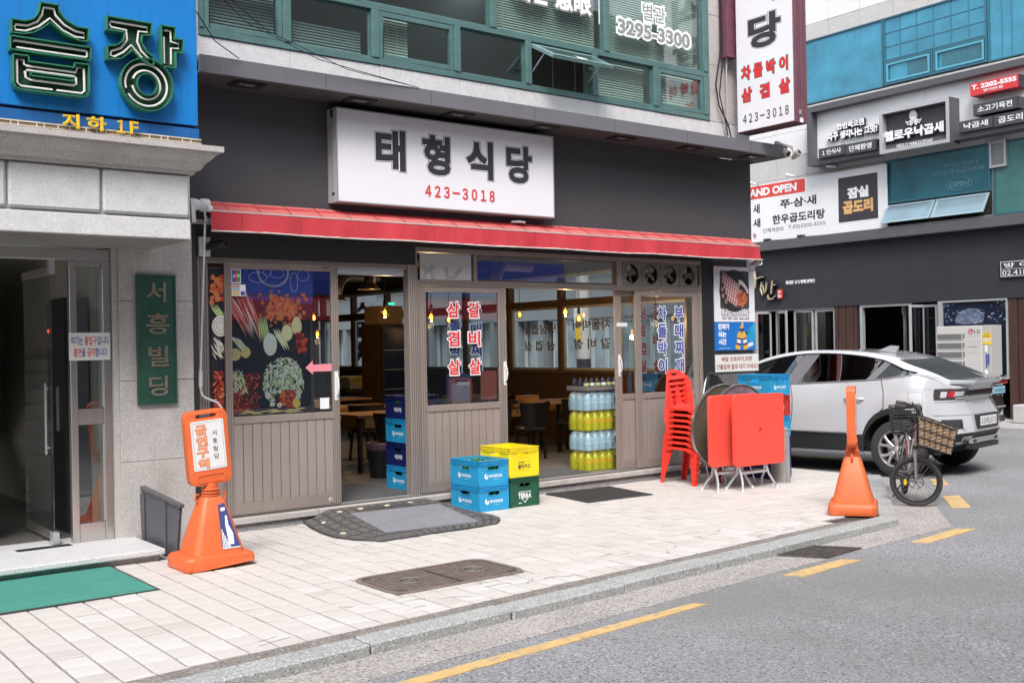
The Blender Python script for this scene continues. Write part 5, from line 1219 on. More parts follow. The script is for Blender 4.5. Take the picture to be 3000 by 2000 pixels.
# long restaurant sign
def rsign(nm, label, base): return rbthing(nm, label, 'sign', base)
grey_f = mat('sign_frame', (.085, .088, .10), .45, var=.05, scale=3); lbox = mat('sign_dark', (.055, .055, .065), .5); offw = mat('sign_offwhite', (.80, .81, .84), .4, var=.03, scale=2)
sg = rsign('restaurant_sign', 'long white restaurant sign in a dark grey frame with a framed octopus emblem', (-2, -.1, 5.66))
B('back', offw, sg, -4.70, 5, -.18, -.12, 5.70, 6.98)
B('frame_top', grey_f, sg, -4.74, 5, -.40, -.06, 6.87, 7.0); B('frame_bottom', grey_f, sg, -4.74, 5, -.40, -.06, 5.66, 5.80); B('frame_side', grey_f, sg, -4.74, -4.62, -.40, -.06, 5.801, 6.869)
for x in (-3.4, -1.9, .4): B('joint', mat('joint_grey', (.5, .5, .52), .5), sg, x, x+.008, -.1825, -.1801, 5.81, 6.86)
eb = MB().frame(-2.76, -1.14, 5.62, 6.53, -.52, -.17, .075).build('emblem_frame', mat('frame_silver', (.50, .50, .52), .35, metal=.4, var=.05), sg)
B('emblem_side', grey_f, eb, -1.139, -1.12, -.52, -.17, 5.62, 6.53)
B('emblem_panel', lbox, eb, -2.684, -1.216, -.36, -.19, 5.695, 6.454)
wh = M['white_ink']
oc = MB(); ex, ez = -2.02, 6.33
flat(oc, [ellipse(ex, ez, .085, .105, 20), ellipse(ex-.028, ez+.0, .012, .014, 8), ellipse(ex+.028, ez+.0, .012, .014, 8)], (0, -.37, 0), XR, ZU, .05)
for k, (a, l_) in enumerate(((-165, .16), (-140, .17), (-112, .16), (-68, .16), (-40, .17), (-15, .16))):
    t = math.radians(a); sx = 1 if math.cos(t) > 0 else -1
    p = [(ex+.05*math.cos(t), -.395, ez-.08+.03*math.sin(t)), (ex+l_*.6*math.cos(t), -.395, ez-.09+l_*.6*math.sin(t)), (ex+l_*math.cos(t), -.395, ez-.09+l_*.8*math.sin(t)), (ex+l_*1.05*math.cos(t)+.02*sx, -.395, ez-.07+l_*.62*math.sin(t))]
    oc.tube(p, [.022, .018, .014, .012], 6)
oc.build('octopus', wh, eb)
def raised(body, x0, x1, z0, z1, y, o, bold=.05, dep=.07, back=M['ink']):
    mb = MB(); fx(mb, body, x0, x1, z0, z1, y, depth=dep, bold=bold+.05, grow=.012, res=2); mb.build('letter_backing', back, o)
    mb = MB(); fx(mb, body, x0, x1, z0, z1, y-dep, depth=.006, bold=bold, res=2); mb.build('lettering', wh, o)
raised('헬로우낙곱새', -2.70, -1.31, 5.87, 6.09, -.37, eb, .05)
raised('HELLO NAKGOPSAE', -2.42, -1.59, 5.715, 5.785, -.37, eb, .0, .03)
raised('한번먹으면', -4.02, -3.30, 6.37, 6.52, -.19, sg, .06, .09); raised('자꾸 생각나는 그맛!', -4.28, -2.97, 6.16, 6.34, -.19, sg, .06, .09)
# small dark name boxes hung on the long sign
def namebox(x0, x1, z0, z1, body, label, m=lbox, pad=.09, extra=None):
    t = rsign('sign_box', label, ((x0+x1)/2, -.25, z0)); B('box', m, t, x0, x1, -.47, -.19, z0, z1)
    if x1 < 5: B('box_side', M['ink'], t, x1+.0005, x1+.03, -.46, -.19, z0+.002, z1-.002)
    mb = MB()
    if extra:
        fx(mb, body, x0+pad*.6, x1-pad*.6, z0+(z1-z0)*.48, z1-.03, -.4705, depth=.004, bold=.05); fx(mb, extra, x0+(x1-x0)*.28, x1-(x1-x0)*.32, z0+.035, z0+(z1-z0)*.38, -.4705, depth=.004, bold=.02)
    else: fx(mb, body, x0+pad, x1-pad, z0+.05, z1-.05, -.4705, depth=.004, bold=.02)
    mb.build('lettering', wh, t); return t
namebox(-4.37, -3.68, 5.775, 5.99, '１인식사', 'small dark box at the lower left end of the long restaurant sign')
namebox(-3.65, -2.90, 5.75, 5.98, '단체환영', 'small dark box second from the left under the octopus sign slogan')
namebox(-.655, .23, 6.055, 6.28, '소고기육전', 'dark name box just below the red telephone box on the long sign')
namebox(-.957, -.265, 5.775, 5.995, '낙곱새', 'dark name box right of the octopus emblem on the bottom row')
namebox(-.235, .62, 5.765, 5.995, '곱도리탕', 'dark name box cut by the right edge of the photo on the bottom row')
namebox(-.71, .265, 6.455, 6.695, 'T. 2202-5555', 'red telephone box at the upper right of the long restaurant sign', mat('box_red', (.62, .04, .045), .45), .05, '방이본점')

# white opening banner
bn_ = rsign('banner_sign', 'white grand opening banner with a black square emblem above the grey ledge', (-4.8, -.05, 4.10))
B('sheet', offw, bn_, -9.2, -2.912, -.06, -.03, 4.10, 5.485)
red_b = MB(); flat(red_b, [rect_pts(-7.6, -5.09, 5.155, 5.465, .03)], (0, -.0602, 0), XR, ZU, .002); red_b.build('red_band', mat('banner_red', (.66, .06, .05), .5), bn_)
mb = MB(); fx(mb, 'GRAND OPEN', -7.12, -5.33, 5.21, 5.405, -.0625, depth=.002, bold=.05); mb.build('lettering', wh, bn_)
bk = MB()
for body, x0, x1, z0, z1 in (('쭈·삼·새', -5.82, -4.775, 4.83, 5.05), ('한우곱도리탕', -6.07, -4.54, 4.48, 4.705), ('새', -6.665, -6.45, 4.80, 5.03), ('새', -6.67, -6.44, 4.46, 4.68), ('낙곱', -7.25, -6.72, 4.80, 5.03)):
    fx(bk, body, x0, x1, z0, z1, -.0605, depth=.002, bold=.035)
for body, x0, x1, z0, z1 in (('단체석완비', -6.356, -5.744, 4.305, 4.415), ('T.02)2202-5555', -5.60, -4.532, 4.31, 4.415)): fx(bk, body, x0, x1, z0, z1, -.0605, depth=.002, bold=.0)
bk.build('lettering', M['ink'], bn_)
mb = MB(); fx(mb, '능', -6.678, -6.565, 4.20, 4.345, -.0605, depth=.002, bold=.02); mb.build('lettering', MATS['notice_maroon'], bn_)
B('emblem_square', mat('square_black', (.045, .040, .050), .5), bn_, -4.165, -3.141, -.0655, -.0602, 4.332, 5.332)
B('emblem_rim', offw, bn_, -4.20, -3.10, -.062, -.0602, 4.30, 5.37)
mb = MB(); fx(mb, '잠실', -3.93, -3.37, 4.835, 5.085, -.066, depth=.003, bold=.06); mb.build('lettering', wh, bn_)
mb = MB(); fx(mb, '곱도리', -4.05, -3.262, 4.50, 4.80, -.066, depth=.003, bold=.06); mb.build('lettering', mat('peach', (.72, .42, .18), .5), bn_)
for x, z in ((-6.5, 5.52), (-5.35, 5.55), (-4.2, 5.60)):
    t = rbthing('spot_lamp', 'small white spot lamp above the banner, %s' % {-6.5: 'nearest the black shop corner', -5.35: 'above the words GRAND OPEN', -4.2: 'under the end of the octopus sign'}[x], 'lamp', (x, -.2, z), 'spot lamps above the banner')
    mb = MB(); mb.M = Matrix.Translation((x, -.25, z)) @ Euler((0, .25, 0)).to_matrix().to_4x4(); mb.lathe([(.0, -.14), (.035, -.13), (.04, -.05), (.02, .02), (.02, .12), (0, .13)], (0, 0, 0), 10, 'x'); mb.build('head', M['white_plastic'], t, smooth=True)
    MB().bar((x, -.25, z), (x+.05, -.02, z-.02), .02).build('arm', M['alu'], t)
for x in (-6.15, -5.15):
    t = rbthing('ledge_lamp', 'dark spot lamp lying on the grey ledge, %s' % ('the left one' if x < -6 else 'the right one'), 'lamp', (x, -.16, 4.086), 'lamps on the ledge')
    mb = MB(); mb.M = Matrix.Translation((x, -.16, 4.12)) @ Euler((0, -.1, .3)).to_matrix().to_4x4(); mb.lathe([(0, -.10), (.04, -.09), (.035, .02), (.015, .1), (0, .11)], (0, 0, 0), 10, 'x'); mb.build('head', M['ink'], t); MB().bar((x+.08, -.15, 4.095), (x+.35, -.12, 4.092), .018).build('arm', M['ink'], t)
# gilded shop letters on the black wall
gl = rsign('gilded_letters', 'gilded brush style letters with a red seal on the black wall', (-6.3, -.1, 2.68))
gold2 = mat('gold_leaf', (.62, .52, .33), .35, metal=.5, var=.2, scale=20)
def brush(pts, r):
    mb = MB(); mb.tube([(x, -.05, z) for x, z in pts], r, 6); mb.v = [(x, -.012 if y > -.05 else -.10, z) for x, y, z in mb.v]; o = mb.build('letter_body', M['ink'], gl)
    MB().tube([(x, -.10, z) for x, z in pts], [q*.55 for q in r], 6).build('letter_face', gold2, o)
brush([(-6.62, 3.40), (-6.60, 3.20), (-6.62, 2.98)], [.045, .06, .05]); brush([(-6.60, 3.20), (-6.42, 3.25), (-6.34, 3.24)], [.03, .03, .02])
brush([(-6.40, 3.12), (-6.44, 2.95), (-6.38, 2.80), (-6.34, 2.90), (-6.37, 3.05)], [.03, .045, .04, .03, .02]); brush([(-6.25, 3.10), (-6.28, 2.92), (-6.32, 2.84)], [.035, .04, .02])
brush([(-6.07, 3.14), (-6.10, 2.98), (-6.12, 2.82)], [.035, .04, .03]); brush([(-6.09, 3.02), (-5.97, 3.04)], [.03, .02]); brush([(-6.22, 2.80), (-6.20, 2.70), (-6.08, 2.70), (-5.98, 2.78)], [.04, .045, .035, .02])
seal = MB(); flat(seal, [rect_pts(-5.94, -5.80, 2.70, 2.92, .03)], (0, -.06, 0), XR, ZU, .03); seal.build('seal', mat('seal_red', (.62, .05, .04), .5), gl)
mb = MB(); fx(mb, '火', -5.925, -5.815, 2.82, 2.90, -.091, depth=.004, bold=.02); fx(mb, '飯', -5.925, -5.815, 2.72, 2.80, -.091, depth=.004, bold=.0); mb.build('seal_print', wh, gl)
mb = MB(); fx(mb, '화려한 고기 맛에 반하다', -5.745, -4.90, 3.02, 3.115, -.001, depth=.02, bold=.03); mb.build('small_lettering', wh, gl)
pl = rsign('phone_plate', 'dark plate with white words and a phone number at the right edge', (0, -.05, 2.87))
B('plate', M['ink'], pl, -.40, .62, -.05, -.001, 2.865, 3.18); MB().frame(-.39, .61, 2.875, 3.17, -.053, -.0505, .010).build('plate_line', wh, pl); B('plate_rule', wh, pl, -.38, .60, -.053, -.0505, 3.02, 3.026)
mb = MB(); fx(mb, '방 이 점', -.32, .50, 3.05, 3.14, -.0505, depth=.003, bold=.02); fx(mb, '02.418.9292', -.355, .56, 2.90, 3.0, -.0505, depth=.003); mb.build('lettering', wh, pl)
dd = rsign('round_sticker', 'small round yellow and white sticker on the dark boards at the right edge', (.05, -.02, 1.63)); mb = MB(); flat(mb, [ellipse(.12, 1.68, .08, .08, 16)], (0, .018, 0), XR, ZU, .003); mb.build('sticker', mat('sticker_yellow', (.6, .62, .25), .5), dd)

# tall outdoor air conditioning unit
ac = rbthing('air_conditioner', 'tall pale grey outdoor air conditioning unit against the dark printed window', 'air conditioner', (-1.0, -.3, .05))
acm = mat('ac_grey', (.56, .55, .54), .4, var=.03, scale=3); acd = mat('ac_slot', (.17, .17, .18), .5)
AY = -.42
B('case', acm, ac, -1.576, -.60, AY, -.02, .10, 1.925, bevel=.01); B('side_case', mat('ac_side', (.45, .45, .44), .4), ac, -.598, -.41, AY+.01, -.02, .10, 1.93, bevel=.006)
B('foot', acd, ac, -1.5, -.5, AY+.05, -.05, .05, .0995)
for r, z0 in enumerate((1.64, 1.46, 1.28, 1.085)):
    g = B('grille', acm, ac, -1.57, -.975, AY-.012, AY-.0005, z0, z0+.165); B('grille_slot', acd, g, -1.555, -1.02, AY-.0135, AY-.0122, z0+.012, z0+.125)
    for q in range(4): B('slat', mat('ac_slat', (.30, .30, .31), .5), g, -1.55, -1.03, AY-.017, AY-.0138, z0+.025+.025*q, z0+.030+.025*q)
    B('grille_clip', acd, g, -.995, -.96, AY-.0175, AY-.0123, z0+.03, z0+.13)
ri = MB(); ri.tube([(-1.28+.27*math.cos(t), AY-.004, .93+.27*math.sin(t)) for t in [2*PI*q/28 for q in range(28)]], .02, 5, True); ri.build('fan_ring', acm, ac)
fd = MB(); flat(fd, [ellipse(-1.28, .93, .26, .26, 28)], (0, AY-.0003, 0), XR, ZU, .001); fd.build('fan_opening', acd, ac)
for k in range(6): MB().tube([(-1.28+.045*(k+1)*math.cos(t), AY-.006, .93+.045*(k+1)*math.sin(t)) for t in [2*PI*q/20 for q in range(20)]], .004, 4, True).build('guard_ring', M['ink'], ac)
for z in (1.72, 1.60, 1.38, 1.15): B('panel_line', mat('ac_line', (.40, .40, .40), .5), ac, -.90, -.64, AY-.0012, AY-.0002, z, z+.008)
B('hatch', acd, ac, -.74, -.62, AY-.002, AY-.0002, .93, .975)
lg = MB(); flat(lg, [ellipse(-.83, 1.81, .055, .055, 20)], (0, AY-.0002, 0), XR, ZU, .002); lg.build('logo_disc', mat('logo_red', (.40, .01, .06), .4), ac)
mb = MB(); fx(mb, 'LG', -.755, -.635, 1.775, 1.845, AY-.0002, depth=.002, bold=.02); fx(mb, 'Smart Inverter', -.87, -.69, 1.50, 1.525, AY-.0002, depth=.002); mb.build('lettering', mat('logo_grey', (.10, .10, .11), .4), ac)
mb = MB(); mb.tube([(-.83+.036*math.cos(t), AY-.003, 1.81+.036*math.sin(t)) for t in [PI/2+1.6*PI*q/14 for q in range(15)]], .004, 4); mb.bar((-.83, AY-.003, 1.79), (-.83, AY-.003, 1.835), .006); mb.bar((-.83, AY-.003, 1.79), (-.80, AY-.003, 1.79), .006); mb.build('logo_lines', wh, ac)
yl_ = B('label', mat('label_yellow', (.80, .56, .04), .5), ac, -.585, -.415, AY+.005, AY+.0095, 1.55, 1.78)
mb = MB(); fx(mb, '광고물', -.555, -.445, 1.735, 1.768, AY+.005, depth=.001); fx(mb, '부착 금지', -.575, -.425, 1.685, 1.722, AY+.005, depth=.001, bold=.02); mb.build('lettering', M['ink'], ac)
B('label_band', wh, ac, -.575, -.425, AY+.004, AY+.0048, 1.615, 1.67); mb = MB(); fx(mb, 'CCTV녹화', -.565, -.435, 1.625, 1.66, AY+.0038, depth=.001); mb.build('lettering', M['blue_ink'], ac)
B('label', wh, ac, -.545, -.49, AY+.005, AY+.0095, 1.40, 1.53); B('label', M['blue_ink'], ac, -.525, -.495, AY+.005, AY+.0095, 1.10, 1.36); B('label', M['blue_ink'], ac, -.485, -.455, AY+.005, AY+.0095, 1.16, 1.36); B('label', wh, ac, -.555, -.49, AY+.005, AY+.0095, .92, 1.05)
# low stone step by the right edge
st_ = rbthing('stone_block', 'low grey stone block on the far pavement at the right edge', 'block', (.6, -.5, .05)); B('block', stone_g, st_, .15, 3.5, -.7, -.1, .05, .40, bevel=.02)

# utility pole further down the side street, seen through the shop windows
up = thing('utility_pole', 'grey utility pole with a yellow and black band seen through the shop windows', 'pole', (17.0, 19.1, -.06))
MB().lathe([(.17, -.06), (.15, 6), (.13, 9)], (17.0, 19.1, 0), 16).build('pole', mat('pole_concrete', (.42, .41, .40), .8, var=.1, scale=3), up, smooth=True)
bandy = MB(); bandk = MB()
MB().lathe([(.176, .25), (.172, 1.35)], (17.0, 19.1, 0), 16, cap=False).build('black_band', M['ink'], up)
for k in range(4):
    rows = []
    for q in range(5):
        a = math.radians(140+k*90+q*16); rows.append([(17+.1775*math.cos(a), 19.1+.1775*math.sin(a), .35+.10*q), (17+.1775*math.cos(a), 19.1+.1775*math.sin(a), 0.62+.12*q)])
    bandy.grid(rows)
bandy.build('yellow_stripe', mat('band_yellow', (.75, .50, .02), .5), up)
B('plate', M['white_plastic'], up, 16.80, 16.83, 18.95, 19.2, 2.2, 2.6); B('plate', mat('plate_yellow', (.75, .5, .03), .5), up, 16.80, 16.83, 19.0, 19.15, 1.8, 2.1)
# vertical cloth banner hung outside the rear side window
vb = thing('vertical_banner', 'white vertical banner with dark blue words seen through the open shop door', 'banner', (11.9, 20.5, 1.0))
MB().grid([[(11.845+.01*math.sin(j*1.3+i), 21.0-1.05*i/6, 1.12+2.5*j/8) for i in range(7)] for j in range(9)]).build('cloth', cloudy('banner_cloth', (.80, .80, .88), 1), vb, smooth=True)
for c, z0, z1 in (('스', 2.38, 2.70), ('밀', 1.93, 2.30), ('채', 1.30, 1.86)):
    mb = MB(); letters(mb, c, (11.828, 20.9, z0), (0, -1, 0), ZU, .78, z1-z0, depth=.002, bold=.06); mb.build('lettering', M['blue_ink'], vb)
# ------------------------------------------------------------------ restaurant interior
def itable(x, y, label, w=1.2, d=.75, drawer=True):
    t = thing('dining_table', label, 'table', (x, y, FLZ), 0, 'dining tables inside the restaurant', True)
    MB().box(-w/2, w/2, -d/2, d/2, .695, .73).build('tabletop', M['wood'], t, bevel=.004)
    for sx in (-1, 1):
        for sy in (-1, 1): MB().box(sx*(w/2-.06)-.025, sx*(w/2-.06)+.025, sy*(d/2-.06)-.025, sy*(d/2-.06)+.025, 0, .694).build('leg', M['black'], t)
    if drawer:
        dr = MB().box(-w/2+.12, -w/2+.55, -d/2+.02, d/2-.1, .56, .692).build('drawer', mat('drawer_wood', (.40, .25, .09), .5, var=.2, scale=3, stretch=(1, 6, 6)), t)
        MB().lathe([(0, -.01), (.012, -.008), (.012, 0)], (-w/2+.33, -d/2+.019, .63), 8, 'y').build('knob', M['wood_dark'], dr)
    return t
spots = [(7.35, 12.25, 'wooden table with a drawer nearest the open left door'), (7.9, 14.0, 'second wooden table behind the open left door'), (8.8, 16.4, 'third wooden table deep behind the left door'),
         (9.75, 12.45, 'wooden table seen through the wide right opening'), (11.0, 12.6, 'wooden table under the side window behind the bottle packs'), (11.0, 15.2, 'wooden table farther along the side windows'), (10.9, 17.6, 'wooden table at the rear side windows')]
for x, y, l in spots: itable(x, y, l, 1.2 if x < 10.4 else .95)
blk = mat('chair_black', (.020, .020, .022), .4)
def ichair(x, y, rz, label):
    t = thing('tub_chair', label, 'chair', (x, y, FLZ), rz, 'black chairs inside the restaurant', True)
    MB().lathe([(0, .40), (.20, .40), (.22, .43), (.20, .46), (0, .46)], (0, 0, 0), 16).build('seat', blk, t, smooth=True)
    rows = []
    for j in range(4):
        z = .46+.11*j; rows.append([((.23+.02*j)*math.cos(a), (.23+.02*j)*math.sin(a), z-(.06*abs(math.sin((a-PI/2)))**0*0)) for a in [math.radians(10+160*q/12) for q in range(13)]])
    MB().grid(rows).build('backrest', blk, t, smooth=True)
    for a in (45, 135, 225, 315): MB().bar((.17*math.cos(math.radians(a)), .17*math.sin(math.radians(a)), .40), (.21*math.cos(math.radians(a)), .21*math.sin(math.radians(a)), 0), .03).build('leg', blk, t)
ichair(8.62, 11.55, 0.0+PI, 'black tub chair with its back to the right opening, nearest the left jamb')
ichair(9.35, 11.65, .2+PI, 'black tub chair in the middle of the right opening with its back to the street')
ichair(10.35, 11.9, .1+PI, 'black tub chair beside the bottle packs under the tables')
ichair(6.95, 11.3, -.4+PI, 'black tub chair under the first table in the left doorway'); ichair(7.6, 13.2, PI, 'black tub chair between the two tables in the left doorway'); ichair(9.4, 13.5, 0, 'black tub chair across the table in the right opening')
# things on the tables
def pot(x, y, z, r, h, label, m, nm='pan', cat='pan'):
    t = thing(nm, label, cat, (x, y, z), 0, None, True); MB().lathe([(0, 0), (r*.85, 0), (r, h), (r*.94, h), (r*.8, h*.25), (0, h*.25)], n=18).build('bowl', m, t, smooth=True)
    MB().tube([(r*.95, -.03, h*.8), (r+.05, -.03, h*.8), (r+.05, .03, h*.8), (r*.95, .03, h*.8)], .007, 6).build('handle', m, t); return t
TZ = FLZ+.73
pot(9.4, 12.3, TZ, .23, .05, 'round black grill pan on the table in the right opening', M['black']); pot(9.25, 12.7, TZ, .16, .10, 'small black pot behind the grill pan', M['black'])
pot(11.0, 12.45, TZ, .16, .09, 'steel bowl of cups on the side window table', M['steel'], 'bowl', 'bowl'); pot(7.6, 12.1, TZ, .15, .08, 'brown bowl of onions on the first table', M['wood'], 'bowl', 'bowl')
for x, y, l, m in ((9.95, 12.45, 'low wooden box on the table in the right opening', M['wood']), (7.2, 14.1, 'white box on the second table in the left doorway', M['white_plastic'])):
    t = thing('box', l, 'box', (x, y, TZ)); B('box_body', m, t, x-.14, x+.14, y-.1, y+.1, TZ, TZ+.09); B('lid', m, t, x-.145, x+.145, y-.105, y+.105, TZ+.0905, TZ+.105)
for k in range(5): pot(11.0+.035*math.cos(k*1.26)*1.6, 12.45+.056*math.sin(k*1.26), TZ+.03, .032, .07, 'white cup standing in the steel bowl', M['white_plastic'], 'cup', 'cup')['group'] = 'cups in the steel bowl'
# tub with a yellow lid by the rear window
tb = thing('storage_tub', 'grey tub with a yellow lid on a rack below the blue banner', 'tub', (11.15, 19.6, .9)); B('tub', mat('tub_grey', (.5, .5, .5), .5), tb, 10.8, 11.4, 19.3, 19.9, .87, 1.06); B('lid', mat('tub_yellow', (.75, .58, .05), .5), tb, 10.75, 11.45, 19.25, 19.95, 1.0605, 1.12); B('label', MATS['label_yellow'], tb, 10.9, 11.2, 19.285, 19.299, .92, 1.02)
rk = thing('shelf_rack', 'low dark rack under the rear side windows', 'rack', (11.1, 19.6, FLZ)); B('shelf', M['wood_dark'], rk, 10.6, 11.5, 19.1, 20.2, .80, .86); B('panel', M['black'], rk, 10.65, 11.45, 19.15, 20.15, FLZ, .7995)
# fridge near the left opening
fr = thing('drinks_fridge', 'tall dark drinks fridge with a glass door behind the stacked crates', 'fridge', (10.1, 16.9, FLZ))
B('case', M['wood_dark'], fr, 9.88, 10.5, 16.55, 17.2, FLZ, 2.12); MB().frame(9.89, 10.49, .2, 2.1, 16.50, 16.549, .05).build('door_frame', M['black'], fr); B('door_glass', mat('fridge_glow', (.012, .03, .085), .15), fr, 9.945, 10.435, 16.52, 16.54, .25, 2.05)  # the fridge's blue light is put into the glass colour
for z in (.6, .95, 1.3, 1.65): B('shelf_line', M['alu'], fr, 9.95, 10.43, 16.512, 16.519, z, z+.012)
bx_ = thing('carton', 'brown carton on top of the drinks fridge', 'box', (10.15, 16.8, 2.12)); B('carton_body', mat('cardboard', (.30, .19, .11), .8, var=.1, scale=4), bx_, 9.90, 10.4, 16.6, 17.1, 2.121, 2.45)
es = thing('exit_sign', 'small green glowing exit sign high inside the restaurant', 'sign', (9.95, 16.2, 2.6)); B('sign', mat('exit_green', (.05, .7, .45), .5, emit=.8), es, 9.88, 9.99, 16.2, 16.24, 2.45, 2.49)
# trash basket and floor mats
tr_ = thing('waste_basket', 'black waste basket with a plastic liner under the first table', 'bin', (6.75, 11.35, FLZ), 0, None, True); MB().lathe([(.12, 0), (.16, .40), (.15, .40), (.11, .02)], n=16, cap=False).build('basket', M['black'], tr_, smooth=True); MB().lathe([(.155, .34), (.175, .41), (.165, .43), (.13, .38), (.06, .36)], n=14, cap=False).build('liner', mat('liner', (.22, .12, .16), .4), tr_)
for l, p in (('dark grey door mat inside the open left doorway', [(5.3, 9.83), (6.3, 9.83), (6.25, 11.0), (5.35, 11.0)]), ('dark grey door mat inside the wide right opening', [(7.85, 9.86), (8.86, 9.86), (8.86, 10.5), (7.9, 10.5)])):
    t = thing('door_mat', l, 'mat', (p[0][0], p[0][1], FLZ)); MB().prism([(x, y, FLZ+.001) for x, y in p], (0, 0, .010)).build('mat', mat('mat_grey', (.085, .085, .09), .95, var=.3, scale=60, bump=.3, bscale=120), t)
# exhaust ducts with suction hoods, pendant bulbs
duct = mat('duct_foil', (.30, .27, .23), .3, metal=.8, var=.2, scale=20)
def hood(x, y, label):
    t = thing('exhaust_duct', label, 'duct', (x, y, 3.0), 0, 'grill exhaust ducts', False)
    pts = [(x, y, 2.55), (x+.02, y, 2.66), (x+.10, y+.05, 2.78), (x+.25, y+.15, 2.86), (x+.6, y+.3, 2.87), (x+1.1, y+.5, 2.88)]
    dense = []
    for a, b in zip(pts[:-1], pts[1:]):
        for q in range(6): dense.append(tuple(Vector(a).lerp(Vector(b), q/6)))
    MB().tube(dense, [.075+.006*(i % 2) for i in range(len(dense))], 12).build('hose', duct, t, smooth=True)
    MB().lathe([(.07, 2.58), (.09, 2.54), (.15, 2.47), (.145, 2.465), (.06, 2.53)], (x, y, 0), 16, cap=False).build('hood', duct, t, smooth=True)
hood(7.2, 12.3, 'silver flexible exhaust duct above the first table'); hood(9.2, 12.2, 'silver exhaust duct behind the second door leaf'); hood(8.3, 15.2, 'silver exhaust duct farther inside the dining room')
for y in (13.5, 15.5, 18): B('ceiling_beam', M['black'], shop, 3.8, 11.55, y, y+.12, 3.1, 3.35)
B('ceiling_conduit', M['alu'], shop, 10.9, 11.0, 10, 22, 2.75, 2.79); B('ceiling_conduit', mat('red_pipe', (.15, .03, .02), .5), shop, 9.6, 9.68, 10, 22, 3.02, 3.1)
amber_l = mat('bulb_glow', (1, .50, .10), .3, emit=4.5); bglass = glass('bulb_glass', (1, .80, .45), .9, 1.45, dark=.05)
def bulb(x, y, z, label, k):
    t = thing('pendant_bulb', label, 'lamp', (x, y, z), 0, 'amber pendant bulbs', True)
    MB().tube([(0, 0, .12), (0, 0, 3.34-z)], .005, 5).build('cord', M['black'], t); MB().lathe([(0, .13), (.02, .13), (.025, .05), (.02, .03)], n=10).build('socket', M['black'], t)
    MB().lathe([(.018, .035), (.035, .0), (.052, -.05), (.045, -.085), (.02, -.105), (0, -.108)], n=12).build('glass', bglass, t, smooth=True); MB().lathe([(0, .0), (.020, -.02), (.024, -.05), (.012, -.075), (0, -.078)], n=8).build('filament', amber_l, t)
    if k:
        ld = bpy.data.lights.new('bulb_light', 'POINT'); ld.energy = 14; ld.color = (1, .62, .28); ld.shadow_soft_size = .05; lo = bpy.data.objects.new('bulb_light', ld); COL.objects.link(lo); lo.parent = t; lo.location = (0, 0, -.16)
bl = [(7.25, 12.0, 2.19, 'lit amber bulb at the right of the open left doorway'), (6.9, 13.3, 2.17, 'lit amber bulb at the left of the open left doorway'), (8.1, 15.5, 1.98, 'lit amber bulb hanging lower in front of the blue banner'), (9.95, 11.55, 2.20, 'lit amber bulb in the middle of the wide right opening'),
      (10.9, 13.8, 2.24, 'lit amber bulb by the brown window post'), (10.6, 12.0, 2.12, 'lit amber bulb right of the middle one in the right opening'), (8.1, 12.2, 2.15, 'lit amber bulb behind the red words of the second door'), (8.6, 12.5, 2.12, 'lit amber bulb at the right edge of the second door pane'), (11.2, 11.0, 2.14, 'lit amber bulb behind the right hand door pane')]
for k, (x, y, z, l) in enumerate(bl): bulb(x, y, z, l, k in (0, 2, 3, 6, 8))
# framed menu and notice on the window left of the opening
nb = thing('wall_notice', 'white notice sheet with black words behind the left door pane', 'notice', (5.6, 11.9, 1.3)); B('sheet', mat('sheet_white', (.62, .68, .66), .6), nb, 5.55, 6.2, 12.2, 12.21, 1.35, 2.05)
mb = MB(); fx(mb, '주차금지', 5.6, 6.1, 1.7, 1.85, 12.199, depth=.002, bold=.03); fx(mb, '외부인출입', 5.6, 6.1, 1.45, 1.6, 12.199, depth=.002, bold=.03); mb.build('lettering', M['ink'], nb); B('stand', M['black'], nb, 5.85, 5.89, 12.22, 12.25, FLZ, 2.1)
# ------------------------------------------------------------------ things on the pavement
# green entrance mat
gm_ = thing('entrance_mat', 'worn green entrance mat with a dark rim in front of the granite step', 'mat', (1.9, 8.1, 0))
B('mat', mat('mat_green', (.055, .265, .215), .95, var=.10, scale=2.5, stretch=(1, 4, 1), bump=.5, bscale=140, speckle=(120, (.03, .15, .12), .5, (.10, .36, .30), .3), stain=((.03, .17, .14), 1.4, (.5, 5, 1), .55, .72, .6)), gm_, .3, 2.675, 7.63, 8.71, .001, .010)
for a in ((2.6755, 2.695, 7.612, 8.728), (.28, 2.675, 7.612, 7.6295), (.28, 2.675, 8.7105, 8.728)): B('rim', M['rubber'], gm_, *a, .001, .008)
# grey plastic board standing on its edge beside the step
gb = thing('plastic_board', 'grey ribbed plastic board standing on edge between the granite step and the cone sign', 'board', (3.19, 9.0, 0))
gbm = mat('board_grey', (.085, .085, .098), .5, var=.08, scale=4, stain=((.17, .17, .18), 5, (1, 1, .4), .6, .85, .4))
MB().hexa([(3.180, 8.60, .004), (3.205, 8.60, .004), (3.205, 9.34, .004), (3.180, 9.34, .004), (3.165, 8.46, .465), (3.19, 8.46, .465), (3.19, 9.345, .525), (3.165, 9.345, .525)]).build('sheet', gbm, gb, bevel=.004)
MB().hexa([(3.150, 8.44, .443), (3.20, 8.44, .443), (3.20, 9.358, .505), (3.150, 9.358, .505), (3.150, 8.44, .473), (3.20, 8.44, .473), (3.20, 9.358, .54), (3.150, 9.358, .54)]).build('rim', gbm, gb, bevel=.006)
for y in (8.80, 9.31): MB().hexa([(3.165, y, .01), (3.179, y, .01), (3.179, y+.10, .01), (3.165, y+.10, .01), (3.152, y-.04, .46), (3.166, y-.04, .46), (3.166, y+.06, .475), (3.152, y+.06, .475)]).build('rib', gbm, gb, bevel=.004)

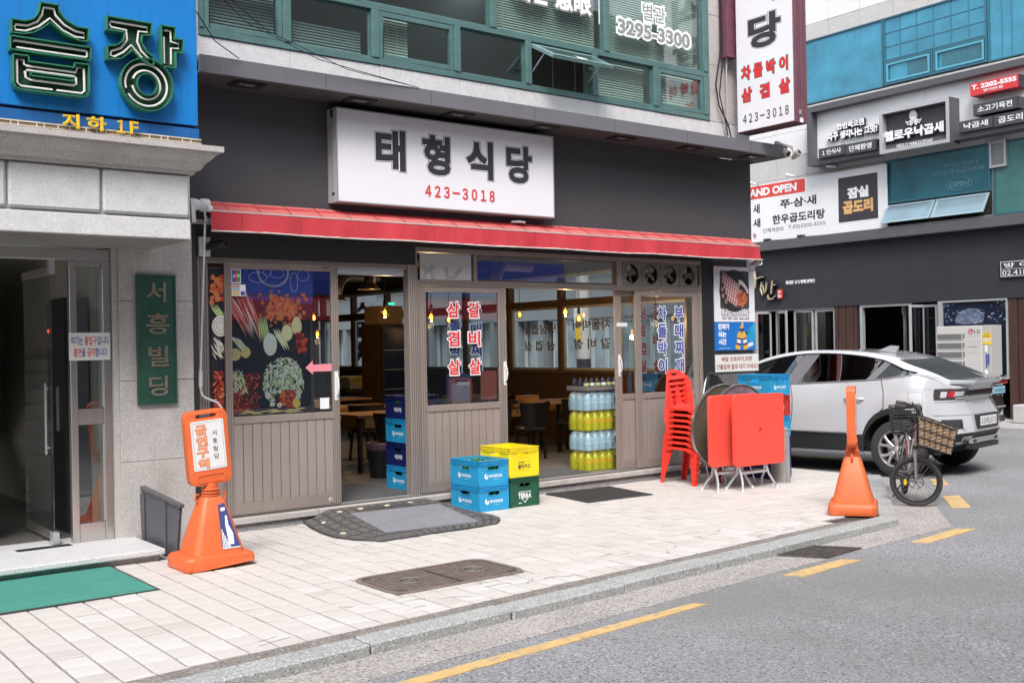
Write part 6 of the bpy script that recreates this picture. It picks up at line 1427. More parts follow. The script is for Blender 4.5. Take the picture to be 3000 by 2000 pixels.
# traffic cone signs
def cone_sign(label, loc, rz, lean, text, crumple=0., group='orange cone signs on the pavement'):
    t = thing('cone_sign', label, 'cone sign', loc, rz, group, True); O_ = M['orange']
    # base slab: rounded rectangle with a hollow pressed top edge
    rows = []
    prof = [(.285, .225, .004), (.290, .230, .02), (.288, .228, .085), (.272, .212, .108), (.235, .18, .115)]
    NN = 40
    for hx, hy, z in prof:
        p = []
        pts = rect_pts(-hx, hx, -hy, hy, .06, 6)
        for k, (x, y) in enumerate(pts):
            dz = 0; dy = 0; dx = 0
            if crumple and y < -.02:
                q = math.exp(-((x-.14)/.13)**2); q2 = math.exp(-((x+.06)/.07)**2)
                dy = crumple*(.05*q*(1 if .01 < z < .1 else .3)-.035*q2*(z > .05)); dz = crumple*(-.022*q*(z > .05 and z < .112)+.012*q2*(z > .05))
            if crumple and x > .22: dz += crumple*.03*(z < .03)
            p.append((x+dx, y+dy, z+dz))
        rows.append(p+[p[0]])
    MB().grid(rows).poly(rows[-1][:-1]).poly(rows[0][:-1][::-1]).build('base', O_, t, smooth=35)
    # square tapering body
    rows = []
    for h, r_, z in ((.213, .06, .075), (.205, .06, .13), (.150, .05, .33), (.092, .04, .52), (.075, .035, .548)):
        p = rect_pts(-h*(1.0), h*(1.0), -h*.92, h*.92, r_, 5); p = [(x, y, z) for x, y in p]; rows.append(p+[p[0]])
    b = MB().grid(rows).poly(rows[-1][:-1]).build('cone', O_, t, smooth=35)
    c = MB()
    for z in (.552, .575, .598): c.lathe([(.05, z), (.073, z+.002), (.073, z+.012), (.05, z+.016)], n=20)
    c.lathe([(.056, .54), (.056, .66)], n=20); c.build('collar', O_, t, smooth=35)
    for s in (-1, 1): MB().tube([(s*.075, 0, .50), (s*.115, 0, .515), (s*.128, 0, .545), (s*.115, 0, .575), (s*.095, 0, .565)], .009, 6).build('chain_hook', O_, t, smooth=True)
    # upright panel with a grip slot, tilted a little
    Mx = Matrix.Translation((0, 0, .64)) @ Matrix.Rotation(lean, 4, 'Y') @ Matrix.Translation((0, 0, -.64))
    op = rect_pts(-.172, .172, .645, 1.235, .055, 6)
    slot = rect_pts(-.085, .085, 1.175, 1.205, .013, 3)
    vs, fs = outline([op, slot], .085)
    mb = MB(); mb.M = Mx; mb._a([(x, .0425-z, y) for x, y, z in vs], fs); p = mb.build('panel', O_, t, bevel=.012, seg=2, smooth=35)
    for sgn, nm in ((-1, 1), (1, -1)):
        mb = MB(); mb.M = Mx; vs2, fs2 = outline([rect_pts(-.135, .135, .765, 1.155, .012, 2)], .003)
        mb._a([(x*nm, sgn*(.043+z), y) for x, y, z in vs2], fs2); sh = mb.build('sheet', M['white_plastic'], p)
        mb = MB(); mb.M = Mx
        for (x0, x1, z0, z1) in ((-.122, .122, .777, .7785), (-.122, .122, 1.1395, 1.141), (-.122, -.1205, .7785, 1.1395), (.1205, .122, .7785, 1.1395)): mb.box(x0, x1, sgn*.0462-.0004, sgn*.0462+.0004, z0, z1)
        mb.build('sheet_line', M['ink'], p)
    if text:
        mb = MB(); mb.M = Mx; m2 = MB(); m2.M = Mx
        for k, c_2 in enumerate('금연구역'):
            z = 1.045-.089*k; fx(m2, c_2, -.098, -.010, z, z+.075, -.0462, depth=.0006, bold=.075, grow=.004); fx(mb, c_2, -.098, -.010, z, z+.075, -.0462, depth=.0014, bold=.035)
        m2.build('lettering_outline', mat('rust_ink', (.40, .07, .02), .5), p); mb.build('lettering', mat('orange_ink', (.86, .33, .16), .5), p)
        mb = MB(); mb.M = Mx
        for k, c_2 in enumerate('서흥빌딩'):
            z = 1.028-.062*k; fx(mb, c_2, .035, .072, z, z+.042, -.0462, depth=.001)
        mb.build('lettering', M['ink'], p)
    vs2, fs2 = outline([rect_pts(-.12, .12, .665, .735, .03, 5), rect_pts(-.108, .108, .677, .723, .023, 5)], .006)
    mb = MB(); mb.M = Mx; mb._a([(x, -.042-z, y) for x, y, z in vs2], [f[::-1] for f in fs2]); mb.build('pressed_ring', O_, p)
    return t, b
cs, csb = cone_sign('orange cone sign with a white panel of orange words beside the granite step', (3.325, 8.215, 0), 0, math.radians(-4.5), True, 1.0)
# torn blue bottle sticker on its face
def face_pt(u, v):    # point on the front face of the cone body, u across, v up
    h = .205+(.092-.205)*((v-.13)/.39); return (u, -h*.92-.0055, v)
mb = MB(); P_ = [(.015, .15), (.165, .15), (.075, .49), (.055, .50), (.04, .485), (.018, .49)]; mb.poly([face_pt(*q) for q in P_]); stk = mb.build('sticker', mat('sticker_navy', (.045, .06, .20), .5), cs)
def on(pts, m, lift):
    mb = MB(); mb.poly([(a, b-lift, c) for a, b, c in (face_pt(*q) for q in pts)]); mb.build('sticker_print', m, stk)
on([(.072, .18), (.115, .18), (.115, .26), (.085, .33), (.080, .40), (.065, .40), (.060, .33), (.066, .26)], M['white_ink'], .0008); on([(.035, .435), (.07, .44), (.07, .465), (.035, .46)], M['white_ink'], .0008)
for k in range(6): on([(.022+.012*k, .16), (.028+.012*k, .16), (.030+.010*k, .30-.025*k), (.024+.010*k, .30-.025*k)], M['white_ink'], .001)
on([(.016, .151), (.165, .151), (.162, .158), (.016, .158)], M['white_ink'], .0006)
cone_sign('orange cone sign seen edge on at the street corner in front of the white car', (9.12, 6.30, 0), math.radians(33), 0, False)

# black rubber ramp at the door, with raised pads
rp = thing('rubber_ramp', 'black rubber kerb ramp with raised pads leading up to the open door', 'ramp', (5.5, 8.8, 0))
NU, NV = 40, 16
def ramp_pt(s, t):       # s 0..1 left to right, t 0 front .. 1 at the sill
    xl = 4.80-.17*math.sin(min(1, (1-t)*1.5)*PI/2)+(.40*max(0, .35-t)/.35)**1.6*.9; xr = 6.40-.03*t-.28*max(0, .3-t)/.3*(max(0, .3-t)/.3)
    x = xl+(xr-xl)*s; y = 8.135+(9.555-8.135)*t+.03*(1-t)*s
    side = min(1, s/.20, (1-s)/.12); side = side*side*(3-2*side)
    return Vector((x, y, .012+.092*min(1, t/.82)*(.10+.90*side)))
rows = [[ramp_pt(i/NU, j/NV) for i in range(NU+1)] for j in range(NV+1)]
mb = MB(); mb.grid(rows); 
for j in range(NV): 
    for row in ((rows[j][0], rows[j+1][0]), (rows[j+1][-1], rows[j][-1])): a, b = row; mb.poly([(a.x, a.y, 0), (a.x, a.y, a.z), (b.x, b.y, b.z), (b.x, b.y, 0)])
for i in range(NU): a, b = rows[0][i], rows[0][i+1]; mb.poly([(a.x, a.y, 0), (b.x, b.y, 0), (b.x, b.y, b.z), (a.x, a.y, a.z)]); a, b = rows[-1][i], rows[-1][i+1]; mb.poly([(a.x, a.y, a.z), (b.x, b.y, b.z), (b.x, b.y, 0), (a.x, a.y, 0)])
mb.build('ramp_body', M['rubber'], rp, smooth=50)
pads = MB(); dia = MB()
def pad(s0, s1, t0, t1, h, mb):
    q = [ramp_pt(s0, t0), ramp_pt(s1, t0), ramp_pt(s1, t1), ramp_pt(s0, t1)]; up = Vector((0, 0, h))
    c = sum(q, Vector())/4; mb.hexa([p-Vector((0, 0, .003)) for p in q]+[c+(p-c)*.86+up for p in q])
padm = mat('rubber_pad', (.105, .10, .10), .7, var=.2, scale=10)
for i in range(16):
    for j in range(8):
        s0, s1 = (i+.12)/16, (i+.88)/16; t0, t1 = (j+.12)/8, (j+.86)/8
        if 5 <= i <= 10 and 1 <= j <= 6: continue
        pad(s0, s1, t0, t1, .006, pads)
        sm, tm_ = (s0+s1)/2, (t0+t1)/2
        for q in range(3):
            for w_ in range(3):
                a = s0+(s1-s0)*(.18+.25*q); b = t0+(t1-t0)*(.18+.25*w_)
                if (q+w_+i) % 2: 
                    p = ramp_pt(a, b)+Vector((0, 0, .006)); p2 = ramp_pt(a+(s1-s0)*.16, b+(t1-t0)*.16)+Vector((0, 0, .006)); dia.bar(p, p2, .006, .006)
pads.build('raised_pads', padm, rp, kind='stuff'); dia.build('tread_marks', mat('rubber_worn', (.16, .155, .155), .7), rp, kind='stuff')
rf = mat('reflector_cream', (.72, .62, .46), .4)
for s, t_ in ((.08, .73), (.06, .35), (.36, .86), (.21, .83), (.55, .86), (.72, .86), (.70, .22)):
    p = ramp_pt(s, t_); MB().lathe([(.030, -.004), (.030, .007), (.02, .010), (0, .010)], tuple(p), 12).build('reflector', rf, rp)
# grey carpet piece lying on the ramp
cpt = thing('carpet_piece', 'grey carpet mat lying askew on the black rubber ramp', 'mat', (5.5, 8.7, .05)); mb = MB(); q = [Vector((5.0, 8.33, 0)), Vector((5.99, 8.26, 0)), Vector((6.09, 9.10, 0)), Vector((5.10, 9.16, 0))]
def ramp_z(x, y):
    t = max(0, min(1, (y-8.135)/1.42)); xl, xr = ramp_pt(0, t).x, ramp_pt(1, t).x; return ramp_pt(max(0, min(1, (x-xl)/(xr-xl))), t).z
top, bot = [], []
for j in range(13):
    r1, r2 = [], []
    for i in range(13):
        p = q[0].lerp(q[1], i/12).lerp(q[3].lerp(q[2], i/12), j/12); z = ramp_z(p.x, p.y); r1.append((p.x, p.y, z+.016)); r2.append((p.x, p.y, z+.003))
    top.append(r1); bot.append(r2)
mb.grid(top)
for edge in ([(top[0][i], bot[0][i]) for i in range(13)], [(top[i][12], bot[i][12]) for i in range(13)], [(top[12][12-i], bot[12][12-i]) for i in range(13)], [(top[12-i][0], bot[12-i][0]) for i in range(13)]):
    for (a, b), (c, d) in zip(edge[:-1], edge[1:]): mb.poly([b, d, c, a])
mb.build('carpet', mat('carpet_grey', (.22, .22, .245), .95, var=.10, scale=4, bump=.6, bscale=150, speckle=(140, (.12, .12, .13), .6, (.34, .34, .37), .4)), cpt)
# slatted rubber mat by the right opening
mg = thing('slatted_mat', 'black slatted rubber mat lying before the sill of the wide right opening', 'mat', (8.2, 8.97, 0)); Q = [Vector((7.66, 8.59, 0)), Vector((8.58, 8.535, 0)), Vector((8.71, 9.36, 0)), Vector((7.76, 9.40, 0))]
MB().prism([(p.x, p.y, .002) for p in Q], (0, 0, .004)).build('mat_base', mat('mat_base', (.03, .028, .028), .9), mg)
for k in range(34):
    f = (k+.5)/34; a = Q[0].lerp(Q[1], f); b = Q[3].lerp(Q[2], f); MB().bar((a.x, a.y, .009), (b.x, b.y, .009), .013, .008).build('mat_bar', M['rubber'], mg)
for a, b in ((0, 1), (3, 2)): MB().bar((Q[a].x, Q[a].y, .008), (Q[b].x, Q[b].y, .008), .02, .010).build('mat_edge', M['rubber'], mg)

# ------------------------------------------------------------------ bottle crates
def crate(label, loc, col, ink, w=.375, d=.50, h=.258, rz=0., body='하이트진로', kind='swan', grp='bottle crates'):
    m = mat('crate_'+col[0], col[1], .42, var=.05, scale=4, bump=.03, bscale=20, stain=((col[1][0]*.6+.05, col[1][1]*.6+.05, col[1][2]*.6+.04), 6, None, .58, .82, .4)); im = mat('crate_ink_'+ink[0], ink[1], .45)
    t = thing('bottle_crate', label, 'crate', loc, rz, grp, True); th = .010
    def wall(nm, O, R, ln):
        hw = .075 if ln < .45 else .085
        lp = [[(-ln/2, .012), (ln/2, .012), (ln/2, h), (-ln/2, h)], rect_pts(-hw, hw, h-.098, h-.060, .016, 3)]
        vs, fs = outline(lp, th); R = Vector(R); N = R.cross(Vector((0, 0, 1))); O = Vector(O)
        mb = MB(); mb._a([O+R*x+Vector((0, 0, y))+N*(z-th) for x, y, z in vs], fs)
        return mb.build(nm, m, t)
    sides = (((0, -d/2, 0), (1, 0, 0), w), ((-w/2, 0, 0), (0, -1, 0), d), ((0, d/2, 0), (-1, 0, 0), w), ((w/2, 0, 0), (0, 1, 0), d))
    for k, (O, R, ln) in enumerate(sides):
        wl = wall('wall', O, R, ln-.0006*(k % 2)); R = Vector(R); N = R.cross(Vector((0, 0, 1))); O = Vector(O)
        def strip(z0, z1, out, l2, nm='rib', mm=m):
            mb = MB(); a = O-R*l2/2; b = O+R*l2/2; mb.hexa([(p.x, p.y, p.z) for p in (a+Vector((0, 0, z0))+N*out, b+Vector((0, 0, z0))+N*out, b+Vector((0, 0, z0))+N*.0003, a+Vector((0, 0, z0))+N*.0003, a+Vector((0, 0, z1))+N*out, b+Vector((0, 0, z1))+N*out, b+Vector((0, 0, z1))+N*.0003, a+Vector((0, 0, z1))+N*.0003)]); mb.build(nm, mm, wl)
        e = .0085 if k % 2 == 0 else .0075
        strip(h-.009, h, e, ln+.016); strip(h-.034, h-.028, e, ln+.016); strip(h-.056, h-.051, e, ln+.016); strip(.0, .020, .002, ln+.004)
        mb = MB()
        for q in range(9 if ln < .45 else 12):
            x = -ln/2+.02+(ln-.04)*q/(8 if ln < .45 else 11); a = O+R*(x-.002); b = O+R*(x+.002)
            mb.hexa([(p.x, p.y, p.z) for p in (a+Vector((0, 0, h-.05))+N*.006, b+Vector((0, 0, h-.05))+N*.006, b+Vector((0, 0, h-.05))+N*.0003, a+Vector((0, 0, h-.05))+N*.0003, a+Vector((0, 0, h-.01))+N*.006, b+Vector((0, 0, h-.01))+N*.006, b+Vector((0, 0, h-.01))+N*.0003, a+Vector((0, 0, h-.01))+N*.0003)])
        for s_ in (-1, 1):
            x = s_*(ln/2-.012); a = O+R*(x-.013); b = O+R*(x+.013)
            mb.hexa([(p.x, p.y, p.z) for p in (a+Vector((0, 0, .02))+N*.0055, b+Vector((0, 0, .02))+N*.0055, b+Vector((0, 0, .02))+N*.0003, a+Vector((0, 0, .02))+N*.0003, a+Vector((0, 0, h-.057))+N*.0055, b+Vector((0, 0, h-.057))+N*.0055, b+Vector((0, 0, h-.057))+N*.0003, a+Vector((0, 0, h-.057))+N*.0003)])
        mb.build('post_rib', m, wl)
        hr = MB(); hw = .075 if ln < .45 else .085; vs, fs = outline([rect_pts(-hw-.010, hw+.010, h-.107, h-.052, .022, 3), rect_pts(-hw, hw, h-.098, h-.060, .016, 3)], .004)
        hr._a([O+R*x+Vector((0, 0, y))+N*(z) for x, y, z in vs], fs); hr.build('handle_rim', m, wl)
        if k < 2:
            mb = MB(); c0 = O+N*.0002
            def put(bd, x0, x1, z0, z1, bold=.03): letters(mb, bd, c0+R*x0+Vector((0, 0, z0)), R, ZU, x1-x0, z1-z0, depth=.0012, bold=bold, res=2)
            if kind == 'swan':
                put(body, -.055, .115, .078, .112, .035)
                lp = [[(-.112, .082), (-.098, .068), (-.080, .068), (-.068, .080), (-.066, .098), (-.072, .112), (-.078, .104), (-.080, .09), (-.092, .084), (-.090, .10), (-.094, .122), (-.104, .128), (-.108, .115), (-.116, .104)]]
                flat(mb, lp, c0, R, ZU, .0012); mb.add_mesh([c0+R*x+Vector((0, 0, z))+N*.001 for x, z in ((.0, .058), (.06, .058), (.06, .0605), (.0, .0605))], [(0, 1, 2, 3)])
            elif kind == 'script': put(body, -.075, .075, .075, .125, .02)
            elif kind == 'cloud':
                put('클라우드', -.082, .088, .085, .135, .03); put('kloud', -.045, .005, .145, .168, .03); put('-', .06, .09, .155, .157, 0)
                mb.add_mesh([c0+R*x+Vector((0, 0, z))+N*.001 for x, z in ((-.07, .068), (.075, .068), (.075, .0705), (-.07, .0705))], [(0, 1, 2, 3)])
                mb.tube([c0+R*(-.066+.011*math.cos(a))+Vector((0, 0, .156+.009*math.sin(a)))+N*.001 for a in [2*PI*q/10 for q in range(10)]], .0022, 4, True)
            elif kind == 'tri':
                put('TERRA', -.088, .088, .085, .14, .04)
                pts = [(-.078, .155), (.078, .155), (0, .04)]
                for a, b in ((pts[0], pts[1]), ((pts[0][0]+.04, .085), pts[2]), ((pts[1][0]-.04, .085), pts[2]), (pts[0], (-.072, .145)), (pts[1], (.072, .145))): mb.bar(c0+R*a[0]+Vector((0, 0, a[1]))+N*.0008, c0+R*b[0]+Vector((0, 0, b[1]))+N*.0008, .006, .006)
                mb.add_mesh([c0+R*x+Vector((0, 0, z))+N*.001 for x, z in ((-.085, .035), (-.045, .035), (-.045, .045), (-.085, .045))], [(0, 1, 2, 3)])
            mb.build('lettering', im, wl)
    MB().box(-w/2+.011, w/2-.011, -d/2+.011, d/2-.011, .012, .022).build('floor', m, t)
    return t
CB = ('sky_blue', (.018, .315, .60)); CN = ('navy', (.008, .016, .12)); CY = ('yellow', (.82, .66, .015)); CG = ('dark_green', (.012, .085, .045)); CR = ('red', (.46, .03, .02))
IW = ('white', (.80, .83, .86)); IK = ('black', (.05, .045, .02))
H_ = .262
bx0, by0 = 6.628, 9.123
crate('sky blue bottle crate on the ground, lower of the two beside the rubber ramp', (bx0, by0, .002), CB, IW); crate('sky blue crate holding green bottles, on top beside the rubber ramp', (bx0, by0+.004, H_), CB, IW)
crate('dark green crate with a white triangle print under the yellow crate', (7.035, 9.125, .002), CG, IW, w=.385, h=.308, kind='tri'); crate('empty bright yellow crate on top of the dark green crate', (7.035, 9.128, .313), CY, IK, w=.39, h=.312, kind='cloud')
for k, (c, l, kd, b) in enumerate(((CB, 'sky blue crate at the bottom of the stack inside the left doorway', 'swan', '하이트진로'), (CN, 'navy crate second from the floor in the doorway stack', 'script', '처음처럼'), (CB, 'sky blue crate between two navy ones in the doorway stack', 'swan', '하이트진로'), (CN, 'navy crate on top of the stack inside the left doorway', 'script', '처음처럼'))):
    crate(l, (6.49, 10.20, FLZ+.002+H_*k), c, IW, kind=kd, body=b)
for k, (c, l, kd, b) in enumerate(((CN, 'navy crate on the ground behind the folded red tables', 'script', '처음처럼'), (CN, 'second navy crate hidden behind the red table boards', 'script', '처음처럼'), (CB, 'sky blue crate under the red one behind the folded tables', 'swan', '하이트진로'), (CR, 'dark red crate between two sky blue ones behind the folded tables', 'script', '참이슬'), (CB, 'sky blue crate on top of the stack beside the white car', 'swan', '하이트진로'))):
    crate(l, (10.745, 8.69, .002+.2565*k), c, IW, h=.252, kind=kd, body=b)
# bottles in the crates
gbt = mat('bottle_green', (.015, .16, .055), .12, spec=.8); bbt = mat('bottle_brown', (.11, .03, .008), .12, spec=.8)
def bottle_proto(m, capm):
    t = thing('bottle', 'x', 'bottle', (0, 0, 0), 0, 'bottles in the crates', True)
    MB().lathe([(0, 0), (.031, .002), (.031, .125), (.026, .155), (.014, .185), (.012, .215), (.0135, .217), (.0135, .226)], n=12).build('glass', m, t, smooth=True)
    MB().lathe([(.0142, .212), (.0148, .229), (0, .230)], n=12, cap=False).build('cap', capm, t, smooth=True); return t
capr, capg, capw = mat('cap_red', (.60, .02, .03), .35, metal=.3), mat('cap_green', (.25, .45, .12), .35, metal=.4), mat('cap_gold', (.55, .50, .38), .35, metal=.5)
pb = {0: bottle_proto(gbt, capg), 1: bottle_proto(gbt, capr), 2: bottle_proto(bbt, capw)}
used_b = set(); rb9 = random.Random(9)
def put_bottle(k, x, y, z, l):
    o = pb[k] if k not in used_b else copy_tree(pb[k]); used_b.add(k); place(o, (x, y, z), rb9.uniform(0, 6), l)
lays = [(.10, -.20), (.03, -.20), (-.04, -.20), (-.11, -.20), (.13, -.13), (.06, -.13), (-.02, -.13), (-.09, -.12), (.12, -.05), (-.12, .02), (.0, .05), (.09, .06), (-.1, .12), (.03, .16), (.12, .17)]
for q, (dx, dy) in enumerate(lays):
    put_bottle(1 if q in (5,) else 2 if q == 9 else 0, bx0+dx, by0+dy, H_+.026, {5: 'red capped green bottle standing in the upper sky blue crate', 9: 'brown bottle standing in the upper sky blue crate'}.get(q, 'green bottle with a pale cap standing in the upper sky blue crate'))
for q, (dx, dy) in enumerate(lays[:10]): put_bottle(0 if q % 3 else 2, bx0+dx, by0+dy, .028, 'green bottle in the lower sky blue crate' if q % 3 else 'brown bottle in the lower sky blue crate')
for q, (dx, dy) in enumerate(lays[:9]): put_bottle(0, 7.035+dx, 9.125+dy, .028, 'green bottle seen through the handle of the dark green crate')
for k in range(4):
    for q, (dx, dy) in enumerate(((-.12, -.12), (-.12, -.04), (-.12, .04), (-.12, .12))): put_bottle(0 if k % 2 else 2, 6.49+dx, 10.2+dy, FLZ+.026+H_*k, ('green' if k % 2 else 'brown')+' bottle inside the doorway crate stack, '+('lowest', 'second', 'third', 'topmost')[k]+' crate')

# ------------------------------------------------------------------ shrink wrapped drink packs in the right opening
blue_b = mat('bottle_pale_blue', (.33, .52, .62), .15, spec=.8); oliv = mat('bottle_olive', (.46, .47, .02), .2, spec=.7); oband = mat('label_orange', (.80, .36, .04), .4); cola = mat('cola', (.03, .008, .006), .15); clab = mat('label_red', (.55, .03, .03), .4)
wrap_b = cloudy('film_blue', (.42, .58, .66), .62); wrap_y = cloudy('film_yellow', (.52, .50, .05), .66)
def pack(label, z, m, wrapm, band=None):
    t = thing('drink_pack', label, 'drink pack', (9.16, 10.10, z), math.radians(2), 'shrink wrapped drink packs', True); h = .245
    for i in range(5):
        for j in range(3):
            x, y = -.24+.12*i, -.12+.12*j
            pr = [(0, 0), (.052, .004), (.055, .02), (.052, .06), (.055, .10), (.053, .15), (.035, .19), (.016, .215), (.016, .238), (0, .24)]
            o = MB().lathe(pr, (x, y, 0), 12).build('bottle', m if not (i == 4 and j == 0) else (cola if band else m), t, smooth=True)
            if band and j == 0: MB().lathe([(.0565, .10), (.0565, .135)], (x, y, 0), 12, cap=False).build('label', band if i < 4 else clab, o, smooth=True)
            if j == 0 and not band: MB().lathe([(.0565, .085), (.0565, .11)], (x, y, 0), 12, cap=False).build('label', mat('label_frost', (.52, .66, .74), .3), o, smooth=True)
            if band and i < 4: MB().lathe([(.018, .215), (.018, .241), (0, .242)], (x, y, 0), 10, cap=False).build('cap', mat('cap_orange', (.75, .34, .03), .4), o, smooth=True)
    n = 26; rows = []
    for zz, gr in ((.0, .0), (.06, .004), (.12, .002), (.17, .0), (.215, -.015), (.243, -.035)):
        r_ = []
        pts = rect_pts(-.302-gr, .302+gr, -.182-gr, .182+gr, .05, 6)
        for k, (x, y) in enumerate(pts): r_.append((x+.004*math.sin(k*2.1+zz*40), y+.004*math.sin(k*1.7+zz*60), zz))
        rows.append(r_+[r_[0]])
    MB().grid(rows).poly(rows[-1][:-1]).build('film', wrapm, t, smooth=True)
    if band: # end hole of the film showing dark bottles
        MB().lathe([(0, 0), (.045, .001), (.05, .004)], (.19, -.184, .12), 14, 'y').build('film_hole', M['ink'], t)
    else:
        mb = MB(); flat(mb, [ellipse(.2, .12, .045, .06, 16)], (0, -.186, 0), XR, ZU, .002); mb.build('film_hole', mat('hole_dark', (.03, .06, .08), .3), t)
    return t
zz = FLZ+.004
for k, l in enumerate(('olive yellow drink pack with an orange band on the threshold', 'pale blue drink pack second from the bottom', 'olive yellow drink pack in the middle of the stack', 'pale blue drink pack under the dark tray of cans')):
    pack(l, zz+.249*k, oliv if k % 2 == 0 else blue_b, wrap_y if k % 2 == 0 else wrap_b, oband if k % 2 == 0 else None)
tz = zz+.249*4
ty = thing('can_tray', 'cardboard tray of dark bottles on top of the drink packs', 'tray', (9.16, 10.10, tz), 0, None, True)
MB().box(-.30, .30, -.19, .19, 0, .012).box(-.30, .30, -.19, -.182, .012, .055).box(-.30, .30, .182, .19, .012, .055).box(-.30, -.292, -.182, .182, .012, .055).box(.292, .30, -.182, .182, .012, .055).build('tray', mat('tray_grey', (.16, .15, .15), .7), ty)
for i in range(6):
    for j in range(3):
        o = MB().lathe([(0, .013), (.032, .014), (.032, .10), (.014, .135), (.013, .15), (0, .151)], (-.24+.096*i, -.12+.11*j, 0), 10).build('bottle', mat('bottle_dark', (.02, .025, .05), .15), ty, smooth=True)
        if j == 0: MB().lathe([(.0335, .06), (.0335, .095)], (-.24+.096*i, -.12, 0), 10, cap=False).build('label', M['white_plastic'] if i % 2 else mat('label_lime', (.5, .6, .2), .4), o)

# ------------------------------------------------------------------ stack of red plastic chairs
def red_chair():
    t = thing('plastic_chair', 'x', 'chair', (0, 0, 0), 0, 'stacked red plastic chairs', True); m = M['red_plastic']
    # seat: dished plate with a rolled apron
    rows = []
    for j in range(9):
        y = -.225+.44*j/8; r_ = []
        for i in range(13):
            u = -1+2*i/12; hw = .232-.03*(j/8)**2; x = hw*u
            z = .44-.012*(1-u*u)*math.sin(PI*j/8)-(.020*max(0, 1-j/1.2))+.006*(j/8)
            r_.append((x, y, z))
        rows.append(r_)
    mb = MB(); mb.grid(rows)
    lo = [[(p[0]*1.015, p[1]-(.008 if k == 0 else 0), p[2]-.007) for p in r_] for k, r_ in enumerate(rows)]
    mb.grid(lo, flip=True)
    loop = rows[0]+[r_[-1] for r_ in rows[1:]]+rows[-1][-2::-1]+[r_[0] for r_ in rows[-2:0:-1]]
    n = len(loop); ap = []
    for k, p in enumerate(loop):
        side = abs(p[0]) > .18 and -.2 < p[1] < .19
        q = (p[0]*1.035, p[1]+(-.012 if p[1] < -.2 else 0), p[2]-.006); ap.append(q)
    rows2 = [loop+[loop[0]], ap+[ap[0]], [(p[0]*1.01, p[1]*1.01, p[2]-(.022 if abs(p[1]) < .12 and abs(p[0]) > .15 else .045)) for p in ap]+[(ap[0][0]*1.01, ap[0][1]*1.01, ap[0][2]-.045)]]
    mb.grid(rows2, flip=True); mb.build('seat', m, t, smooth=45)
    # backrest: bent sheet with grip slot and three long openings
    hw0, hw1 = .190, .215
    outer = []
    for k in range(25):
        a = PI*k/24; outer.append((.208*math.cos(a), .30+.165*math.sin(a)))
    outer = [(.188, 0), (.200, .12)]+outer+[(-.200, .12), (-.188, 0)]
    holes = [rect_pts(-.045, .045, .395, .425, .013, 3)]
    for cx, wx, z1 in ((-.092, .058, .345), (.092, .058, .345)):
        h_ = []
        for k in range(13):
            a = PI*k/12; h_.append((cx+wx*math.cos(a), z1-.10+.10*math.sin(a)**.9))
        holes.append(h_+[(cx-wx*.75, .06), (cx-wx*.4, .035), (cx+wx*.4, .035), (cx+wx*.75, .06)])
    vs, fs = outline([outer]+holes, .007)
    pts = []
    for x, y, z in vs:
        yb = .215+.22*y*.48+.06*(y/.46)**2-.055*(x/.21)**2; pts.append((x, yb-z, .435+y*.985))
    mb = MB(); mb._a(pts, [f[::-1] for f in fs]); mb.build('backrest', m, t, smooth=45)
    rim = []
    for x, y in outer:
        yb = .215+.22*y*.48+.06*(y/.46)**2-.055*(x/.21)**2; rim.append((x, yb-.004, .435+y*.985))
    MB().tube(rim, .0085, 5).build('back_rim', m, t, smooth=True)
    # legs: angle sections splaying outward
    for sx in (-1, 1):
        for (tx, ty_, bx, by, sy) in ((.205, -.222, .243, -.262, -1), (.195, .195, .215, .315, 1)):
            mb = MB(); T_ = (sx*tx, ty_); Bt = (sx*bx, by); wt, wb = .075, .046
            def Lsec(c, w, z): x, y = c; return [(x, y, z), (x-sx*w, y, z), (x-sx*w, y-sy*.007, z), (x-sx*.007, y-sy*.007, z), (x-sx*.007, y-sy*w, z), (x, y-sy*w, z)]
            a, b = Lsec(Bt, wb, 0), Lsec(T_, wt, .42); mb._a(a+b, [(0, 1, 2, 3, 4, 5)[::-1], (6, 7, 8, 9, 10, 11)]+[(k, (k+1) % 6, 6+(k+1) % 6, 6+k) for k in range(6)]); o = mb.build('leg', m, t)
    return t
c0 = red_chair()
nth = ('lowest', 'second lowest', 'third from the ground', 'fourth from the ground', 'fifth from the ground', 'third from the top', 'second from the top', 'topmost')
for k in range(8):
    o = c0 if k == 0 else copy_tree(c0)
    place(o, (9.655+.002*k, 8.93-.005*k, .067*k), math.radians(2+.25*(k % 3)), nth[k]+' red plastic chair of the stack against the shopfront')
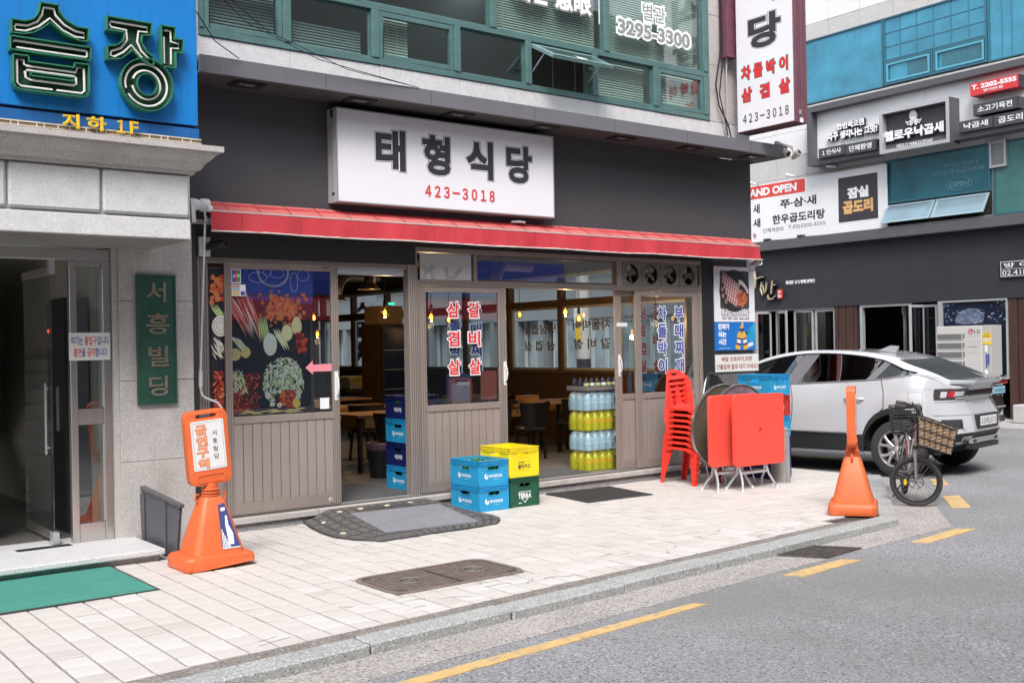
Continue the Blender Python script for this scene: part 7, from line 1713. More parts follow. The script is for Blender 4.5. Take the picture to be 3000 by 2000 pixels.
# ------------------------------------------------------------------ folded tables leaning together
chm = M['chrome']; alt = mat('table_leg', (.60, .60, .62), .3, metal=.6)
def folded_square(label, x0, y0, rz, mleg):
    t = thing('folding_table', label, 'folding table', (x0, y0, 0), rz, 'folded red tables', True); w, z0, z1 = .82, .272, 1.088
    vs, fs = outline([rect_pts(0, w, z0, z1, .045, 5), ellipse(w/2, (z0+z1)/2, .014, .016, 12)], .016)
    mb = MB(); mb._a([(x, -z, y) for x, y, z in vs], fs); o = mb.build('tabletop', M['red_board'], t, bevel=.004, smooth=35)
    vs, fs = outline([rect_pts(.0, w, z0, z1, .045, 5), rect_pts(.012, w-.012, z0+.012, z1-.012, .035, 5)], .034)
    mb = MB(); mb._a([(x, .0345-z, y) for x, y, z in vs], fs); mb.build('edge', M['red_board'], o, bevel=.003, smooth=35)
    mb = MB(); mb._a([(w/2+.020*math.cos(a)*r, -.0165, (z0+z1)/2+.022*math.sin(a)*r) for r in (1, .72) for a in [2*PI*q/16 for q in range(16)]], [(q, (q+1) % 16, 16+(q+1) % 16, 16+q) for q in range(16)]); mb.build('hole_rim', mat('dark_red_edge', (.30, .02, .015), .5), o)
    for (xa, xb, yf, yt) in ((.06, .57, -.085, .0), (.10, .62, .20, .05)):
        p = [(xa-.03, yf, .010), (xa+.005, yf*.75+.01, .09), (xa+.03, yf*.4+.02, .17), (xa+.035, yt+.03, .30), (xa+.035, yt+.04, .75)]
        MB().tube(p, .0145, 8).build('leg', mleg, t, smooth=True); p2 = [(2*((xa+xb)/2)-x, y, z) for x, y, z in p]; p2 = [(x, y, z) for x, y, z in p2]
        MB().tube(p2, .0145, 8).build('leg', mleg, t, smooth=True)
        MB().tube([(xa+.035, yf*.4+.025, .195), (xb-.035, yf*.4+.025, .195)], .011, 8).build('stretcher', mleg, t, smooth=True)
        for q in (p[0], p2[0]): MB().tube([(q[0], q[1], 0), (q[0], q[1]*.99, .03)], .0165, 8).build('foot_cap', M['white_plastic'], t)
    return t
folded_square('folded square red table, the front one with its tabletop facing the street', 9.425, 8.055, math.radians(-3), alt)
folded_square('folded square red table, half hidden behind the front one', 9.215, 8.235, math.radians(-2), alt)
def folded_round(label, cx, cy, rz, surf):
    t = thing('round_table', label, 'folding table', (cx, cy, 0), rz, 'folded round tables', True); r = .50; zc = .70; tl = math.radians(5)
    mb = MB(); mb.M = Matrix.Rotation(tl, 4, 'X'); mb.lathe([(0, -.012), (r-.012, -.012), (r-.012, .012), (0, .012)], (0, 0, zc), 40, 'y'); o = mb.build('tabletop', surf, t, smooth=35)
    mb = MB(); mb.M = Matrix.Rotation(tl, 4, 'X'); mb.lathe([(r-.012, -.022), (r, -.020), (r+.002, 0), (r, .020), (r-.012, .022)], (0, 0, zc), 48, 'y', cap=False); mb.build('rim', M['steel'], o, smooth=True)
    for s in (-1, 1):
        MB().tube([(s*.25, -.10, .01), (s*.22, .0, .3), (s*.20, .02, .95)], .012, 8).build('leg', chm, t, smooth=True); MB().tube([(s*.20, .20, .01), (s*.17, .06, .3), (s*.15, .02, .95)], .012, 8).build('leg', chm, t, smooth=True)
    MB().tube([(-.22, .0, .28), (.22, .0, .28)], .009, 6).build('stretcher', chm, t); MB().tube([(-.20, .03, .62), (.20, .03, .62)], .009, 6).build('stretcher', chm, t)
    return t
marb = mat('table_marbled', (.20, .16, .19), .3, var=.5, scale=9); tan = mat('table_back', (.11, .085, .06), .6, var=.2, scale=5)
folded_round('folded round steel rimmed table, nearest the red chair stack', 9.84, 8.66, math.radians(-2), tan); folded_round('folded round steel rimmed table, just behind the red boards', 9.90, 8.46, math.radians(-2), marb)
# black chair with a chrome rim behind the tables
bc = thing('rim_chair', 'black chair with a bright metal rim behind the round tables', 'chair', (10.42, 9.20, 0))
op = [(10.42+.24*math.cos(a), 9.28-.08*abs(math.cos(a)), .80+.50*math.sin(a)) for a in [PI*k/20 for k in range(21)]]
MB().tube(op, .012, 6).build('back_rim', chm, bc, smooth=True); mb = MB(); mb.grid([[(p[0], p[1], p[2]) for p in op], [(10.42+(p[0]-10.42)*.9, p[1]+.01, .72) for p in op]], flip=True); mb.build('backrest', blk, bc, smooth=True)
MB().box(10.18, 10.66, 8.98, 9.36, .44, .48).build('seat', blk, bc, bevel=.01)
for x in (10.2, 10.64):
    for y in (9.0, 9.34): MB().tube([(x, y, 0), (x, y, .44)], .012, 6).build('leg', chm, bc)
for x in (10.18, 10.66): MB().tube([(x, 9.34, .44), (x, 9.27, .80)], .012, 6).build('back_post', chm, bc)
# ribbed grey post
gp_ = thing('ribbed_post', 'short grey ribbed stump like post beside the folded tables', 'post', (10.47, 8.24, 0)); R_ = []
for z, r in ((0, .122), (.02, .118), (.3, .112), (.60, .110), (.632, .112), (.64, .106)):
    row = []
    for k in range(48):
        a = 2*PI*k/48; q = r*(1 if k % 2 else .955); row.append((10.47+q*math.cos(a), 8.24+q*math.sin(a), z))
    R_.append(row+[row[0]])
MB().grid(R_).poly(R_[-1][:-1]).build('stump', mat('weathered_grey', (.30, .285, .275), .8, var=.25, scale=14, stretch=(1, 1, .12), bump=.3), gp_)
MB().lathe([(.113, .628), (.116, .634), (.113, .642)], (10.47, 8.24, 0), 32, cap=False).build('top_ring', M['alu'], gp_)
# ------------------------------------------------------------------ cars
def interp(tab, u):
    """smooth curve through (u, value) pairs"""
    if u <= tab[0][0]: return tab[0][1]
    if u >= tab[-1][0]: return tab[-1][1]
    for k in range(len(tab)-1):
        if tab[k][0] <= u <= tab[k+1][0]:
            p1, p2 = tab[k], tab[k+1]; p0 = tab[k-1] if k else (2*p1[0]-p2[0], 2*p1[1]-p2[1]); p3 = tab[k+2] if k+2 < len(tab) else (2*p2[0]-p1[0], 2*p2[1]-p1[1])
            h = p2[0]-p1[0]; t = (u-p1[0])/h
            m1 = (p2[1]-p0[1])/(p2[0]-p0[0])*h; m2 = (p3[1]-p1[1])/(p3[0]-p1[0])*h
            d = p2[1]-p1[1]; lim = 3*abs(d); m1 = max(-lim, min(lim, m1)); m2 = max(-lim, min(lim, m2))
            return (2*t**3-3*t**2+1)*p1[1]+(t**3-2*t**2+t)*m1+(-2*t**3+3*t**2)*p2[1]+(t**3-t**2)*m2
black_trim = mat('car_trim', (.022, .023, .026), .45); carglass = glass('car_glass', (.07, .08, .09), 1.5, 1.5, dark=.08); trim_sil = mat('car_silver', (.50, .50, .51), .25, metal=.7)
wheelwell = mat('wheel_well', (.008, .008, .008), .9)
def car(name, label, loc, paint, P, detail=True):
    t = thing(name, label, 'car', loc, P.get('rz', 0), None, True); L = P['L']; R = .45; wc = P['wheels']; zc = .362
    us = sorted(set([0, .02, .05, .09, .14, .2, .27, .35, .43]+[round(wc[0]+R*math.cos(PI*k/14)*1.0, 4) for k in range(15)]+[round(wc[1]+R*math.cos(PI*k/14), 4) for k in range(15)]+[round(wc[0]+.47, 3), round(wc[1]-.47, 3)]+[1.5+.11*k for k in range(17)]+[L-.4, L-.28, L-.18, L-.1, L-.04, L]))
    us = [u for k, u in enumerate(us) if k == 0 or u-us[k-1] > .006]
    setb = [.12, .0, .035, .13, .075, .055, .03, .01, 0]
    def ring(u):
        Wd = interp(P['plan'], u); arch = 0
        for c in wc:
            if abs(u-c) < R: arch = max(arch, zc+math.sqrt(R*R-(u-c)**2))
        zb = max(interp([(0, .42), (.3, .36), (.6, .31), (L-.5, .30), (L, .36)], u), arch)
        z1 = max(.53+.05*(u < .4)*(1-u/.4), arch+.075 if arch > .45 else 0); z2 = max(.80, z1+.035); z4 = interp(P['belt'], u); z3 = max(z4-.17, z2+.04); z3 = min(z3, z4-.02)
        z5 = max(interp(P['rail'], u), z4+.004); z6 = max(interp(P['edge'], u), z5+.008); z8 = z6+(max(interp(P['roof'], u), z6+.004)-z6)*P.get('crown', 1); z7 = z6+(z8-z6)*.80
        tap = interp(P['tumble'], u)
        w5 = Wd-.05-tap; w6 = w5-.10; w = [Wd-.055, Wd-.002, Wd+.004, Wd-.006, Wd-.045, w5, w6, w6*.58, 0]
        if arch > .45: w[0] = Wd-.03
        z = [zb, z1, z2, z3, z4, z5, z6, z7, z8]; out = []
        for j in range(9):
            sh = P['shear']*max(0, min(1, (u-.75)/.6, (L-1.2-u)/.8)) if j >= 5 else 0
            uu_ = u-sh+(setb[j]*(1-u/.6)**2 if u < .6 else 0); out.append(Vector((-w[j], uu_, z[j])))
        return out
    G = [ring(u) for u in us]; n = len(us)
    def col(p): return [p, Vector((-p.x, p.y, p.z))]
    def quads(sel, off=0., sides=(0, 1)):
        mb = MB()
        for side in sides:
            idx = {}
            for i in range(n-1):
                for j in range(8):
                    if not sel(i, j): continue
                    q = []
                    for (a, b) in ((i, j), (i, j+1), (i+1, j+1), (i+1, j)):
                        if (a, b) not in idx:
                            p = G[a][b]; p = Vector((p.x-off*(1 if b < 7 else 0), p.y, p.z+off*(b > 5))); idx[(a, b)] = len(mb.v); mb.v.append(tuple(col(p)[side]))
                        q.append(idx[(a, b)])
                    mb.f.append(tuple(q) if side else tuple(q[::-1]))
        return mb
    mid = lambda i: (us[i]+us[i+1])/2
    gl0, gl1 = P['glass']
    isglass = lambda i, j: j == 4 and gl0 < mid(i) < gl1
    pil = lambda i: any(a < mid(i) < b for a, b in P['pillars'])
    rearw = lambda i, j: j in (6, 7) and P['rearwin'][0] < mid(i) < P['rearwin'][1]
    windw = lambda i, j: j in (6, 7) and P['windscreen'][0] < mid(i) < P['windscreen'][1]
    body = quads(lambda i, j: j >= 1 and not isglass(i, j) and not rearw(i, j) and not windw(i, j))
    # flat nose and tail across the middle
    for i in (0, n-1):
        for j in range(1, 8):
            a, b = G[i][j], G[i][j+1]; q = [tuple(a), (-a.x, a.y, a.z), (-b.x, b.y, b.z), tuple(b)]; body._a(q, [(0, 1, 2, 3) if i == 0 else (3, 2, 1, 0)])
    bo = body.build('body', paint, t, smooth=50)
    clad_ = quads(lambda i, j: j == 0)
    a, b = G[0][0], G[0][1]; clad_._a([tuple(a), (-a.x, a.y, a.z), (-b.x, b.y, b.z), tuple(b)], [(0, 1, 2, 3)]); clad_.build('cladding', black_trim, t, smooth=50)
    # door glass one pane each, dark pillars between
    edges = [gl0]+[x for p in P['pillars'] for x in p]+[gl1]; edges = sorted(edges)
    for a, b in zip(edges[:-1], edges[1:]):
        if b-a < .02: continue
        isp = any(abs(a-p[0]) < 1e-6 for p in P['pillars'])
        for sd_ in (0, 1):
            m_ = quads(lambda i, j: j == 4 and a < mid(i) < b, 0, (sd_,))
            if not m_.v: continue
            m_.build('pillar' if isp else 'side_window', mat('pillar_dark', (.15, .15, .165), .35) if isp else carglass, t, smooth=50)
    quads(rearw).build('rear_window', mat('rear_glass', (.055, .058, .06), .18, spec=.8, var=.2, scale=60), t, smooth=50); quads(windw).build('windscreen', carglass, t, smooth=50)
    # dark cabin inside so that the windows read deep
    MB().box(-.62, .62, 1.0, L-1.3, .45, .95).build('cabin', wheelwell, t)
    for y in (1.25, 2.25): 
        for x in (-.38, .38): MB().box(x-.22, x+.22, y, y+.12, .95, 1.32).build('seat_back', mat('car_seat', (.04, .04, .045), .7), t, bevel=.03)
    # chrome or paint line round the side windows
    def line(js, i0, i1, r_, m_, nm, off=.004):
        for side in (0, 1):
            pts = [col(Vector((G[i][js].x-off, G[i][js].y, G[i][js].z)))[side] for i in range(i0, i1+1)]; MB().tube(pts, r_, 5).build(nm, m_, t, smooth=True)
    ig = [i for i in range(n-1) if gl0 < mid(i) < gl1]
    line(4, ig[0], ig[-1]+1, .008, P.get('beltm', trim_sil), 'window_trim'); line(5, ig[0], ig[-1]+1, .008, black_trim, 'window_trim')
    # door seams
    for u in P['seams']:
        i = min(range(n), key=lambda k: abs(us[k]-u)); 
        for side in (0, 1):
            pts = [G[i][j] for j in range(1, 5)]; pts = [col(Vector((p.x-.001, p.y+P.get('seambend', .05)*math.sin(PI*k/3.0)*(-1), p.z)))[side] for k, p in enumerate(pts)]; MB().tube(pts, .006, 4).build('door_seam', black_trim, t)
    # wheels
    tyre_r = .36
    for u in wc:
        for s in (-1, 1):
            xo = s*(interp(P['plan'], u)-.012); xi = xo-s*.22
            wl = MB().lathe([(.225, xi), (.31, xi), (.345, xi+s*.02), (tyre_r, xi+s*.05), (tyre_r, xo-s*.05), (.345, xo-s*.015), (.30, xo), (.235, xo-s*.004), (.225, xo-s*.02)], (0, u, zc), 40, 'x', cap=False).build('wheel', M['tyre'], t, smooth=40)
            MB().lathe([(.238, xo-s*.004), (.232, xo+s*.002), (.222, xo-s*.012), (.222, xo-s*.10)], (0, u, zc), 40, 'x', cap=False).build('rim', P['rim'], wl, smooth=40)
            MB().lathe([(0, xo-s*.10), (.222, xo-s*.10)], (0, u, zc), 24, 'x').build('rim_back', wheelwell, wl)
            MB().lathe([(.0, xo-s*.085), (.15, xo-s*.085), (.15, xo-s*.09)], (0, u, zc), 24, 'x').build('brake_disc', trim_sil, wl)
            for k in range(5):
                a0 = 2*PI*k/5+.5
                for da in (-.20, .20):
                    mb = MB(); xx = xo-s*.012
                    for (r1, a1, r2, a2, w_) in ((.05, a0+da*.5, .135, a0+da*.9, .036), (.13, a0+da*.9, .225, a0+da*1.45, .034)):
                        mb.bar((xx, u+r1*math.cos(a1), zc+r1*math.sin(a1)), (xx, u+r2*math.cos(a2), zc+r2*math.sin(a2)), w_, .028, up=(1, 0, 0))
                    mb.build('spoke', P['rim'], wl, bevel=.004)
            MB().lathe([(0, xo+s*.004), (.03, xo+s*.003), (.052, xo-s*.01), (.055, xo-s*.04)], (0, u, zc), 20, 'x', cap=False).build('hub_cap', P['rim'], wl, smooth=True)
            for k in range(5):
                a = 2*PI*k/5+.2; MB().lathe([(.0, xo-s*.002), (.011, xo-s*.003), (.011, xo-s*.02)], (0, u+.057*math.cos(a), zc+.057*math.sin(a)), 8, 'x').build('wheel_nut', black_trim, wl)
            rows = []
            for q in (xo-s*.03, xi-s*.1): rows.append([(q, u+(R-.004)*math.cos(a), zc+(R-.004)*math.sin(a)) for a in [PI*k/16 for k in range(17)]])
            MB().grid(rows).build('wheel_arch', wheelwell, t, smooth=True)
    MB().box(-.80, .80, .3, L-.3, .30, .42).build('underbody', wheelwell, t)
    # door mirrors, handles
    for s in (-1, 1):
        mb = MB(); mb.lathe([(0, -.12), (.07, -.11), (.10, 0), (.08, .08), (0, .10)], (s*(interp(P['plan'], 3.3)+(.12 if s > 0 else .0)), 3.12, interp(P['belt'], 3.1)+.06), 12, 'x'); mb.build('door_mirror', paint, t, smooth=True)
        MB().bar((s*(interp(P['plan'], 3.3)-.05), 3.15, interp(P['belt'], 3.1)), (s*(interp(P['plan'], 3.3)+.06), 3.12, interp(P['belt'], 3.1)+.04), .04).build('mirror_arm', black_trim, t)
        for (y0, y1) in P['handles']:
            x = s*(interp(P['plan'], y0)+.018); MB().tube([(x-s*.018, y0, .99), (x+s*.012, y0+.03, .993), (x+s*.014, (y0+y1)/2, .995), (x+s*.012, y1-.03, .993), (x-s*.018, y1, .99)], .014, 8).build('door_handle', paint, t, smooth=True)
            MB().lathe([(0, x-s*.016), (.05, x-s*.0155)], (0, (y0+y1)/2+.05, .985), 16, 'x').build('handle_recess', mat('recess_grey', (.16, .16, .17), .5), t)
    return t, G, us, quads, col
wp = mat('pearl_white', (.62, .625, .66), .14, metal=.2, coat=.9, spec=.6)
PW = dict(L=4.72, wheels=(.885, 3.72), plan=[(0, .42), (.04, .57), (.11, .70), (.24, .815), (.45, .897), (.75, .942), (1.1, .95), (2.2, .948), (3.4, .94), (4.0, .90), (4.4, .78), (4.72, .52)],
  belt=[(0, 1.13), (.2, 1.17), (.45, 1.245), (.65, 1.295), (.8, 1.282), (1.07, 1.245), (1.75, 1.20), (2.56, 1.158), (3.5, 1.11), (4.2, .98), (4.72, .82)],
  rail=[(0, 1.14), (.25, 1.19), (.5, 1.262), (.67, 1.312), (.85, 1.352), (1.25, 1.462), (1.7, 1.538), (2.12, 1.572), (2.5, 1.568), (2.9, 1.50), (3.3, 1.33), (3.65, 1.14), (4.2, 1.0), (4.72, .84)],
  edge=[(0, 1.175), (.25, 1.215), (.5, 1.30), (.7, 1.375), (.95, 1.455), (1.25, 1.525), (1.7, 1.588), (2.12, 1.618), (2.5, 1.615), (2.9, 1.56), (3.3, 1.39), (3.65, 1.16), (4.2, 1.02), (4.72, .86)],
  roof=[(0, 1.205), (.12, 1.225), (.3, 1.25), (.6, 1.385), (.95, 1.515), (1.3, 1.585), (1.7, 1.630), (2.1, 1.645), (2.5, 1.635), (2.9, 1.58), (3.3, 1.42), (3.65, 1.19), (4.2, 1.06), (4.72, .88)],
  tumble=[(0, .02), (.25, .12), (.6, .19), (1.2, .21), (2.0, .20), (3.0, .18), (3.6, .08), (4.2, .05)], crown=-.15, shear=.24, glass=(.70, 3.6), pillars=[(1.13, 1.27), (2.24, 2.44)], rearwin=(.16, 1.06), windscreen=(2.95, 3.7), seams=(1.05, 2.36, 3.5), handles=((1.30, 1.56), (2.48, 2.74)),
  rim=mat('alloy_wheel', (.56, .54, .54), .28, metal=.7))
CX, CYR = 13.15, 7.08; PW['rz'] = math.radians(8)
pull = lambda u: u if u < .12 else u-.1*min(1, (u-.12)/.3)      # short rear overhang
for k_ in ('belt', 'rail', 'edge', 'roof', 'tumble'): PW[k_] = [(pull(u), v) for u, v in PW[k_]]
PW.update(L=4.62, wheels=(.785, 3.62), glass=(.60, 3.5), pillars=[(1.03, 1.17), (2.14, 2.34)], rearwin=(.13, .96), windscreen=(2.85, 3.6), seams=(.95, 2.26, 3.4), handles=((1.20, 1.46), (2.38, 2.64)))
PW['plan'] = [(0, .42), (.04, .57), (.11, .70), (.22, .815), (.40, .897), (.68, .942)]+[(u-.1, v) for u, v in PW['plan'][6:]]
wc_, G, us, quads, col = car('parked_car', 'silver white coupe style crossover car parked with its rear to the corner', (CX, CYR, ROAD), wp, PW)
# rear fittings of the white car, set on its surface
def tailpatch(nm, m, u0, u1, z0, z1, off, parent=wc_, both=True):
    """panel that follows the rounded rear corner between two heights"""
    obs = []
    for side in ((0, 1) if both else (0,)):
        mb = MB(); rows = []
        for z in (z0, (z0+z1)/2, z1):
            r = []
            for k in range(13):
                u = u0+(u1-u0)*k/12
                # interpolate the section at u
                i = max(0, min(len(us)-2, max(q for q in range(len(us)) if us[q] <= u))); f = (u-us[i])/(us[i+1]-us[i]); sec = [G[i][j].lerp(G[i+1][j], f) for j in range(9)]
                j = max([q for q in range(0, 7) if sec[q].z <= z] or [0]); g = (z-sec[j].z)/max(1e-6, sec[j+1].z-sec[j].z); p = sec[j].lerp(sec[j+1], min(1, max(0, g)))
                i2 = min(i+1, len(us)-2); tan = (G[i2+1][j]-G[i2-1 if i2 else 0][j]); nr = Vector((-abs(tan.y), -abs(tan.x) if tan.x < 0 else abs(tan.x), 0)).normalized() if tan.length > 0 else Vector((-1, 0, 0))
                nr = Vector((-abs(tan.y), tan.x, 0)).normalized() if tan.x < 0 else Vector((-abs(tan.y), tan.x, 0)).normalized()
                p = p+Vector((-abs(nr.x), -abs(nr.y), 0))*off; r.append(tuple(col(p)[side]))
            rows.append(r)
        mb.grid(rows, flip=(side == 1)); obs.append(mb.build(nm, m, parent, smooth=True))
    return obs
lampm = mat('lamp_smoke', (.05, .045, .05), .12, spec=.8); lampr = mat('lamp_red', (.50, .02, .035), .2, spec=.7); lampc = mat('lamp_clear', (.55, .55, .56), .15, spec=.8)
for o in tailpatch('tail_light', lampm, .0, .30, .985, 1.12, .004): pass
tailpatch('lamp_red', lampr, .08, .14, 1.02, 1.095, .008); tailpatch('lamp_clear', lampc, .155, .22, 1.015, 1.09, .008); tailpatch('lamp_clear', lampc, .0, .07, .995, 1.012, .009); tailpatch('lamp_clear', lampc, .02, .09, 1.03, 1.085, .008)
tailpatch('lamp_line', trim_sil, .0, .29, 1.118, 1.128, .006)
tailpatch('bumper_vent', black_trim, .06, .24, .63, .745, .005)
for k in range(4): tailpatch('vent_slat', mat('vent_grey', (.10, .10, .11), .4), .075, .225, .648+.024*k, .656+.024*k, .009)
tailpatch('vent_rim', wp, .045, .06, .62, .755, .012)
tailpatch('reflector', lampr, .12, .26, .475, .515, .006); tailpatch('skid_trim', trim_sil, .0, .06, .47, .53, .012); tailpatch('exhaust_trim', trim_sil, -.0, .10, .43, .46, .014)
y_ = G[0][3].y
def rearbox(nm, m, x0, x1, z0, z1, y0, y1, par=wc_): return MB().box(x0, x1, y0, y1, z0, z1).build(nm, m, par, bevel=.004)
rearbox('tail_light', lampm, -.42, .42, 1.03, 1.115, .086, .13); rearbox('light_bar', trim_sil, -.42, .42, 1.015, 1.028, .078, .14)
rearbox('plate_recess', black_trim, -.34, .34, .62, .79, -.012, .05); pz = rearbox('number_plate', M['white_plastic'], -.27, .27, .645, .765, -.020, -.0125)
mb = MB(); fx(mb, '１２９허１６７３', -.24, .24, .665, .745, -.0201, depth=.001, bold=.02); mb.build('lettering', M['ink'], pz)
rearbox('skid_plate', trim_sil, -.42, .42, .43, .50, .028, .08); rearbox('rear_diffuser', black_trim, -.42, .42, .36, .419, .02, .12)
rearbox('exhaust_outlet', M['ink'], -.40, -.30, .445, .48, .0245, .0275); rearbox('exhaust_outlet', M['ink'], .30, .40, .445, .48, .0245, .0275)
mb = MB(); fx(mb, 'ARKANA', -.25, .25, .90, .935, .118, depth=.012, bold=.04); mb.build('tail_lettering', trim_sil, wc_)
mb = MB(); mb.hexa([(-.42, .0, 1.165), (.42, .0, 1.165), (.70, .19, 1.18), (-.70, .19, 1.18), (-.42, -.03, 1.212), (.42, -.03, 1.212), (.70, .18, 1.232), (-.70, .18, 1.232)]); mb.build('spoiler_lip', wp, wc_, bevel=.006)
mb = MB(); mb.hexa([(-.03, 1.18, 1.56), (.03, 1.18, 1.56), (.03, 1.42, 1.60), (-.03, 1.42, 1.60), (-.012, 1.14, 1.655), (.012, 1.14, 1.655), (.012, 1.26, 1.665), (-.012, 1.26, 1.665)]); mb.build('shark_fin', mat('fin_grey', (.30, .31, .33), .3), wc_)
for s in (-1, 1): MB().tube([(s*.953, 1.30, .545), (s*.956, 2.0, .548), (s*.95, 3.2, .545)], .012, 6).build('sill_strip', trim_sil, wc_, smooth=True)
# crease drawn as a strip with its shade in the colour; fuel door outline
tailpatch('crease', mat('crease_shadow', (.40, .40, .43), .25, metal=.2), .30, .62, 1.118, 1.124, .003)
for (u0, u1, z0, z1) in ((.44, .62, 1.085, 1.088), (.44, .62, .925, .928), (.44, .443, .928, 1.085), (.617, .62, .928, 1.085)): tailpatch('fuel_door_line', black_trim, u0, u1, z0, z1, .003, both=False)
tailpatch('bumper_line', black_trim, .0, .30, .958, .962, .004); tailpatch('bumper_line', black_trim, .0, .33, .795, .799, .004)
# black car parked farther on, seen behind
bpaint = mat('black_car_paint', (.012, .012, .014), .08, coat=1., spec=.6)
PB = dict(PW); PB.update(L=4.70, plan=[(0, .66), (.08, .76), (.2, .84), (.4, .89), (.7, .92), (2.2, .925), (3.4, .915), (4.0, .88), (4.4, .78), (4.7, .5)],
  belt=[(0, 1.06), (.3, 1.08), (.7, 1.06), (1.5, 1.0), (2.6, .96), (3.5, .94), (4.2, .86), (4.7, .72)], rail=[(0, 1.07), (.4, 1.12), (.8, 1.24), (1.3, 1.40), (1.9, 1.48), (2.4, 1.48), (2.9, 1.37), (3.4, 1.06), (4.2, .88), (4.7, .74)],
  edge=[(0, 1.09), (.3, 1.14), (.7, 1.29), (1.2, 1.44), (1.9, 1.53), (2.4, 1.53), (2.9, 1.42), (3.4, 1.1), (4.2, .9), (4.7, .76)], roof=[(0, 1.115), (.3, 1.17), (.7, 1.335), (1.2, 1.49), (1.9, 1.58), (2.4, 1.575), (2.9, 1.46), (3.4, 1.13), (4.2, .93), (4.7, .78)],
  tumble=[(0, .02), (.4, .05), (1.2, .17), (2.2, .20), (3.2, .15), (3.7, .06)], shear=.1, glass=(.9, 3.4), pillars=[(2.2, 2.32)], rearwin=(.34, 1.7), windscreen=(2.6, 3.4), seams=(1.1, 2.26, 3.4), handles=((1.3, 1.5), (2.45, 2.65)), beltm=black_trim, rim=mat('dark_alloy', (.12, .12, .13), .3, metal=.6))
bcar, *_r = car('parked_car', 'glossy black car with a pale blue number plate half hidden by the white car', (16.70, 8.95, ROAD), bpaint, PB)
pz = MB().box(.10, .62, -.026, -.018, .835, .945).build('number_plate', mat('plate_blue', (.30, .62, .78), .4), bcar)
MB().box(.08, .64, -.0175, .06, .82, .96).build('plate_recess', black_trim, bcar)
mb = MB(); fx(mb, '14소8225', .15, .60, .855, .925, -.0261, depth=.001, bold=.02); mb.build('lettering', M['ink'], pz)
mb = MB(); fx(mb, 'T E S L A', .29, .45, .795, .815, -.002, depth=.012, bold=.02); mb.build('tail_lettering', trim_sil, bcar)
mb = MB(); mb.hexa([(-.80, -.05, 1.095), (.80, -.05, 1.095), (.80, .20, 1.11), (-.80, .20, 1.11), (-.80, -.06, 1.108), (.80, -.06, 1.108), (.80, .22, 1.13), (-.80, .22, 1.13)]); mb.build('spoiler', bpaint, bcar, bevel=.004)
for s in (-1, 1): MB().box(min(s*.46, s*.86), max(s*.46, s*.86), .01, .12, .98, 1.04).build('tail_light', lampr, bcar, bevel=.01)
MB().box(-.7, .7, .0, .1, .36, .46).build('rear_diffuser', black_trim, bcar, bevel=.02); MB().box(-.66, .66, -.02, .05, .60, .625).build('bumper_line', trim_sil, bcar)

# ------------------------------------------------------------------ bicycle standing on the road edge, front wheel turned
BW, BA = Vector((.52, -.854, 0)), Vector((.854, .52, 0)); BO = Vector((10.196, 6.277, ROAD))
bk = thing('bicycle', 'small wheeled bicycle with a wicker front basket and black rear basket at the kerb', 'bicycle', tuple(BO))
def bp_(w, a, z): return BO+BW*w+BA*a+Vector((0, 0, z))
def wheel(c, d, ax, r, nm_m):
    """tyre, rim, spokes and hub; d lies in the wheel plane, ax along the axle"""
    def P(t, rad, off=0): return c+d*(rad*math.cos(t))+Vector((0, 0, rad*math.sin(t)))+ax*off
    w = MB().tube([P(2*PI*k/40, r-.022) for k in range(40)], .023, 8, True).build('wheel', M['tyre'], bk, smooth=True)
    MB().tube([P(2*PI*k/36, r-.052) for k in range(36)], .010, 6, True).build('rim', mat('rim_black', (.04, .04, .042), .35, metal=.4), w, smooth=True)
    for k in range(28):
        t = 2*PI*k/28; s = 1 if k % 2 else -1; MB().tube([P(t+s*.25*(1 if k % 4 < 2 else -1), .022, .022*s), P(t, r-.055)], .0016, 4).build('spoke', chm, w)
    mb = MB(); mb.tube([c-ax*.05, c+ax*.05], .016, 8); mb.build('hub', black_trim, w)
    return w
r_ = .262; fc = bp_(0, 0, r_); rc = bp_(-.13, .97, r_); BD = (BA*.97-BW*.13).normalized(); BN = Vector((BD.y, -BD.x, 0))
fwl = wheel(fc, BW, BA, r_, None); wheel(rc, BD, BN, r_, None)
# brake disc and yellow reflector on the front wheel
mb = MB(); mb.tube([fc+BW*(.07*math.cos(t))+Vector((0, 0, .07*math.sin(t)))-BA*.035 for t in [2*PI*k/24 for k in range(24)]], .006, 5, True)
for k in range(6): t = 2*PI*k/6; mb.tube([fc-BA*.035, fc+BW*(.068*math.cos(t))+Vector((0, 0, .068*math.sin(t)))-BA*.035], .004, 4)
mb.build('brake_disc', mat('disc_steel', (.2, .2, .2), .3, metal=.8), fwl)
rfm = mat('reflector_yellow', (.85, .52, .01), .3)
mb = MB(); c = fc-BW*.105+Vector((0, 0, -.005))-BA*.012; pts = [c+BW*(.016*math.cos(t))+Vector((0, 0, .035*math.sin(t))) for t in [2*PI*k/14 for k in range(14)]]; mb.prism([tuple(p) for p in pts], tuple(BA*.012)); mb.build('reflector', rfm, fwl)
silver = mat('fork_silver', (.50, .49, .50), .2, metal=.9)
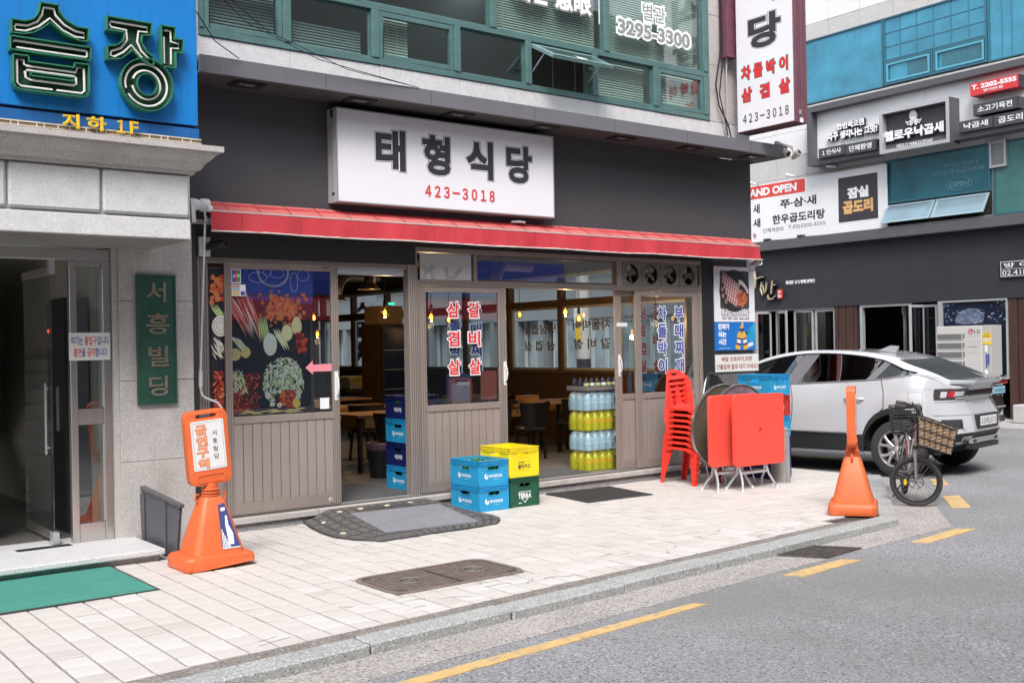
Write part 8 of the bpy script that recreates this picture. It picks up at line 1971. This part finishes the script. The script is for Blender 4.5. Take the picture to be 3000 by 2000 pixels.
# fork, steering column, stem, handlebar
fk = MB()
for s in (-1, 1): fk.tube([tuple(fc+BA*(.062*s)), tuple(fc+BA*(.062*s)+Vector((0, 0, .20))+BW*(-.004)), tuple(fc+BA*(.058*s)+Vector((0, 0, .30))-BW*.006)], [.015, .017, .022], 8)
fk.tube([tuple(fc+BA*.062+Vector((0, 0, .30))-BW*.006), tuple(fc-BA*.062+Vector((0, 0, .30))-BW*.006)], .022, 8); fko = fk.build('fork', silver, bk, smooth=True)
MB().tube([tuple(bp_(-.006, 0, .56)), tuple(bp_(.004, .0, .66)), tuple(bp_(.02, .0, .92))], .021, 10).build('head_tube', silver, bk, smooth=True)
MB().tube([tuple(bp_(.0, 0, .60)), tuple(bp_(.002, 0, .635))], .028, 10).build('headset', black_trim, bk); MB().tube([tuple(bp_(.016, 0, .86)), tuple(bp_(.020, 0, .92))], .027, 10).build('headset', black_trim, bk)
MB().tube([tuple(bp_(.02, 0, .92)), tuple(bp_(.03, 0, 1.00)), tuple(bp_(.005, 0, 1.05))], .016, 8).build('stem', black_trim, bk, smooth=True)
hb = MB().tube([tuple(bp_(-.10, -.28, 1.06)), tuple(bp_(-.06, -.12, 1.06)), tuple(bp_(.0, -.05, 1.055)), tuple(bp_(.005, 0, 1.05)), tuple(bp_(.0, .05, 1.055)), tuple(bp_(-.06, .12, 1.06)), tuple(bp_(-.10, .28, 1.06))], .012, 8).build('handlebar', black_trim, bk, smooth=True)
for s in (-1, 1): 
    MB().tube([tuple(bp_(-.185, s*.30, 1.075)), tuple(bp_(-.09, s*.27, 1.062))], [.020, .018], 8).build('grip', M['rubber'], hb, smooth=True)
    MB().tube([tuple(bp_(-.06, s*.14, 1.05)), tuple(bp_(-.09, s*.2, 1.035)), tuple(bp_(-.17, s*.27, 1.03))], .006, 6).build('brake_lever', black_trim, hb, smooth=True)
MB().lathe([(0, .0), (.024, .004), (.02, .022), (0, .03)], tuple(bp_(-.03, -.08, 1.07)), 12).build('bell', M['chrome'], hb, smooth=True)
for k, p in enumerate(([(-.02, -.1, 1.05), (.06, -.09, 1.06), (.08, -.04, .95), (.02, -.01, .80), (.0, .05, .60)], [(-.02, .1, 1.05), (.05, .09, 1.07), (.075, .0, .97), (.0, -.03, .80)], [(0, -.06, 1.05), (.055, -.05, 1.03), (.05, 0, .9)])):
    MB().tube([tuple(bp_(*q)) for q in p], .005, 5).build('brake_cable', M['rubber'], bk, smooth=True)
# head lamp
MB().lathe([(0, -.055), (.026, -.05), (.030, .0), (.012, .045), (0, .05)], tuple(bp_(-.075, -.06, .795)), 12, 'y').build('lamp', black_trim, bk, smooth=True); MB().tube([tuple(bp_(-.06, -.05, .79)), tuple(bp_(.01, 0, .80))], .008, 6).build('lamp_arm', black_trim, bk)
# mudguard over the front wheel
rows = []
for k in range(13):
    t = math.radians(28+160*k/12); rr2 = r_+.022; c = fc+BW*(rr2*math.cos(t))+Vector((0, 0, rr2*math.sin(t))); rows.append([tuple(c-BA*.026-Vector((0, 0, .008))), tuple(c), tuple(c+BA*.026-Vector((0, 0, .008)))])
MB().grid(rows).build('mudguard', black_trim, bk, smooth=True)
for s in (-1, 1): MB().tube([tuple(fc+BA*.05*s), tuple(fc-BW*(r_+.02)+BA*.02*s+Vector((0, 0, .06)))], .003, 4).build('mudguard_stay', black_trim, bk)
# frame: low step through tube, seat tube, stays, battery, saddle, pedals
def ax_(s, z, side=0): return BO+BD*s+BN*side+Vector((0, 0, z))
MB().tube([tuple(bp_(.0, .02, .70)), tuple(ax_(.16, .60)), tuple(ax_(.32, .40)), tuple(ax_(.52, .30))], .024, 8).build('down_tube', silver, bk, smooth=True); MB().tube([tuple(ax_(.52, .29)), tuple(ax_(.68, .72))], .019, 8).build('seat_tube', silver, bk)
for s in (-1, 1): MB().tube([tuple(ax_(.52, .30, .02*s)), tuple(rc+BN*.055*s)], .010, 6).build('chain_stay', silver, bk); MB().tube([tuple(ax_(.66, .66, .02*s)), tuple(rc+BN*.055*s)], .009, 6).build('seat_stay', silver, bk)
MB().tube([tuple(ax_(.42, .34, .0)), tuple(ax_(.42, .36, 0)), tuple(ax_(.46, .66, 0))], .045, 10).build('battery', silver, bk, smooth=True)
sa = MB(); sa.M = Matrix.Translation(ax_(.72, .80)) @ Matrix.Rotation(math.atan2(BD.y, BD.x), 4, 'Z'); sa.lathe([(.0, -.12), (.03, -.11), (.05, -.02), (.085, .09), (.06, .13), (0, .135)], (0, 0, 0), 14, 'x'); sa.v = [(x, y, .80+(z-.80)*.5+ROAD*.5) for x, y, z in sa.v]; sa.build('saddle', M['rubber'], bk, smooth=True)
for s in (-1, 1):
    MB().bar(tuple(ax_(.52, .29, .06*s)), tuple(ax_(.52+.12*s, .25, .065*s)), .016, .012).build('crank', black_trim, bk)
    c = ax_(.52+.12*s, .25, .115*s); MB().box(c.x-.045, c.x+.045, c.y-.03, c.y+.03, c.z-.011, c.z+.011).build('pedal', M['rubber'], bk)
MB().tube([tuple(ax_(.52, .29, .055)+BD*(.075*math.cos(t))+Vector((0, 0, .075*math.sin(t)))) for t in [2*PI*k/24 for k in range(24)]], .006, 5, True).build('chain_ring', black_trim, bk)
MB().tube([tuple(ax_(.60, .20, -.05)), tuple(ax_(.70, .0, -.16))], .008, 6).build('kickstand', black_trim, bk)
# wicker basket in a black wire cradle at the front
wick = mat('wicker', (.30, .20, .125), .75, var=.3, scale=40, stretch=(1, 1, 1))
wick_d = mat('wicker_light', (.42, .30, .20), .7, var=.25, scale=30)
def bkpt(u, v, h):   # basket frame: u forward, v across, h height
    tp = .82+.18*h; return bp_(.04+.36*u*tp+.0, (v)*.15*tp, .66+.285*h-.13*u*(.75+.25*h)-.0)
def ringpts(h, grow=1.0, n=8):
    out = []
    for (u0_, v0_, u1_, v1_) in ((0, -1, 1, -1), (1, -1, 1, 1), (1, 1, 0, 1), (0, 1, 0, -1)):
        for k in range(n): f = k/n; u, v = u0_+(u1_-u0_)*f, v0_+(v1_-v0_)*f; out.append(bkpt(.5+(u-.5)*grow, v*grow, h))
    return out
wb = MB(); NR_ = 15; rows = []
for j in range(NR_):
    r = ringpts(j/(NR_-1)*.98+.0, .95, 10); cen = sum(r, Vector())/len(r); rows.append([tuple(p+(p-cen).normalized()*(.004 if (k+j) % 2 else -.004)) for k, p in enumerate(r)]); rows[-1].append(rows[-1][0])
wb.grid(rows); wb.poly([p for p in rows[0][:-1]][::-1]); wbo = wb.build('wicker_basket', wick, bk)
st2 = MB()
for j in range(1, NR_-1):
    r = rows[j][:-1]; 
    for k in range(0, len(r), 2):
        a = Vector(r[k]); st2.box(a.x-.007, a.x+.007, a.y-.007, a.y+.007, a.z-.007, a.z+.007)
st2.build('weave', wick_d, wbo, kind='stuff')
wr_ = MB()
for h in (0, .3, .62, 1.0): wr_.tube(ringpts(h, 1.04, 6), .0055 if h < 1 else .008, 5, True)
for k in range(24):
    a, b = ringpts(0, 1.04, 6)[k], ringpts(1, 1.04, 6)[k]; wr_.tube([a, b], .0035, 4)
wr_.build('wire_cradle', black_trim, bk)
MB().tube([tuple(bp_(.0, 0, .64)), tuple(bp_(.12, .0, .60)), tuple(bp_(.30, 0, .56))], .007, 6).build('basket_bracket', black_trim, bk); MB().tube([tuple(fc+BA*.06), tuple(bp_(.26, .08, .55))], .005, 5).build('basket_stay', black_trim, bk)
# black slatted basket over the rear wheel
kb = MB(); bo_ = lambda s, v, h: BO+BD*(.60+.36*s)+BN*(v*.155*(.86+.14*h))+Vector((0, 0, .70+.30*h))
def kring(h):
    out = []
    for (a, b, c2, d2) in ((0, -1, 1, -1), (1, -1, 1, 1), (1, 1, 0, 1), (0, 1, 0, -1)):
        for k in range(4): f = k/4; out.append(bo_(a+(c2-a)*f, b+(d2-b)*f, h))
    return out
for k in range(10): kb.tube(kring(k/9), .0075 if k in (0, 9) else .0055, 5, True)
for k in range(16): kb.tube([kring(0)[k], kring(1)[k]], .0045, 4)
for k in range(6): kb.tube([bo_(k/5, -1, 0), bo_(k/5, 1, 0)], .004, 4)
kb.build('rear_basket', black_trim, bk)
for s in (-1, 1): MB().tube([tuple(rc+BN*.06*s), tuple(bo_(.5, .5*s, 0))], .006, 5).build('carrier_stay', black_trim, bk)

# ------------------------------------------------------------------ building on the camera's side of the street (seen mirrored in the glass)
ob = thing('opposite_building', 'pale building behind the viewer, seen mirrored in the shop and office windows', 'building', (6, -6.4, 0))
ow = mat('opposite_wall', (.30, .29, .285), .7, var=.08, scale=.5)
B('wall', ow, ob, -30, 60, -9, -6.4, -.1, 12.5)
for k in range(-3, 7):
    x = k*7.0
    B('shopfront', mat('opposite_glass', (.03, .04, .05), .2), ob, x+.4, x+6.2, -6.42, -6.395, .2, 2.7)
    for q in range(5): B('mullion', M['alu'], ob, x+.4+1.45*q, x+.46+1.45*q, -6.44, -6.421, .2, 2.7)
    for q in range(3): B('upper_window', mat('opposite_pane', (.04, .055, .06), .15), ob, x+.5+2.1*q, x+2.2+2.1*q, -6.42, -6.395, 4.6, 6.4); B('upper_window', MATS['opposite_pane'], ob, x+.5+2.1*q, x+2.2+2.1*q, -6.42, -6.395, 7.9, 9.7)
oa = thing('opposite_awning', 'dark red awning across the street, seen only as a reflection in the shop glass', 'awning', (4.8, -6.3, 2.6)); MB().hexa([(8, -5.7, 2.45), (23, -5.7, 2.45), (23, -6.39, 2.9), (8, -6.39, 2.9), (8, -5.72, 2.80), (23, -5.72, 2.80), (23, -6.39, 3.1), (8, -6.39, 3.1)]).build('sheet', mat('opposite_red', (.55, .03, .05), .7), oa)
os_ = thing('opposite_sign', 'long blue sign across the street, seen only as a reflection in the shop glass', 'sign', (5, -6.3, 3.2)); B('board', mat('opposite_blue', (.03, .07, .46), .4), os_, 8, 22, -6.38, -6.25, 3.15, 4.2)
for k in range(4): MB().tube([(9.5+2.6*k+.42*math.cos(t), -6.24, 3.68+.36*math.sin(t)) for t in [2*PI*q/24 for q in range(24)]], .03, 4, True).build('ring', M['white_ink'], os_)
bpy.data.scenes.remove(TMP)
